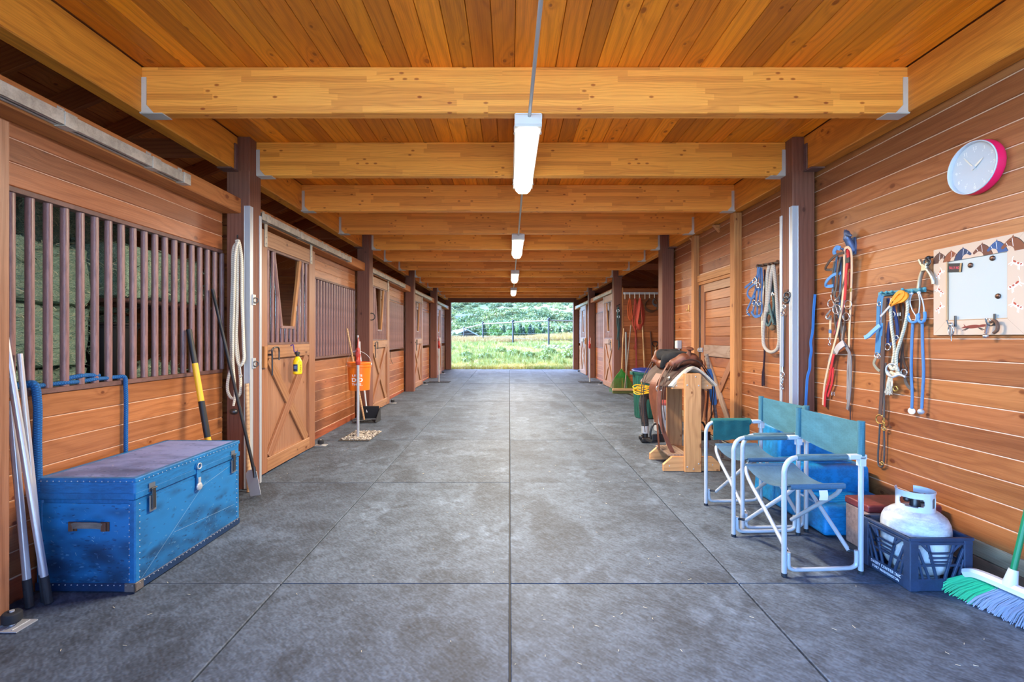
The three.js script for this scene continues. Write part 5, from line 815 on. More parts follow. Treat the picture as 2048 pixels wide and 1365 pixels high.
  { // collar: a curved band with hand holes, open towards the valve
    const R = 0.084, H0 = 0.352, HH = 0.108, cut = [[-1.55, -0.15, 0.03, 0.076], [0.30, 0.82, 0.026, 0.08], [1.4, 2.1, 0.03, 0.076]], pos = [], idx = [], na = 96, nh = 16, open = 0.55, ang = (i) => -Math.PI + open + (2 * Math.PI - 2 * open) * i / na;
    const solid = (a, y) => !cut.some(([a0, a1, y0, y1]) => { const m = (a0 + a1) / 2, mw = (a1 - a0) / 2, ym = (y0 + y1) / 2, yh = (y1 - y0) / 2; return Math.pow(Math.abs((a - m) / mw), 4) + Math.pow(Math.abs((y - ym) / yh), 4) < 1; });
    const rings = [R + 0.002, R - 0.002]; const vi = (i, j, s) => ((i * (nh + 1)) + j) * 2 + s;
    for (let i = 0; i <= na; i++) for (let j = 0; j <= nh; j++) for (const r of rings) { const a = ang(i), rr2 = r + (j > nh - 2 ? 0.003 : 0); pos.push(Math.sin(a) * rr2, H0 + HH * j / nh, Math.cos(a) * rr2); }
    const ok = (i, j) => i >= 0 && j >= 0 && i < na && j < nh && solid((ang(i) + ang(i + 1)) / 2, (j + 0.5) / nh * HH);
    for (let i = 0; i < na; i++) for (let j = 0; j < nh; j++) { if (!ok(i, j)) continue; const q = (a, b, c, d) => idx.push(a, b, c, a, c, d);
      q(vi(i, j, 0), vi(i + 1, j, 0), vi(i + 1, j + 1, 0), vi(i, j + 1, 0)); q(vi(i, j, 1), vi(i, j + 1, 1), vi(i + 1, j + 1, 1), vi(i + 1, j, 1));
      if (!ok(i, j + 1)) q(vi(i, j + 1, 0), vi(i + 1, j + 1, 0), vi(i + 1, j + 1, 1), vi(i, j + 1, 1)); if (!ok(i, j - 1)) q(vi(i, j, 1), vi(i + 1, j, 1), vi(i + 1, j, 0), vi(i, j, 0)); if (!ok(i + 1, j)) q(vi(i + 1, j, 1), vi(i + 1, j + 1, 1), vi(i + 1, j + 1, 0), vi(i + 1, j, 0)); if (!ok(i - 1, j)) q(vi(i, j, 0), vi(i, j + 1, 0), vi(i, j + 1, 1), vi(i, j, 1)); }
    const g = new THREE.BufferGeometry(); g.setAttribute('position', new THREE.Float32BufferAttribute(pos, 3)); g.setIndex(idx); const ng = toCreasedNormals(g, 0.7); const m = mesh('collar', ng, M.whitePaint, gb); m.rotation.y = -0.05;
  }
  mesh('valve', merge([xf(new THREE.CylinderGeometry(0.022, 0.026, 0.06, 14), [0, 0.39, 0]), rod([0, 0.40, 0], [0.055, 0.40, 0.03], 0.014), xf(new THREE.CylinderGeometry(0.03, 0.03, 0.016, 16), [0, 0.43, 0]), xf(new THREE.SphereGeometry(0.016, 10, 8), [-0.03, 0.40, -0.02])]), M.darkMetal, gb);
  // broom
  const br = thing('house_broom', 'angled broom with green and grey bristles and green handle at the right', 'broom', [2.30, fy(2.3), -2.33]), A = V(2.335 - 2.30, 0.115, -2.46 + 2.33), B = V(2.415 - 2.30, 0.105, -2.14 + 2.33);
  const axis = B.clone().sub(A), headP = curve([A.clone().add(V(0.0, -0.003, 0)), A.clone().lerp(B, 0.12).add(V(0, 0.016, 0)), A.clone().lerp(B, 0.5).add(V(0, 0.022, 0)), A.clone().lerp(B, 0.88).add(V(0, 0.016, 0)), B.clone().add(V(0, -0.003, 0))], 24);
  mesh('head_cap', sweep(headP, [[-0.022, -0.02], [0.022, -0.02], [0.024, 0.004], [0.012, 0.018], [-0.012, 0.018], [-0.024, 0.004]], { n: [0, 1, 0], flat: true }), M.white, br);
  const mid = A.clone().lerp(B, 0.55).add(V(0, 0.02, 0)), dirH = V(0.20, 1.0, 0.03).normalize();
  mesh('socket', sweep([mid, mid.clone().addScaledVector(dirH, 0.04), mid.clone().addScaledVector(dirH, 0.085)], circle(0.02, 14), { scale: (t) => 1.5 - 0.6 * t }), M.white, br);
  mesh('handle', rod(mid.clone().addScaledVector(dirH, 0.08), mid.clone().addScaledVector(dirH, 1.12), 0.0125, 12), std('#12764a', 0.35), br);
  const brist = [[], []]; for (let i = 0; i < 46; i++) for (let k = 0; k < 9; k++) { const t = (i + rr(0, 1)) / 46, b = A.clone().lerp(B, 0.02 + 0.96 * t).add(V(rr(-0.016, 0.016), -0.012, rr(-0.01, 0.01))), fan = (t - 0.5) * 0.09 - 0.02, e = b.clone().add(V(-0.098 + rr(-0.014, 0.014), -b.y + rr(0.006, 0.022), fan + rr(-0.012, 0.012))), m2 = b.clone().lerp(e, 0.6).add(V(-0.012, 0.006, 0)); brist[t < 0.40 ? 0 : 1].push(sweep([b, m2, e], [[-0.0016, -0.001], [0.0016, -0.001], [0, 0.0018]], { flat: true })); }
  stuffPart(mesh('green_bristles', mergeGeometries(brist[0]), std('#18b070', 0.6), br)); stuffPart(mesh('grey_bristles', mergeGeometries(brist[1]), std('#8b93a6', 0.6), br));
}
// ---------------------------------------------------------------- wall clock
{
  const c0 = [XR - 0.001, 2.287, -2.70], ck = thing('wall_clock', 'round pink wall clock with a grey glass-fronted dial high on the right wall', 'clock', c0); ck.rotation.y = -Math.PI / 2;
  const dial = canvasTex(512, 512, (c) => { c.fillStyle = '#c3c7ca'; c.fillRect(0, 0, 512, 512); c.fillStyle = '#f3efe6'; c.textAlign = 'center'; c.textBaseline = 'middle'; c.font = '44px serif'; for (let i = 1; i <= 12; i++) { const a = i / 12 * 2 * Math.PI; c.fillText(String(i), 256 + Math.sin(a) * 200, 256 - Math.cos(a) * 200); } c.strokeStyle = '#eef0f0'; c.lineWidth = 4; for (let i = 0; i < 60; i += 1) { const a = i / 60 * 2 * Math.PI, r = i % 5 ? 166 : 158; if (i % 5 === 0) { c.beginPath(); c.moveTo(256 + Math.sin(a) * r, 256 - Math.cos(a) * r); c.lineTo(256 + Math.sin(a) * 172, 256 - Math.cos(a) * 172); c.stroke(); } } });
  mesh('case', xf(lathe([[0, 0.0], [0.142, 0.0], [0.149, 0.006], [0.150, 0.02], [0.147, 0.04], [0.145, 0.050], [0.142, 0.052], [0.141, 0.03], [0, 0.03]], 56), [0, 0, 0], [Math.PI / 2, 0, 0]), std('#f01a58', 0.2), ck);
  mesh('bezel', xf(lathe([[0.1405, 0.031], [0.1405, 0.050], [0.146, 0.050], [0.144, 0.057], [0.139, 0.054], [0.139, 0.031]], 56), [0, 0, 0], [Math.PI / 2, 0, 0]), M.white, ck);
  const d = mesh('dial', new THREE.CircleGeometry(0.141, 48), std('#ffffff', 0.5, { map: dial }), ck); d.position.z = 0.032;
  const hand = (L, w, a) => xf(extrude([[-w, -0.015], [w, -0.015], [w * 0.9, L * 0.7], [0, L], [-w * 0.9, L * 0.7]], 0.002, 0), [0, 0, 0.037], [0, 0, a]); mesh('minute_hand', hand(0.10, 0.0035, 0.66), M.cream, ck); mesh('hour_hand', hand(0.068, 0.006, -0.95), M.cream, ck); mesh('hub', xf(new THREE.CylinderGeometry(0.011, 0.011, 0.006, 16), [0, 0, 0.042], [Math.PI / 2, 0, 0]), M.white, ck);
  const gl = mesh('glass', new THREE.CircleGeometry(0.139, 48), new THREE.MeshPhysicalMaterial({ color: 0xffffff, roughness: 0.03, transmission: 1, thickness: 0 }), ck); gl.position.z = 0.051;
}
// ---------------------------------------------------------------- painted memo board
{
  const S = 0.525, x0 = XR - 0.001, fr = thing('memo_board', 'tan framed memo board painted with horse heads, hounds and a fox', 'board', [x0, 1.61, -2.716]); fr.rotation.y = -Math.PI / 2;
  const art = canvasTex(1024, 1024, (c, w, h) => {
    c.fillStyle = '#c9ac93'; c.fillRect(0, 0, w, h); c.strokeStyle = 'rgba(110,85,70,0.5)'; c.lineWidth = 2; for (const [a, b, e, f] of [[0, 0, 165, 165], [w, 0, w - 165, 165], [0, h, 165, h - 165], [w, h, w - 165, h - 165]]) { c.beginPath(); c.moveTo(a, b); c.lineTo(e, f); c.stroke(); }
    const head = (x, y, s, flip, col) => { // horse head in profile
      c.save(); c.translate(x, y); c.scale(flip ? -s : s, s); c.fillStyle = col; c.beginPath(); c.moveTo(-104, 72); c.bezierCurveTo(-84, 20, -50, -26, -5, -42); c.lineTo(2, -62); c.lineTo(14, -42); c.bezierCurveTo(34, -38, 64, -10, 96, 22); c.bezierCurveTo(104, 36, 92, 48, 78, 42); c.bezierCurveTo(60, 28, 44, 18, 26, 26); c.bezierCurveTo(8, 34, -4, 44, -8, 72); c.lineTo(-104, 72); c.closePath(); c.fill();
      c.strokeStyle = '#2a1d1a'; c.lineWidth = 5; c.beginPath(); c.moveTo(-98, 62); c.bezierCurveTo(-80, 14, -48, -26, -6, -42); c.stroke(); c.strokeStyle = '#f2ede6'; c.lineWidth = 4; c.beginPath(); c.moveTo(10, -36); c.lineTo(2, 34); c.moveTo(60, -6); c.lineTo(46, 22); c.stroke(); c.fillStyle = '#111'; c.beginPath(); c.arc(24, -10, 4, 0, 7); c.fill(); c.restore();
    };
    head(74, 92, 1.05, false, '#5a3a2e'); head(226, 96, 1.0, false, '#8a4a2c'); head(372, 92, 1.05, false, '#2b3a58'); head(600, 88, 1.1, true, '#6a3c2c'); head(756, 86, 1.1, true, '#33507c'); head(920, 82, 1.25, true, '#7c4428');
    const hound = (x, y, s, rot, flip) => { c.save(); c.translate(x, y); c.rotate(rot); c.scale(flip ? -s : s, s); c.fillStyle = '#f5f2ec'; c.beginPath(); c.ellipse(0, 0, 50, 17, 0, 0, 7); c.fill(); c.lineWidth = 9; c.strokeStyle = '#f5f2ec'; for (const [a, b] of [[-40, -62], [-26, -34], [30, 52], [42, 66]]) { c.beginPath(); c.moveTo(a, 8); c.lineTo(b, 44); c.stroke(); } c.lineWidth = 5; c.beginPath(); c.moveTo(-46, -4); c.quadraticCurveTo(-66, -24, -60, -48); c.stroke(); c.beginPath(); c.ellipse(56, -14, 20, 12, 0.4, 0, 7); c.fill(); c.fillStyle = '#a8452c'; c.beginPath(); c.ellipse(-22, -8, 20, 10, 0, 0, 7); c.fill(); c.beginPath(); c.ellipse(18, -8, 12, 9, 0, 0, 7); c.fill(); c.beginPath(); c.ellipse(48, -14, 8, 12, 0.6, 0, 7); c.fill(); c.restore(); };
    hound(82, 290, 0.9, -0.9, true); hound(82, 500, 0.9, 0.8, false); hound(82, 700, 0.9, -0.8, true); hound(945, 300, 1.0, 0.6, false); hound(940, 520, 1.1, -0.6, true); hound(945, 730, 1.0, 0.7, false);
    c.save(); c.translate(490, 935); c.fillStyle = '#7a2e22'; c.beginPath(); c.ellipse(0, 0, 90, 20, -0.06, 0, 7); c.fill(); c.beginPath(); c.ellipse(110, -8, 60, 14, -0.1, 0, 7); c.fill(); c.fillStyle = '#f5f2ec'; c.beginPath(); c.ellipse(168, -12, 18, 9, 0, 0, 7); c.fill(); c.fillStyle = '#7a2e22'; c.beginPath(); c.moveTo(-80, -14); c.lineTo(-140, 14); c.lineTo(-84, 16); c.fill(); c.beginPath(); c.moveTo(-100, -8); c.lineTo(-108, -32); c.lineTo(-88, -14); c.fill(); c.strokeStyle = '#1c1515'; c.lineWidth = 8; for (const [a, b] of [[-60, -120], [-40, -96], [60, 110], [74, 140]]) { c.beginPath(); c.moveTo(a, 12); c.lineTo(b, 42); c.stroke(); } c.restore();
  });
  const face = std('#ffffff', 0.7, { map: art }), I = 0.178;
  { const g = extrude([[-S / 2, -S / 2], [S / 2, -S / 2], [S / 2, S / 2], [-S / 2, S / 2]], 0.016, 0.001, [[[-I, -I], [-I, I], [I, I], [I, -I]]]), uv = g.attributes.uv, p = g.attributes.position; for (let i = 0; i < uv.count; i++) uv.setXY(i, p.getX(i) / S + 0.5, p.getY(i) / S + 0.5); mesh('painted_frame', g, face, fr); }
  mesh('inner_trim', merge([bdGeo([-I, -I + 0.008], [-I, I], [0.004, 0.019], 'y', 0.001), bdGeo([-I, I], [-I, -I + 0.004], [0.004, 0.019], 'x', 0.001)]), M.handle, fr);
  mesh('white_panel', bdGeo([-I, I], [-I, I], [0.001, 0.008], 'x', 0.0005), std('#b8b9b2', 0.35), fr);
  const wp = (lx, ly, lz) => [x0 - lz, 1.61 + ly, -2.716 + lx];
  const mt = canvasTex(256, 128, (c) => { c.fillStyle = '#1c1b22'; c.fillRect(0, 0, 256, 128); c.fillStyle = '#b08a58'; c.fillRect(222, 0, 34, 128); c.fillStyle = '#d0304a'; c.font = 'bold 52px sans-serif'; c.fillText('TALLY HO', 14, 84, 200); });
  const mg = tag(mesh('name_magnet', new THREE.BoxGeometry(0.085, 0.052, 0.006), [M.black, M.black, M.black, M.black, std('#ffffff', 0.5, { map: mt }), M.black]), 'small dark magnet with red lettering on the white panel', 'magnet'); mg.position.set(...wp(-0.125, 0.135, 0.0115)); mg.rotation.set(0, -Math.PI / 2, -0.12, 'YXZ');
  const bmG = xf(lathe([[0, 0], [0.013, 0], [0.015, 0.003], [0.013, 0.008], [0.006, 0.011], [0, 0.011]], 18), [0, 0, 0], [0, 0, Math.PI / 2]), bm = tag(mesh('round_magnet', bmG, metal('#6a5044', 0.4)), 'round bronze magnet beside the dark name magnet', 'magnet'); bm.position.set(...wp(-0.03, 0.135, 0.0085));
  dup(bm, wp(0.095, 0.155, 0.0085), 0, 'round bronze magnet at the top right of the white panel'); dup(bm, wp(0.125, -0.055, 0.0085), 0, 'round bronze magnet low at the right of the white panel');
  const hook = (lx, label) => { const o = thing('board_hook', label, 'hook', wp(lx, -0.17, 0.017)); mesh('hook_plate', bdGeo([-0.006, 0], [-0.045, 0.02], [-0.006, 0.006], 'y', 0.001), M.darkMetal, o); mesh('hook_arm', rope([[-0.004, -0.03, 0], [-0.02, -0.045, 0], [-0.035, -0.04, -0.004], [-0.04, -0.015, -0.01], [-0.042, -0.005, -0.012]], 0.003, 16), M.darkMetal, o); return o; };
  hook(-0.115, 'dark hook under the board with a ringed pick'); hook(0.115, 'dark hook under the board with a snap shackle');
  const k1 = thing('hoof_pick', 'chrome ring with a hanging spike on the left board hook', 'pick', wp(-0.115, -0.215, 0.045)); mesh('ring', xf(torus(0.03, 0.005, 24), [0, -0.02, 0], [0, 1.2, 0]), M.chrome, k1); mesh('swivel', xf(new THREE.SphereGeometry(0.014, 12, 8), [0, 0.012, 0]), M.chrome, k1); mesh('spike', sweep([V(0, 0.01, 0), V(0, -0.04, 0.0), V(0, -0.085, 0.002)], circle(0.006, 8), { scale: (t) => 1 - 0.6 * t }), M.chrome, k1);
  const k2 = thing('snap_shackle', 'chrome snap and horseshoe-shaped shackle on the right board hook', 'shackle', wp(0.105, -0.20, 0.045)); mesh('snap_body', merge([rod([0, 0, 0], [0.004, -0.055, -0.015], 0.009), xf(new THREE.SphereGeometry(0.014, 12, 8), [0.004, -0.07, -0.018]), xf(torus(0.012, 0.004), [0, 0.012, 0], [0, 1.5, 0])]), M.chrome, k2); mesh('shoe', rope([[0, 0.005, 0.012], [0, 0.012, 0.035], [0, -0.01, 0.05], [0, -0.04, 0.048], [0, -0.055, 0.03]], 0.008, 24), M.rust, k2);
}

// ---------------------------------------------------------------- tack on the right wall
const WN = [-1, 0, 0];
const leather = std('#3f2f2a', 0.55), leatherRed = std('#6e3a28', 0.5, { map: mottle }), tan = std('#d9b896', 0.65), redNylon = std('#c22d30', 0.6), greyStrap = std('#8d8684', 0.7, { map: mottle }), blueNylon = std('#4f759c', 0.65), navy = std('#22386a', 0.6), blueBright = std('#4f84b8', 0.6), greyLeather = std('#5a5450', 0.55, { map: mottle });
// points given as sight lines that end on the wall; k = how far off the wall
const wall = (sc, ox, oy) => (x, y, k = 0.02) => onX(ox + x / sc, oy + y / sc, XR - k);
const rel = (o, p) => [p[0] - o.position.x, p[1] - o.position.y, p[2] - o.position.z];
const buckle = (p, w, h) => merge([beamBetween([p[0], p[1] - h / 2, p[2] - w / 2], [p[0], p[1] - h / 2, p[2] + w / 2], 0.004, 0.004), beamBetween([p[0], p[1] + h / 2, p[2] - w / 2], [p[0], p[1] + h / 2, p[2] + w / 2], 0.004, 0.004), beamBetween([p[0], p[1] - h / 2, p[2] - w / 2], [p[0], p[1] + h / 2, p[2] - w / 2], 0.004, 0.004, [1, 0, 0]), beamBetween([p[0], p[1] - h / 2, p[2] + w / 2], [p[0], p[1] + h / 2, p[2] + w / 2], 0.004, 0.004, [1, 0, 0]), beamBetween([p[0], p[1] - h / 2, p[2]], [p[0], p[1] + h / 2, p[2]], 0.003, 0.003, [1, 0, 0])]);
const ringOn = (p, R, r = 0.004, tilt = 0.15) => xf(torus(R, r, 24), p, [0, Math.PI / 2 + tilt, 0]);
{ // first bundle on the horse-head hook
  const w = wall(3.25, 1600, 440);
  const hp = w(335, 150, 0.02), hk = thing('horse_head_hook', 'blue-grey cast hook shaped like a horse head', 'hook', hp);
  mesh('wall_plate', xf(extrude([[-0.022, -0.07], [0.022, -0.07], [0.028, 0], [0.018, 0.06], [-0.018, 0.06], [-0.028, 0]], 0.008, 0.002), [0.02, -0.02, 0], [0, -Math.PI / 2, 0]), std('#5a6a88', 0.5, { metalness: 0.5, map: mottle }), hk);
  mesh('horse_head', blob([[[0.01, -0.055, 0.0], 0.028, [-0.035, 0.035, 0.0], 0.024], [[-0.035, 0.035, 0], 0.022, [-0.04, 0.075, 0.006], 0.018], [[-0.04, 0.072, 0.006], 0.017, [-0.045, 0.045, 0.055], 0.0095], [[-0.035, 0.085, -0.006], 0.007, [-0.034, 0.103, -0.006], 0.003], [[-0.048, 0.085, -0.004], 0.007, [-0.05, 0.103, -0.004], 0.003], [[0.0, -0.03, -0.02], 0.012, [-0.03, 0.07, -0.014], 0.008], [[-0.02, -0.07, 0], 0.016, [-0.075, -0.045, 0], 0.009]], [[-0.095, -0.10, -0.05], [0.03, 0.12, 0.08]], 0.0035, 0.012), std('#5d6d8e', 0.45, { metalness: 0.5, map: mottle }), hk);
  tag(mesh('tan_reins', merge([strap([w(312, 176, 0.09), w(292, 190, 0.085), w(288, 300, 0.07), w(276, 520, 0.06), w(252, 690, 0.05), w(220, 820, 0.045), w(185, 950, 0.04), w(160, 1070, 0.035), w(152, 1150, 0.03), w(150, 1205, 0.03)], 0.019, 0.004, WN, 60), strap([w(312, 176, 0.09), w(330, 200, 0.085), w(336, 300, 0.06), w(330, 520, 0.035), w(322, 700, 0.03), w(317, 830, 0.03)], 0.018, 0.004, WN, 40)]), tan), 'long pale tan reins looped over the horse-head hook', 'reins');
  const rh = thing('red_halter', 'red nylon halter with brass buckle hanging on the horse-head hook', 'halter', w(320, 300, 0.05)), R = (x, y, k) => rel(rh, w(x, y, k));
  mesh('crown_strap', strap([R(308, 185, 0.075), R(312, 250, 0.07), R(300, 330, 0.075), R(296, 440, 0.07), R(290, 520, 0.06)], 0.024, 0.005, WN), redNylon, rh); mesh('cheek_strap', strap([R(310, 190, 0.07), R(322, 260, 0.05), R(327, 340, 0.045), R(331, 440, 0.04)], 0.026, 0.005, WN), redNylon, rh); mesh('faded_strap', strap([R(290, 515, 0.055), R(272, 600, 0.05), R(245, 680, 0.04), R(220, 745, 0.035)], 0.02, 0.004, WN), std('#9a4a48', 0.7), rh);
  mesh('keeper', merge([bdGeo([-0.004, 0.004], [-0.02, 0.02], [-0.016, 0.016], 'y', 0.001)].map((g) => xf(g, R(313, 262, 0.075)))), M.black, rh); mesh('buckle', buckle(R(324, 330, 0.052), 0.028, 0.026), M.brass, rh); mesh('buckle', buckle(R(330, 455, 0.045), 0.014, 0.03), M.brass, rh);
  mesh('lower_strap', merge([strap([R(225, 850, 0.04), R(205, 950, 0.04), R(190, 1040, 0.035), R(168, 1120, 0.03), R(160, 1215, 0.03)], 0.022, 0.005, WN), strap([R(215, 960, 0.035), R(208, 1060, 0.035), R(190, 1120, 0.03), R(180, 1150, 0.03)], 0.02, 0.004, WN)]), redNylon, rh); mesh('slide_buckle', buckle(R(215, 1130, 0.035), 0.03, 0.03), M.chrome, rh);
  const bh = thing('blue_halter', 'blue halter with wide padded nosebands on the horse-head hook', 'halter', w(245, 300, 0.05)), Bq = (x, y, k) => rel(bh, w(x, y, k));
  mesh('noseband', merge([strap([Bq(262, 185, 0.09), Bq(238, 182, 0.10), Bq(222, 205, 0.105), Bq(226, 225, 0.10)], 0.034, 0.006, WN), strap([Bq(268, 345, 0.05), Bq(225, 355, 0.07), Bq(190, 380, 0.09), Bq(168, 410, 0.095), Bq(166, 428, 0.085), Bq(190, 432, 0.075), Bq(218, 428, 0.065)], 0.024, 0.006, WN)]), blueBright, bh);
  mesh('cheek_strap', merge([strap([Bq(240, 230, 0.06), Bq(232, 300, 0.055), Bq(222, 360, 0.05), Bq(212, 480, 0.045)], 0.02, 0.004, WN), strap([Bq(268, 240, 0.05), Bq(266, 340, 0.045), Bq(262, 480, 0.04), Bq(250, 620, 0.035), Bq(235, 720, 0.03)], 0.02, 0.004, WN)]), blueNylon, bh);
  const lb = thing('leather_bridle', 'dark leather bridle with chrome bit rings on the horse-head hook', 'bridle', w(245, 450, 0.05)), L = (x, y, k) => rel(lb, w(x, y, k));
  mesh('browband', strap([L(285, 212, 0.09), L(240, 228, 0.10), L(205, 255, 0.10), L(178, 290, 0.09), L(165, 320, 0.08), L(195, 325, 0.07), L(215, 320, 0.06)], 0.02, 0.005, WN), leather, lb); mesh('rein', merge([strap([L(296, 230, 0.075), L(300, 330, 0.07), L(270, 460, 0.065), L(232, 540, 0.06), L(225, 640, 0.05), L(240, 740, 0.04)], 0.014, 0.004, WN), strap([L(225, 270, 0.08), L(212, 350, 0.07), L(216, 450, 0.06), L(240, 540, 0.05), L(262, 640, 0.045), L(272, 740, 0.04)], 0.016, 0.004, WN), strap([L(262, 250, 0.075), L(244, 330, 0.07), L(238, 420, 0.065), L(222, 500, 0.06)], 0.018, 0.004, WN)]), greyLeather, lb); mesh('cheek_piece', merge([strap([L(250, 240, 0.07), L(255, 300, 0.06), L(235, 420, 0.055), L(205, 495, 0.05)], 0.015, 0.004, WN), strap([L(275, 240, 0.065), L(275, 380, 0.055), L(262, 520, 0.05)], 0.015, 0.004, WN), strap([L(240, 600, 0.04), L(250, 700, 0.035), L(262, 800, 0.03)], 0.016, 0.004, WN), strap([L(285, 560, 0.05), L(290, 680, 0.045), L(280, 800, 0.04)], 0.016, 0.004, WN)]), leather, lb);
  mesh('bit_ring', ringOn(L(202, 545, 0.06), 0.032), M.chrome, lb); mesh('bit_ring', ringOn(L(238, 582, 0.07), 0.036, 0.005), M.chrome, lb); mesh('bit_ring', ringOn(L(312, 552, 0.045), 0.033), M.chrome, lb); mesh('bit_ring', ringOn(L(300, 630, 0.045), 0.03), M.chrome, lb); mesh('bit_bar', merge([rope([L(202, 490, 0.06), L(208, 515, 0.06), L(230, 560, 0.065), L(250, 620, 0.06)], 0.005, 20), rope([L(240, 510, 0.06), L(228, 525, 0.062), L(256, 530, 0.06)], 0.005, 20), rope([L(202, 585, 0.055), L(170, 630, 0.06), L(180, 645, 0.06), L(200, 625, 0.06)], 0.008, 20)]), M.chrome, lb);
  const tl = thing('snap_lead', 'short pale tan strap with a blue band and a chrome snap', 'lead', w(196, 620, 0.04)), T = (x, y, k) => rel(tl, w(x, y, k)); mesh('strap', strap([T(198, 620, 0.045), T(197, 690, 0.04), T(195, 765, 0.035)], 0.022, 0.005, WN), tan, tl); mesh('blue_band', xf(rbox(0.01, 0.03, 0.026, 0.002), T(196, 725, 0.037)), blueNylon, tl); mesh('snap', merge([ringOn(T(194, 775, 0.035), 0.013, 0.003), rod(T(194, 782, 0.035), T(194, 800, 0.035), 0.005), ringOn(T(193, 808, 0.035), 0.011, 0.0035)]), M.chrome, tl);
  const gs = thing('grey_girth', 'grey webbing girth with a knotted middle hanging under the bridle', 'girth', w(290, 830, 0.03)), G = (x, y, k) => rel(gs, w(x, y, k));
  mesh('webbing', merge([strap([G(290, 690, 0.04), G(278, 790, 0.04), G(300, 825, 0.045), G(322, 870, 0.035), G(328, 950, 0.03), G(325, 1080, 0.025), G(318, 1165, 0.025), G(308, 1235, 0.02)], 0.026, 0.005, WN, 40), strap([G(292, 800, 0.045), G(262, 830, 0.05), G(232, 850, 0.045), G(205, 880, 0.035), G(190, 930, 0.03)], 0.034, 0.006, WN), strap([G(318, 860, 0.03), G(312, 960, 0.025), G(310, 1100, 0.025), G(306, 1170, 0.025)], 0.02, 0.004, WN)]), greyStrap, gs); mesh('wrap', strap([G(285, 800, 0.06), G(250, 828, 0.065), G(230, 862, 0.055)], 0.05, 0.004, WN), std('#b6aca8', 0.6), gs); mesh('dangling_tip', rod(G(326, 1210, 0.02), G(327, 1330, 0.015), 0.004), leather, gs);
}
{ // second bundle on the turquoise key rack
  const w = wall(3.1, 1700, 500), kr = thing('peg_rack', 'weathered turquoise peg rack on the right wall beside the memo board', 'rack', w(325, 258, 0.0)), K = (x, y, k) => rel(kr, w(x, y, k));
  const turq = std('#5fa3ac', 0.6, { map: mottle }); mesh('rail', beamBetween(K(182, 277, 0.008), K(466, 246, 0.008), 0.03, 0.015, [1, 0, 0]), turq, kr); for (const [x, y] of [[195, 268], [225, 266], [258, 262], [325, 248], [385, 258], [430, 250], [460, 244]]) mesh('peg', merge([rod(K(x, y, 0.012), K(x, y, 0.06), 0.006), xf(new THREE.SphereGeometry(0.009, 8, 6), K(x, y - 4, 0.062))]), turq, kr);
  const bl = thing('blue_halter', 'teal blue nylon halter with padded tongue at the left of the peg rack', 'halter', w(180, 400, 0.04)), B = (x, y, k) => rel(bl, w(x, y, k)), tq = std('#3d79a6', 0.6);
  mesh('crown_strap', merge([strap([B(196, 280, 0.05), B(183, 300, 0.05), B(176, 400, 0.04), B(172, 520, 0.035), B(165, 650, 0.03)], 0.03, 0.005, WN), strap([B(200, 285, 0.06), B(202, 380, 0.055), B(196, 500, 0.05), B(178, 640, 0.04)], 0.024, 0.005, WN)]), tq, bl); mesh('padded_tongue', strap([B(188, 468, 0.06), B(150, 500, 0.075), B(112, 535, 0.09), B(92, 545, 0.095)], 0.028, 0.012, WN), std('#6fa0cc', 0.6), bl); mesh('end_strap', strap([B(160, 670, 0.03), B(148, 705, 0.03), B(165, 735, 0.03), B(184, 752, 0.03)], 0.02, 0.004, WN), std('#8c8a78', 0.7), bl); mesh('rings', merge([ringOn(B(182, 336, 0.055), 0.014), ringOn(B(168, 655, 0.035), 0.018), ringOn(B(178, 662, 0.04), 0.013)]), M.chrome, bl);
  const nv = thing('navy_halter', 'navy halter with chrome rings in the middle of the peg rack', 'halter', w(250, 450, 0.04)), N = (x, y, k) => rel(nv, w(x, y, k)); mesh('straps', merge([strap([N(262, 300, 0.04), N(262, 400, 0.035), N(240, 480, 0.035), N(234, 580, 0.03)], 0.022, 0.004, WN), strap([N(262, 330, 0.045), N(290, 460, 0.035), N(290, 540, 0.03), N(262, 582, 0.03), N(234, 584, 0.03)], 0.022, 0.004, WN), strap([N(236, 300, 0.035), N(246, 390, 0.03), N(266, 470, 0.03)], 0.018, 0.004, WN)]), navy, nv); mesh('rings', merge([ringOn(N(262, 400, 0.045), 0.02), ringOn(N(233, 602, 0.035), 0.022, 0.005), ringOn(N(288, 545, 0.04), 0.014)]), M.chrome, nv);
  const ls = thing('leather_lead', 'long brown leather strap with a ring and a narrow lower loop', 'lead', w(205, 700, 0.04)), S = (x, y, k) => rel(ls, w(x, y, k)), brown = std('#5b4640', 0.55, { map: mottle });
  mesh('wide_strap', strap([S(218, 300, 0.06), S(210, 400, 0.055), S(204, 600, 0.045), S(199, 780, 0.04), S(196, 880, 0.035), S(188, 1010, 0.03), S(187, 1030, 0.03)], 0.03, 0.005, WN, 40), brown, ls); mesh('narrow_strap', strap([S(222, 700, 0.035), S(212, 860, 0.03), S(211, 980, 0.03), S(209, 1040, 0.03)], 0.014, 0.004, WN), greyLeather, ls); mesh('ring', ringOn(S(187, 1052, 0.03), 0.032, 0.0045), M.brass, ls); mesh('lower_loop', rope([S(186, 1078, 0.03), S(178, 1200, 0.025), S(173, 1300, 0.02), S(180, 1342, 0.02), S(196, 1346, 0.02), S(207, 1325, 0.02), S(213, 1220, 0.02), S(210, 1110, 0.025)], 0.006, 50), greyLeather, ls); mesh('snap', merge([rod(S(210, 1040, 0.035), S(211, 1095, 0.035), 0.005), ringOn(S(211, 1110, 0.033), 0.012, 0.004), ringOn(S(200, 1325, 0.03), 0.010, 0.004), rod(S(204, 1062, 0.035), S(220, 1078, 0.04), 0.005)]), M.brass, ls);
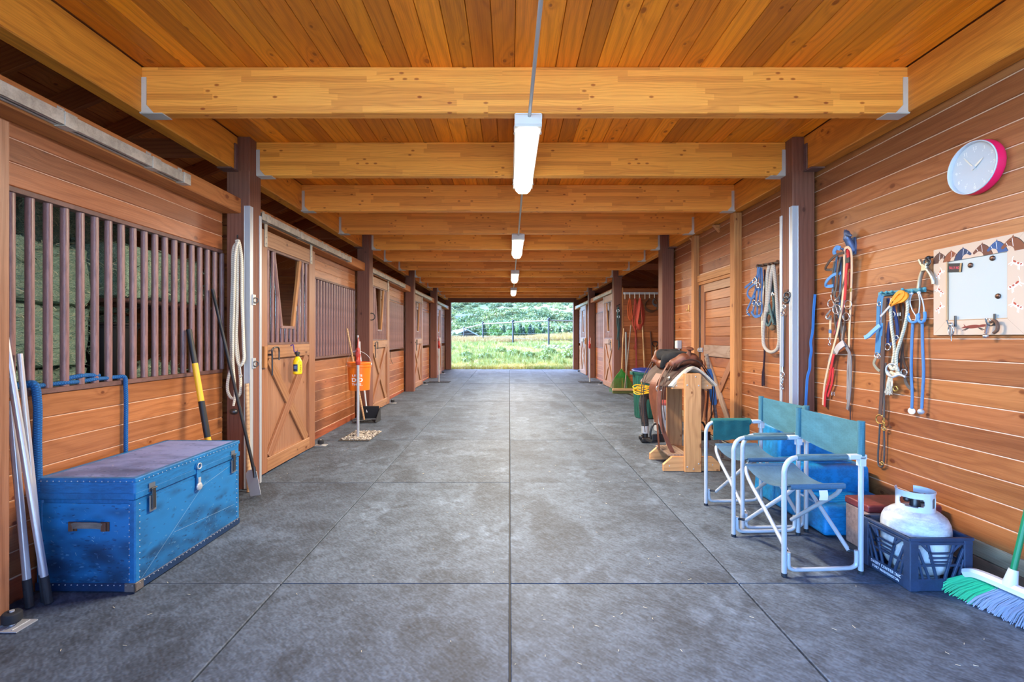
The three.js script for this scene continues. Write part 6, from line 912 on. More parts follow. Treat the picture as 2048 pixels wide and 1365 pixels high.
  const rhp = thing('rope_halter', 'cream rope halter with a metal bit ring and a frayed tassel', 'halter', w(290, 600, 0.05)), H = (x, y, k) => rel(rhp, w(x, y, k)), creamRope = std('#d8cbae', 0.9, { map: twistTex });
  mesh('rope_body', merge([rope([H(262, 300, 0.06), H(252, 350, 0.06), H(258, 480, 0.055), H(272, 580, 0.05), H(275, 640, 0.05), H(265, 700, 0.045), H(262, 740, 0.045)], 0.0095, 50), rope([H(325, 275, 0.06), H(352, 310, 0.06), H(355, 390, 0.055), H(338, 480, 0.05), H(305, 590, 0.05), H(288, 650, 0.05), H(288, 720, 0.045), H(292, 760, 0.045)], 0.0095, 50)]), creamRope, rhp); mesh('knot', merge([rope([H(248, 720, 0.06), H(265, 740, 0.065), H(285, 728, 0.06), H(296, 750, 0.055)], 0.012, 20), rope([H(255, 760, 0.05), H(285, 772, 0.06), H(310, 760, 0.05)], 0.012, 20)]), creamRope, rhp); mesh('bit_ring', ringOn(H(262, 748, 0.06), 0.045, 0.006), M.galv, rhp); mesh('bit_bar', rope([H(225, 745, 0.055), H(262, 788, 0.07), H(310, 775, 0.06), H(345, 790, 0.05)], 0.008, 20), M.galv, rhp);
  const ts = []; for (let i = 0; i < 70; i++) ts.push(rope([H(250 + rr(-14, 14), 790, 0.045 + rr(-0.015, 0.015)), H(245 + rr(-20, 20), 840, 0.04 + rr(-0.02, 0.02)), H(236 + rr(-24, 26), 880 + rr(-14, 22), 0.035 + rr(-0.02, 0.02))], 0.0016, 6, 4)); stuffPart(mesh('tassel', mergeGeometries(ts), std('#d8cdb6', 0.95), rhp)); mesh('ring', ringOn(H(282, 862, 0.04), 0.016, 0.004), M.brass, rhp);
  const db = thing('dark_bridle', 'thin dark bridle hanging behind the rope halter', 'bridle', w(325, 600, 0.03)), D = (x, y, k) => rel(db, w(x, y, k)); mesh('straps', merge([strap([D(300, 330, 0.03), D(302, 460, 0.03), D(318, 600, 0.025), D(318, 740, 0.025), D(335, 790, 0.03)], 0.014, 0.004, WN), strap([D(330, 330, 0.03), D(326, 500, 0.025), D(300, 660, 0.025), D(305, 700, 0.03)], 0.014, 0.004, WN), strap([D(322, 560, 0.025), D(334, 700, 0.025), D(352, 745, 0.03), D(330, 775, 0.035)], 0.016, 0.004, WN)]), leather, db); mesh('curved_strap', strap([D(340, 795, 0.03), D(350, 830, 0.03), D(375, 862, 0.03)], 0.022, 0.004, WN), greyLeather, db); mesh('buckle', merge([buckle(D(304, 400, 0.035), 0.02, 0.02), ringOn(D(335, 760, 0.04), 0.02, 0.004)]), M.chrome, db);
  const sx = thing('scissors', 'orange-handled scissors hanging at the front of the peg rack', 'scissors', w(300, 300, 0.08)), X = (x, y, k) => rel(sx, w(x, y, k)), og = std('#f09020', 0.45);
  mesh('handle', merge([sweep(curve([X(262, 330, 0.085), X(280, 290, 0.085), X(310, 262, 0.085), X(332, 268, 0.085), X(322, 292, 0.085), X(290, 318, 0.085)], 40, true), [[-0.011, -0.005], [0.011, -0.005], [0.011, 0.005], [-0.011, 0.005]], { n: WN, flat: true, closed: true }), sweep(curve([X(252, 342, 0.08), X(290, 325, 0.08), X(330, 312, 0.08), X(352, 288, 0.08), X(342, 272, 0.08), X(312, 290, 0.08)], 40, true), [[-0.011, -0.005], [0.011, -0.005], [0.011, 0.005], [-0.011, 0.005]], { n: WN, flat: true, closed: true })]), og, sx); mesh('blade', strap([X(258, 335, 0.08), X(235, 362, 0.08), X(205, 396, 0.08), X(188, 414, 0.08)], 0.014, 0.003, WN), M.galv, sx);
  const st = (label, P2) => { const o = thing('stethoscope', label, 'stethoscope', P2.o), q = (x, y, k) => rel(o, w(x, y, k)); mesh('binaural_tube', merge(P2.arms.map((a) => rope(a.map(([x, y, k]) => q(x, y, k ?? 0.05)), 0.004, 40))), M.galv, o); mesh('ear_yoke', rope(P2.yoke.map(([x, y]) => q(x, y, 0.05)), 0.009, 30), blueBright, o); mesh('tubing', rope(P2.tube.map(([x, y, k]) => q(x, y, k ?? 0.035)), 0.0085, 40), blueNylon, o); mesh('ear_tip', merge(P2.arms.map((a) => xf(new THREE.SphereGeometry(0.008, 8, 6), q(a[0][0], a[0][1], a[0][2] ?? 0.05)))), M.white, o); const cp = q(...P2.chest, 0.03); mesh('chest_piece', P2.side ? xf(lathe([[0, 0], [0.016, 0.002], [0.018, 0.01], [0.01, 0.02], [0, 0.022]], 16), cp, [0, 0.8, Math.PI / 2]) : xf(lathe([[0, -0.006], [0.02, -0.006], [0.023, 0], [0.02, 0.006], [0, 0.007]], 20), cp, [0, 0.3, Math.PI / 2]), P2.side ? M.galv : M.cream, o); };
  st('blue stethoscope with cream disc, the left of the two on the rack', { o: w(385, 300, 0.04), arms: [[[374, 275], [360, 310], [358, 360], [366, 410], [380, 440]], [[384, 272], [372, 320], [388, 375], [410, 415], [405, 440]]], yoke: [[362, 395], [362, 425], [380, 447], [405, 447], [424, 428], [424, 395]], tube: [[390, 448], [384, 560], [380, 760], [386, 900], [383, 985]], chest: [383, 1000] });
  st('blue stethoscope with steel disc, the right of the two on the rack', { o: w(445, 300, 0.04), arms: [[[424, 266], [432, 310], [430, 370], [420, 415]], [[430, 264], [448, 310], [458, 360], [460, 400]]], yoke: [[418, 400], [424, 432], [440, 450], [458, 440], [465, 415], [463, 385]], tube: [[448, 450], [450, 600], [456, 760], [449, 900], [445, 985]], chest: [440, 1003], side: true });
  const pl = thing('fencing_pliers', 'grey steel fencing pliers hung open above the peg rack', 'pliers', w(468, 110, 0.03)), Q = (x, y, k) => rel(pl, w(x, y, k)), steel = metal('#b9b3a2', 0.4); mesh('handle', merge([sweep(curve([Q(430, 62, 0.035), Q(446, 90, 0.035), Q(470, 112, 0.035), Q(500, 150, 0.035), Q(514, 185, 0.035), Q(517, 212, 0.035)], 30), circle(0.011, 8), { scale: (t) => 0.9 + 0.2 * Math.sin(t * 3) }), sweep(curve([Q(492, 70, 0.03), Q(474, 100, 0.03), Q(452, 130, 0.03), Q(434, 180, 0.03), Q(425, 240, 0.03)], 30), circle(0.0115, 8))]), steel, pl); mesh('pivot', xf(rbox(0.022, 0.05, 0.04, 0.006), Q(465, 108, 0.035)), steel, pl); mesh('hook', merge([rope([Q(520, 45, 0.0), Q(490, 48, 0.035), Q(470, 52, 0.045), Q(486, 72, 0.05)], 0.006, 20), xf(new THREE.SphereGeometry(0.014, 10, 8), Q(487, 50, 0.03)), ringOn(Q(478, 76, 0.04), 0.02, 0.005)]), M.darkMetal, pl);
}
{ // third bundle, beyond the post
  const w = wall(3.79, 1460, 500), pr = thing('peg_rail', 'dark iron coat pegs on the wall beyond the first right post', 'rack', w(290, 120, 0)), K = (x, y, k) => rel(pr, w(x, y, k));
  mesh('rail', beamBetween(K(200, 124, 0.006), K(378, 96, 0.006), 0.03, 0.012, [1, 0, 0]), leather, pr); for (const [x, y] of [[208, 120], [250, 118], [290, 110], [322, 106], [358, 88], [372, 96]]) mesh('peg', merge([rod(K(x, y, 0.01), K(x, y, 0.09), 0.007), xf(new THREE.SphereGeometry(0.012, 8, 6), K(x, y - 3, 0.092))]), M.rust, pr);
  const bh = thing('halter_bundle', 'bundle of bright blue halters with chrome fittings beyond the post', 'halter', w(195, 300, 0.06)), B = (x, y, k) => rel(bh, w(x, y, k)), bb = std('#2f66a8', 0.65);
  mesh('straps', merge([[[212, 130], [205, 220], [190, 320], [182, 420], [170, 490]], [[225, 130], [226, 230], [215, 340], [208, 430], [205, 495]], [[238, 135], [244, 240], [238, 360], [240, 470], [230, 500]], [[222, 140], [200, 240], [140, 300], [132, 340], [160, 370], [190, 350]], [[205, 200], [160, 250], [112, 288]], [[195, 300], [160, 390], [128, 470], [150, 496]], [[170, 400], [200, 420], [240, 400]], [[160, 470], [190, 505], [232, 498]], [[200, 300], [232, 300], [248, 290]]].map((a, i) => strap(a.map(([x, y]) => B(x, y, 0.05 + 0.018 * (i % 4))), 0.026, 0.005, WN))), bb, bh); mesh('fittings', merge([ringOn(B(188, 232, 0.12), 0.03, 0.006), ringOn(B(215, 268, 0.12), 0.025, 0.006), ringOn(B(185, 405, 0.12), 0.03, 0.006), ringOn(B(222, 405, 0.12), 0.025, 0.005), ringOn(B(130, 470, 0.08), 0.016, 0.004), buckle(B(195, 250, 0.12), 0.03, 0.03)]), M.chrome, bh);
  tag(mesh('grey_rope', rope([w(300, 118, 0.11), w(286, 180, 0.11), w(284, 280, 0.10), w(278, 400, 0.09), w(262, 540, 0.08), w(252, 650, 0.07), w(258, 725, 0.07), w(290, 768, 0.07), w(325, 774, 0.07), w(358, 752, 0.07), w(373, 700, 0.07), w(370, 600, 0.08), w(358, 420, 0.09), w(345, 250, 0.10), w(328, 120, 0.11), w(316, 170, 0.115), w(298, 320, 0.10), w(282, 470, 0.09)], 0.017, 140, 10), std('#c5bbb0', 0.85, { map: twistTex })), 'thick pale grey rope hanging in one long loop beyond the post', 'rope');
  const gb = thing('green_rope', 'grey-green hank of rope and straps gathered inside the grey rope loop', 'rope', w(315, 350, 0.05)), G = (x, y, k) => rel(gb, w(x, y, k)), gg = std('#5f7876', 0.85, { map: twistTex });
  mesh('rope_hank', merge([[[318, 130], [330, 260], [340, 400], [345, 520], [320, 575], [285, 560], [275, 500], [300, 470], [340, 500], [352, 545]], [[300, 140], [318, 300], [330, 420], [315, 520], [290, 575], [270, 540], [290, 480], [330, 520], [345, 570]], [[288, 150], [272, 250], [280, 330], [300, 430], [330, 560]]].map((a, i) => rope(a.map(([x, y]) => G(x, y, 0.04 + 0.025 * i)), 0.011, 60))), gg, gb); mesh('strap', strap([G(335, 180, 0.05), G(350, 360, 0.05), G(352, 560, 0.05)], 0.03, 0.005, WN), std('#3f5d63', 0.8), gb); mesh('snap', merge([ringOn(G(324, 340, 0.1), 0.016, 0.005), rod(G(322, 320, 0.1), G(322, 335, 0.1), 0.006)]), M.chrome, gb); mesh('end_knot', xf(new THREE.SphereGeometry(0.03, 12, 8), G(322, 590, 0.05)), std('#7a6248', 0.8), gb);
  tag(mesh('cream_strap', merge([strap([w(262, 240, 0.05), w(250, 330, 0.045), w(243, 480, 0.035), w(243, 655, 0.03)], 0.026, 0.004, WN)]), M.cream), 'narrow cream strap hanging straight down between the blue halters and grey rope', 'strap');
  tag(mesh('dark_lead', merge([rope([w(262, 150, 0.06), w(268, 300, 0.05), w(262, 480, 0.04), w(256, 620, 0.03), w(262, 780, 0.025), w(256, 900, 0.025), w(258, 1030, 0.025)], 0.0095, 60), rope([w(256, 880, 0.03), w(246, 960, 0.028), w(246, 1035, 0.028)], 0.0085, 20)]), std('#3d2435', 0.9, { map: braid })), 'thin dark purple lead rope hanging lowest beyond the post', 'rope');
}
{ // on the first right post
  const X = 2.436 - 0.012, w = (x, y, k = 0.012) => onX(1460 + x / 3.79, 500 + y / 3.79, 2.436 - k), te = thing('tie_ring', 'rusty steel tie ring on the aisle side of the first right post', 'bracket', w(425, 352, 0.01)), T = (x, y, k) => rel(te, w(x, y, k)); mesh('plate', xf(rbox(0.012, 0.12, 0.06, 0.003), T(424, 355, 0.004)), M.rust, te); mesh('ring', merge([ringOn(T(432, 345, 0.02), 0.026, 0.008, 0.5), ringOn(T(425, 378, 0.02), 0.026, 0.008, 0.5)]), M.darkMetal, te);
  const sp = thing('cross_tie', 'grey webbing cross tie with chrome snaps and chain on the right post', 'cross tie', w(398, 600, 0.02)), S = (x, y, k) => rel(sp, w(x, y, k)); mesh('snap', merge([rod(S(408, 420, 0.035), S(402, 460, 0.03), 0.009), ringOn(S(410, 430, 0.035), 0.018, 0.006), ringOn(S(398, 482, 0.03), 0.02, 0.005)]), M.chrome, sp); mesh('webbing', strap([S(398, 488, 0.025), S(397, 650, 0.02), S(396, 800, 0.02), S(396, 888, 0.02)], 0.035, 0.006, WN), std('#8390a4', 0.7), sp); mesh('lower_snap', merge([rod(S(396, 885, 0.025), S(400, 930, 0.025), 0.01), ringOn(S(398, 945, 0.025), 0.022, 0.005)]), M.chrome, sp); const ch = []; for (let i = 0; i < 8; i++) ch.push(xf(torus(0.012, 0.0035, 12), S(394 + Math.sin(i) * 4, 965 + i * 12, 0.025), [0, i % 2 ? 0.2 : 1.6, 0], [0.75, 1.25, 1])); mesh('chain', mergeGeometries(ch), M.chrome, sp);
  const z = (x, y, k = 0.012) => at(1460 + x / 3.79, 500 + y / 3.79, posts[1] - k); tag(mesh('blue_strap', sweep(curve([z(644, 338), z(634, 460, 0.02), z(626, 620, 0.014), z(612, 700, 0.02), z(616, 770, 0.03), z(606, 830, 0.02), z(604, 900, 0.024), z(588, 960, 0.016), z(580, 1060, 0.018), z(572, 1220, 0.014)], 70), [[-0.010, -0.003], [0.010, -0.003], [0.010, 0.003], [-0.010, 0.003]], { n: [0, 0, 1], flat: true }), std('#3a7abc', 0.7)), 'wavy bright blue strap hanging on the face of the first right post', 'strap');
}

// ---------------------------------------------------------------- saddle on its wooden stand
{
  const d0 = 4.626, st = thing('saddle_stand', 'pale pine saddle stand on the floor with two uprights and sloped feet', 'stand', [1.775, fy(4.9) + 0.001, -4.9]), Z = (d) => -(d - 4.9);
  const B = (n, x, y, d, a, c = 0.005) => bd(n, M.stand, x, y, [Z(d[1]), Z(d[0])], a, st, c);
  B('upright', [-0.083, 0.078], [0, 0.945], [4.63, 4.668], 'y'); B('upright', [-0.083, 0.078], [0, 0.945], [5.15, 5.188], 'y');
  for (const d of [4.668, 5.112]) { const g = extrude([[-0.275, 0], [0.27, 0], [0.27, 0.07], [0.20, 0.135], [-0.19, 0.135], [-0.275, 0.06]], 0.036, 0.002); mesh('foot', xf(g, [0, 0, Z(d) - 0.037]), M.stand, st); }
  for (const d of [4.668, 5.112]) { const g = extrude([[-0.19, 0.80], [0.19, 0.80], [0.19, 0.825], [0.07, 0.945], [-0.07, 0.945], [-0.19, 0.825]], 0.036, 0.002); mesh('gable_board', xf(g, [0, 0, Z(d) - 0.037]), M.stand, st); }
  for (const s of [-1, 1]) { const m = mesh('slope_board', xf(board(0.48, 0.17, 0.016, 0.003), [0, 0, 0], [0, Math.PI / 2, 0]), M.stand, st); m.rotation.z = s * Math.PI / 4; m.position.set(s * 0.131, 0.884, Z(4.91)); }
  { const m = mesh('floor_board', board(0.40, 0.20, 0.016, 0.003), M.ply, st); m.rotation.set(-Math.PI / 2, 0, Math.PI / 2); m.position.set(-0.12, 0.145, Z(4.91)); }
  const bolts = []; for (const [x, y] of [[-0.06, 0.05], [0.05, 0.08], [0.0, 0.03], [0.02, 0.92], [-0.06, 0.84], [0.05, 0.835], [-0.22, 0.05], [0.2, 0.06], [0.15, 0.83], [-0.15, 0.83]]) bolts.push(xf(new THREE.SphereGeometry(0.007, 8, 6), [x, y, Math.abs(x) > 0.1 ? Z(4.668) : Z(4.629)], [0, 0, 0], [1, 1, 0.4])); mesh('screws', mergeGeometries(bolts), M.galv, st);
  // western saddle; local z points to the pommel
  const sd = thing('western_saddle', 'brown leather western saddle with a black seat cover on the wooden stand', 'saddle', [1.75, 0.985 + fy(4.9), -5.02], 0.2), lea = std('#74402a', 0.5, { map: mottle, bumpMap: grit, bumpScale: 0.0015 }), leaD = std('#44281e', 0.7, { map: mottle, bumpMap: grit, bumpScale: 0.0015 }), fleece = std('#d5cdbb', 0.95, { map: hayTexPlain(), bumpMap: grit, bumpScale: 0.004 });
  function hayTexPlain() { return mottle; }
  const arch = (w, drop, t, top = 0, k = 16) => { const out = [], inn = []; for (let i = 0; i <= k; i++) { const u = i / k * 2 - 1, x = u * w, y = top - drop * Math.pow(Math.abs(u), 1.35), n = [drop * 1.35 * Math.pow(Math.abs(u), 0.35) * Math.sign(u) / w, 1], l = Math.hypot(...n); out.push([-(x + n[0] / l * t), y + n[1] / l * t]); inn.push([-x, y]); } return [...out, ...inn.reverse()]; };
  mesh('fleece_pad', sweep([[0, 0.012, -0.31], [0, 0.010, -0.25], [0, 0.0, 0.0], [0, 0.006, 0.26], [0, 0.010, 0.31]].map((p) => V(p)), arch(0.23, 0.18, 0.022), { n: [0, 1, 0] }), fleece, sd);
  mesh('skirt', sweep([[0, 0.040, -0.315], [0, 0.038, -0.15], [0, 0.034, 0.05], [0, 0.038, 0.25]].map((p) => V(p)), arch(0.252, 0.215, 0.010), { n: [0, 1, 0] }), leaD, sd);
  mesh('seat_tree', blob([[[-0.14, 0.055, 0.17], 0.045, [-0.05, 0.10, 0.20], 0.05], [[-0.05, 0.10, 0.20], 0.05, [0.05, 0.10, 0.20], 0.05], [[0.05, 0.10, 0.20], 0.05, [0.14, 0.055, 0.17], 0.045], [[0, 0.07, 0.15], 0.06, [0, 0.05, -0.05], 0.07], [[-0.09, 0.03, 0.1], 0.05, [-0.10, 0.03, -0.15], 0.05], [[0.09, 0.03, 0.1], 0.05, [0.10, 0.03, -0.15], 0.05], [[0, 0.05, -0.05], 0.07, [0, 0.09, -0.2], 0.06], [[-0.15, 0.07, -0.20], 0.03, [-0.08, 0.15, -0.25], 0.026], [[-0.08, 0.15, -0.25], 0.026, [0.08, 0.15, -0.25], 0.026], [[0.08, 0.15, -0.25], 0.026, [0.15, 0.07, -0.20], 0.03], [[0, 0.1, -0.22], 0.05, [0, 0.14, -0.245], 0.03]], [[-0.22, -0.04, -0.32], [0.22, 0.22, 0.30]], 0.008, 0.035), lea, sd);
  mesh('horn', merge([xf(lathe([[0.036, 0], [0.022, 0.02], [0.017, 0.045], [0.018, 0.06], [0.034, 0.066], [0.038, 0.074], [0.034, 0.082], [0, 0.084]], 20), [0, 0.135, 0.215], [0.35, 0, 0])]), lea, sd);
  mesh('seat_cover', blob([[[-0.07, 0.115, 0.10], 0.05, [0.07, 0.115, 0.10], 0.05], [[-0.09, 0.11, 0.06], 0.055, [-0.09, 0.12, -0.14], 0.055], [[0.09, 0.11, 0.06], 0.055, [0.09, 0.12, -0.14], 0.055], [[0, 0.115, 0.05], 0.055, [0, 0.125, -0.12], 0.055], [[-0.09, 0.145, -0.17], 0.045, [0.09, 0.145, -0.17], 0.045], [[-0.13, 0.08, 0.0], 0.045, [-0.15, 0.02, -0.02], 0.03], [[0.13, 0.08, 0.0], 0.045, [0.15, 0.02, -0.02], 0.03]], [[-0.22, -0.04, -0.25], [0.22, 0.22, 0.18]], 0.009, 0.03), std('#15161a', 0.95, { bumpMap: grit, bumpScale: 0.004 }), sd);
  mesh('gullet_edge', sweep(curve([[-0.14, 0.02, 0.245], [-0.09, 0.075, 0.25], [0, 0.095, 0.252], [0.09, 0.075, 0.25], [0.14, 0.02, 0.245]], 24), circle(0.008, 8)), leaD, sd);
  for (const s of [-1, 1]) {
    const n = [s, 0.1, 0];
    mesh('fender', sweep(curve([[s * 0.20, -0.06, -0.01], [s * 0.262, -0.17, -0.01], [s * 0.268, -0.30, 0.0], [s * 0.262, -0.46, 0.02], [s * 0.258, -0.56, 0.03]], 24), [[-0.085, -0.003], [0.085, -0.003], [0.085, 0.003], [-0.085, 0.003]], { n, flat: true, scale: (t) => t < 0.5 ? 0.65 + 0.7 * t : 1.0 - 1.45 * (t - 0.5) }), lea, sd);
    mesh('stirrup', merge([rope([[s * 0.215, -0.73, 0.03], [s * 0.208, -0.66, 0.03], [s * 0.235, -0.58, 0.03], [s * 0.28, -0.58, 0.03], [s * 0.315, -0.66, 0.03], [s * 0.31, -0.73, 0.03]], 0.011, 40), bdGeo(s > 0 ? [0.19, 0.335] : [-0.335, -0.19], [-0.755, -0.73], [-0.035, 0.095], 'x', 0.008), xf(rbox(0.135, 0.07, 0.02, 0.008), [s * 0.262, -0.70, 0.09])]), M.black, sd);
    for (const [z, l, w] of [[0.18, 0.42, 0.016], [0.10, 0.62, 0.03], [0.22, 0.30, 0.010], [-0.20, 0.50, 0.012], [-0.25, 0.40, 0.012]]) mesh('saddle_string', strap([[s * 0.15, 0.06, z], [s * 0.245, -0.09, z + 0.01], [s * (0.277 + 0.004 * l), -0.2, z + 0.02], [s * 0.278, -0.2 - l * 0.5, z], [s * 0.272, -0.2 - l, z + 0.03]], w, 0.004, n), w > 0.02 ? lea : leaD, sd);
    mesh('concho', merge([xf(lathe([[0, 0.004], [0.015, 0.003], [0.02, 0]], 14), [s * 0.205, -0.09, 0.2], [0, 0, -s * 1.1]), ringOn([s * 0.268, -0.20, 0.12], 0.03, 0.004, 1.4)]), M.chrome, sd);
  }
  mesh('cinch_latigo', sweep(curve([[-0.275, -0.22, 0.15], [-0.285, -0.45, 0.17], [-0.262, -0.62, 0.20], [-0.20, -0.78, 0.22], [-0.17, -0.84, 0.23]], 24), [[-0.02, -0.003], [0.02, -0.003], [0.02, 0.003], [-0.02, 0.003]], { n: [-0.6, 0.1, 0.8], flat: true, scale: (t) => t > 0.9 ? 0.6 : 1 }), lea, sd);
}
// things round the saddle
{
  const bt = thing('padded_tool', 'grey wooden stick with a light blue padded sleeve leaning by the saddle', 'tool', [2.245, fy(5.2), -5.13]), P = (t) => V(0.03, 0.015, 0).lerp(V(-0.21, 1.13, 0.17), t);
  mesh('stick', rod(P(0), P(1), 0.017, 10), M.handleGrey, bt); mesh('blue_sleeve', sweep([P(0.52), P(0.55), P(0.66), P(0.8), P(0.86)], circle(0.034, 12), { scale: (t) => t < 0.02 || t > 0.98 ? 0.7 : 1 }), std('#5a9cd8', 0.7, { map: cloth }), bt);
  const wb = thing('white_bucket', 'white plastic bucket behind the saddle stand with a red rim', 'bucket', [2.13, fy(6.7) + 0.001, -6.62]); mesh('bucket_body', lathe([[0, 0], [0.125, 0], [0.13, 0.01], [0.15, 0.36], [0.15, 0.375], [0.143, 0.375], [0.12, 0.012], [0, 0.012]], 32), M.whitePaint, wb); mesh('bucket_lid', xf(lathe([[0.156, 0], [0.157, 0.03], [0.15, 0.038], [0, 0.038]], 32), [0, 0.372, 0]), std('#a34848', 0.5), wb);
  const hs = thing('vacuum_hose', 'black hose with silver tape standing in front of the white bucket', 'hose', [1.66, fy(5.9), -5.95]); mesh('hose', sweep(curve([[0.10, 0.56, -0.12], [0.03, 0.55, -0.06], [-0.01, 0.48, 0], [0.0, 0.36, 0], [0.015, 0.26, 0], [0.02, 0.20, 0]], 60), circle(0.045, 14), { scale: (t) => 1 + 0.05 * Math.sin(t * 130) }), M.rubber, hs); mesh('tape', rod([0.021, 0.11, 0], [0.019, 0.215, 0], 0.043, 16), M.galv, hs); mesh('nozzle', merge([rod([0.022, 0.02, 0], [0.021, 0.12, 0], 0.034, 14), xf(rbox(0.17, 0.06, 0.10, 0.02, 3), [0.045, 0.031, 0.02]), xf(new THREE.SphereGeometry(0.035, 12, 8), [-0.03, 0.06, 0.02])]), M.black, hs);
  const yc = thing('yellow_cord', 'bright yellow cord coiled on top of the black hose', 'cord', [1.70, 0.62 + fy(5.9), -5.98]), yel = std('#e8b422', 0.6), loops = []; for (let i = 0; i < 7; i++) loops.push(rope(Array.from({ length: 12 }, (_, k) => { const a = k / 12 * 6.283; return [Math.cos(a) * (0.15 + 0.012 * Math.sin(i * 2.3)), 0.012 * i - 0.01 + 0.02 * Math.sin(a * 2 + i), Math.sin(a) * (0.055 + 0.01 * Math.cos(i * 1.7))]; }), 0.0065, 60, 6, true)); mesh('coil', mergeGeometries(loops), yel, yc); mesh('loose_loop', rope([[-0.05, 0.07, 0.02], [-0.06, 0.14, 0.02], [0.0, 0.16, 0.0], [0.05, 0.12, -0.01], [0.10, 0.08, 0]], 0.0065, 40, 6), yel, yc);
  const tc = thing('rubbish_bin', 'dark green plastic bin with a blue lid beyond the saddle', 'bin', [2.19, fy(7.7) + 0.001, -7.72]), gm = std('#1f5a4c', 0.45, { map: mottle }); mesh('bin_body', lathe([[0, 0], [0.165, 0], [0.17, 0.012], [0.185, 0.34], [0.2, 0.69], [0.214, 0.695], [0.216, 0.735], [0.205, 0.74], [0.19, 0.69], [0.16, 0.02], [0, 0.02]], 44), gm, tc); for (let k = 0; k < 22; k++) { const a = k / 22 * 6.283; mesh('rib', rod([Math.sin(a) * 0.172, 0.03, Math.cos(a) * 0.172], [Math.sin(a) * 0.2, 0.67, Math.cos(a) * 0.2], 0.006, 6), gm, tc); }
  mesh('bin_lid', xf(lathe([[0.218, 0], [0.222, 0.012], [0.205, 0.03], [0.19, 0.028], [0.1, 0.05], [0, 0.055]], 40), [0.0, 0.738, 0], [0.05, 0, -0.04]), std('#1d2f78', 0.4), tc); for (const s of [-1, 1]) mesh('bin_handle', merge([xf(rbox(0.03, 0.05, 0.14, 0.008), [s * 0.225, 0.71, 0])]), gm, tc);
  const ob = thing('outlet_box', 'grey outlet box on a short conduit beside the tack room door', 'outlet box', [XR, 1.225, -7.42]); mesh('box', xf(rbox(0.07, 0.13, 0.09, 0.008), [-0.036, 0, 0]), M.galv, ob); mesh('cover', xf(rbox(0.012, 0.115, 0.075, 0.004), [-0.074, 0, 0]), M.lampBody, ob); mesh('conduit', rod([-0.03, -0.06, 0], [-0.02, -1.10, -0.01], 0.011), M.galv, ob);
  // rake and push broom against the right post of the third row
  const rk = thing('leaf_rake', 'green plastic leaf rake standing fan-down against the dark post', 'rake', [2.57, fy(11.05), -11.02]), gr = std('#2f7d2c', 0.5), tines = []; for (let i = 0; i < 25; i++) { const u = i / 24 * 2 - 1; tines.push(rope([[0, 0.52, -0.0], [u * 0.13, 0.38, 0.02], [u * 0.27, 0.10, 0.04], [u * 0.285, 0.02, 0.075]], 0.005, 12, 5)); } mesh('tines', mergeGeometries(tines), gr, rk); mesh('fan_web', xf(extrude([[0, 0.55], [-0.14, 0.34], [0.14, 0.34]], 0.008, 0.002), [0, 0, 0.0]), gr, rk); mesh('handle', rod([0, 0.44, 0.0], [0.07, 1.48, -0.08], 0.013), M.handle, rk);
  const pb = thing('push_broom', 'push broom with an olive head in front of the green rake', 'broom', [2.60, fy(10.9), -10.84]); mesh('head', xf(rbox(0.55, 0.05, 0.07, 0.01), [0, 0.085, 0]), M.handle, pb); stuffPart(mesh('bristles', mergeGeometries(Array.from({ length: 330 }, (_, i) => rod([-0.265 + (i % 66) * 0.00815, 0.075, -0.026 + Math.floor(i / 66) * 0.013], [-0.27 + (i % 66) * 0.0083, 0.002, -0.036 + Math.floor(i / 66) * 0.018], 0.003, 4))), std('#5f6638', 0.9), pb)); mesh('handle', rod([0.0, 0.10, 0], [0.16, 1.55, -0.07], 0.013), M.handleGrey, pb);
  // hooks, cords and tools on the alcove's back wall
  const zb = -posts[3] + 0.005, q = (px, py, k = 0.03) => { const d = -(zb) - k - 0.01; return at(px, py, d); };
  const rail = thing('hook_rail', 'pale rail of seven hooks on the back wall of the tool alcove', 'rack', q(1281, 587, 0)), K = (px, py, k) => rel(rail, q(px, py, k)); mesh('rail', beamBetween(K(1246, 587, 0.0), K(1316, 587, 0.0), 0.05, 0.016, [0, 0, 1]), M.white, rail);
  [1250, 1259.5, 1269.5, 1279, 1290, 1299, 1309].forEach((px) => mesh('hook', rope([K(px, 586, 0.01), K(px, 596, 0.012), K(px, 598, 0.04), K(px, 594, 0.055)], 0.011, 16), M.cream, rail));
  const hang = (name, label, cat, mat, paths, r = 0.008) => tag(mesh(name, merge(paths.map((a) => rope(a.map(([x, y, k]) => q(x, y, k ?? 0.05)), r, 50, 6))), mat), label, cat);
  const orange = std('#c4561e', 0.6), redC = std('#b8402e', 0.6);
  hang('orange_lead', 'orange extension cord hung in a long narrow hank on the second hook', 'cord', orange, [[[1259, 597], [1256, 612], [1257, 635], [1261, 641], [1263, 625], [1261, 600]], [[1260, 598], [1259, 615], [1260, 634], [1264, 638], [1262, 610]], [[1258, 600], [1262, 618], [1259, 640], [1256, 620]]], 0.012);
  hang('braided_lead', 'red cord hanging in a tapering braid to below the shelf height', 'cord', redC, [[[1270, 597], [1268, 620], [1265, 645], [1270, 662], [1272, 680], [1268, 700]], [[1271, 597], [1273, 625], [1269, 650], [1272, 672], [1270, 686]], [[1269, 600], [1271, 640], [1274, 655], [1270, 664]]], 0.012);
  hang('coiled_lead', 'large red-orange coiled cord in the middle of the hook rail', 'cord', std('#c24a34', 0.6), Array.from({ length: 8 }, (_, i) => [[1279 + i * 0.3, 596], [1273 + i * 0.9, 622], [1272 + i * 0.6, 648], [1279, 660 - i * 1.5], [1287 - i * 0.5, 648], [1288 - i * 0.8, 622], [1281, 598]].map(([x, y]) => [x, y, 0.03 + i * 0.012])), 0.009);
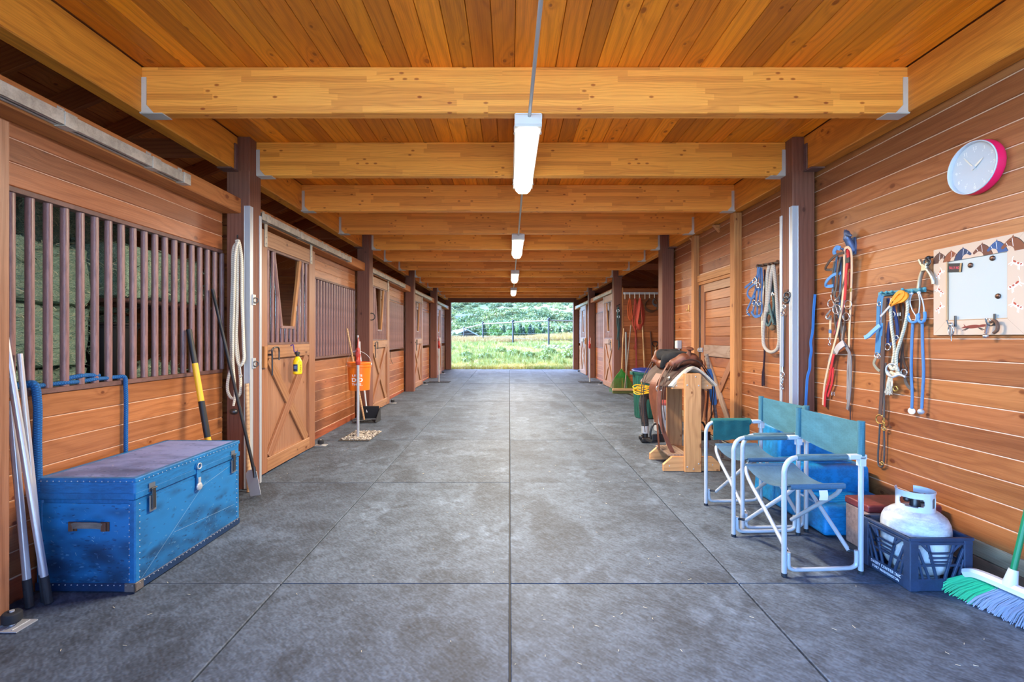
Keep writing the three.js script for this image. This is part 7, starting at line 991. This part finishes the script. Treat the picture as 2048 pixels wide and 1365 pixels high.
  hang('brown_hose', 'dark brown hose coiled in wide rings at the right of the hook rail', 'hose', std('#5a3a24', 0.6), Array.from({ length: 5 }, (_, i) => [[1299, 597], [1292 - i * 0.4, 608], [1292, 620 - i], [1302, 625 - i], [1313 + i * 0.4, 619], [1314, 605], [1307, 596]].map(([x, y]) => [x, y, 0.03 + i * 0.016])), 0.011);
  hang('grey_hose', 'small grey hose loop on the last hook of the rail', 'hose', std('#6b6a6e', 0.6), [[[1309, 597], [1305, 604], [1309, 612], [1316, 612], [1320, 604], [1316, 595]], [[1309, 598], [1306, 606], [1311, 610], [1317, 607], [1316, 598]]], 0.012);
  const tool = (name, label, cat, a, b, r, mat, extra) => { const o = thing(name, label, cat, a); mesh('handle', rod([0, 0, 0], [b[0] - a[0], b[1] - a[1], b[2] - a[2]], r, 10), mat, o); extra?.(o, V(b).sub(V(a))); return o; };
  const F0 = fy(11), zt = zb + 0.06;
  const blade = (o) => { const m = mesh('shovel_blade', sweep(curve([[0, 0.30, 0.03], [0, 0.22, 0.035], [0, 0.1, 0.02], [0, 0.0, 0.045]], 12), [[-0.09, 0.012], [-0.05, 0], [0.05, 0], [0.09, 0.012], [0.05, 0.004], [-0.05, 0.004]], { n: [0, 0, 1], flat: true }), M.darkMetal, o); };
  tool('red_shovel', 'shovel with a red handle leaning on the alcove wall under the cords', 'shovel', [2.92, F0 + 0.03, zt + 0.12], [2.94, 1.50, zt - 0.02], 0.016, std('#8e1f22', 0.5), blade);
  tool('wooden_shovel', 'shovel with a pale wooden handle above the green bin', 'shovel', [3.12, F0 + 0.03, zt + 0.14], [3.09, 1.64, zt - 0.02], 0.017, M.handle, blade);
  tool('dark_shovel', 'dark brown handled shovel between the pale and the D-grip shovels', 'shovel', [3.32, F0 + 0.03, zt + 0.12], [3.28, 1.48, zt - 0.02], 0.017, std('#4e2a1c', 0.6), blade);
  tool('grip_shovel', 'short shovel with a D-shaped grip beside the brown post', 'shovel', [3.51, F0 + 0.01, zt + 0.12], [3.38, 1.12, zt], 0.017, M.handle, (o, v) => { blade(o); mesh('grip', merge([rope([[v.x, v.y - 0.02, v.z], [v.x - 0.06, v.y + 0.06, v.z], [v.x - 0.055, v.y + 0.11, v.z], [v.x + 0.055, v.y + 0.11, v.z], [v.x + 0.06, v.y + 0.06, v.z], [v.x, v.y - 0.02, v.z]], 0.011, 40)]), M.black, o); });
  tool('grey_pole', 'pale grey pole leaning in the alcove corner behind the broom', 'pole', [2.70, F0 + 0.01, zt + 0.10], [2.70, 1.46, zt], 0.022, std('#8f8f8c', 0.6));
  // dark leads on the post of the third row, small iron fittings on the near wall by the door
  const z3 = (px, py, k = 0.02) => at(px, py, posts[3] - k), dl = thing('dark_leads', 'bunch of dark green lead ropes and snaps on the post by the rake', 'lead ropes', z3(1237, 640)), D = (px, py, k) => rel(dl, z3(px, py, k)); mesh('ropes', merge([[[1236, 614], [1234, 640], [1237, 670], [1240, 695]], [[1237, 614], [1240, 640], [1238, 668], [1237, 700]], [[1235, 616], [1237, 650], [1234, 680]]].map((a, i) => rope(a.map(([x, y]) => D(x, y, 0.02 + 0.015 * i)), 0.012, 30))), std('#2c4a4c', 0.8), dl); mesh('snaps', merge([ringOn(D(1236, 622, 0.05), 0.03, 0.01, 1.4), ringOn(D(1237, 634, 0.05), 0.025, 0.008, 1.4)]), M.galv, dl); mesh('hook', rope([D(1233, 613, 0), D(1236, 611, 0.06), D(1240, 609, 0.05)], 0.01, 12), M.iron, dl);
  const wh = thing('wall_hook', 'small brass hook on the planks left of the tack room door', 'hook', onX(1378, 617, XR)); mesh('hook', merge([bdGeo([-0.008, 0], [-0.05, 0.05], [-0.012, 0.012], 'y', 0.001), rope([[-0.006, -0.03, 0], [-0.03, -0.04, 0], [-0.035, -0.01, 0]], 0.005, 12)]), M.brass, wh);
}

renderer.render(scene, camera);
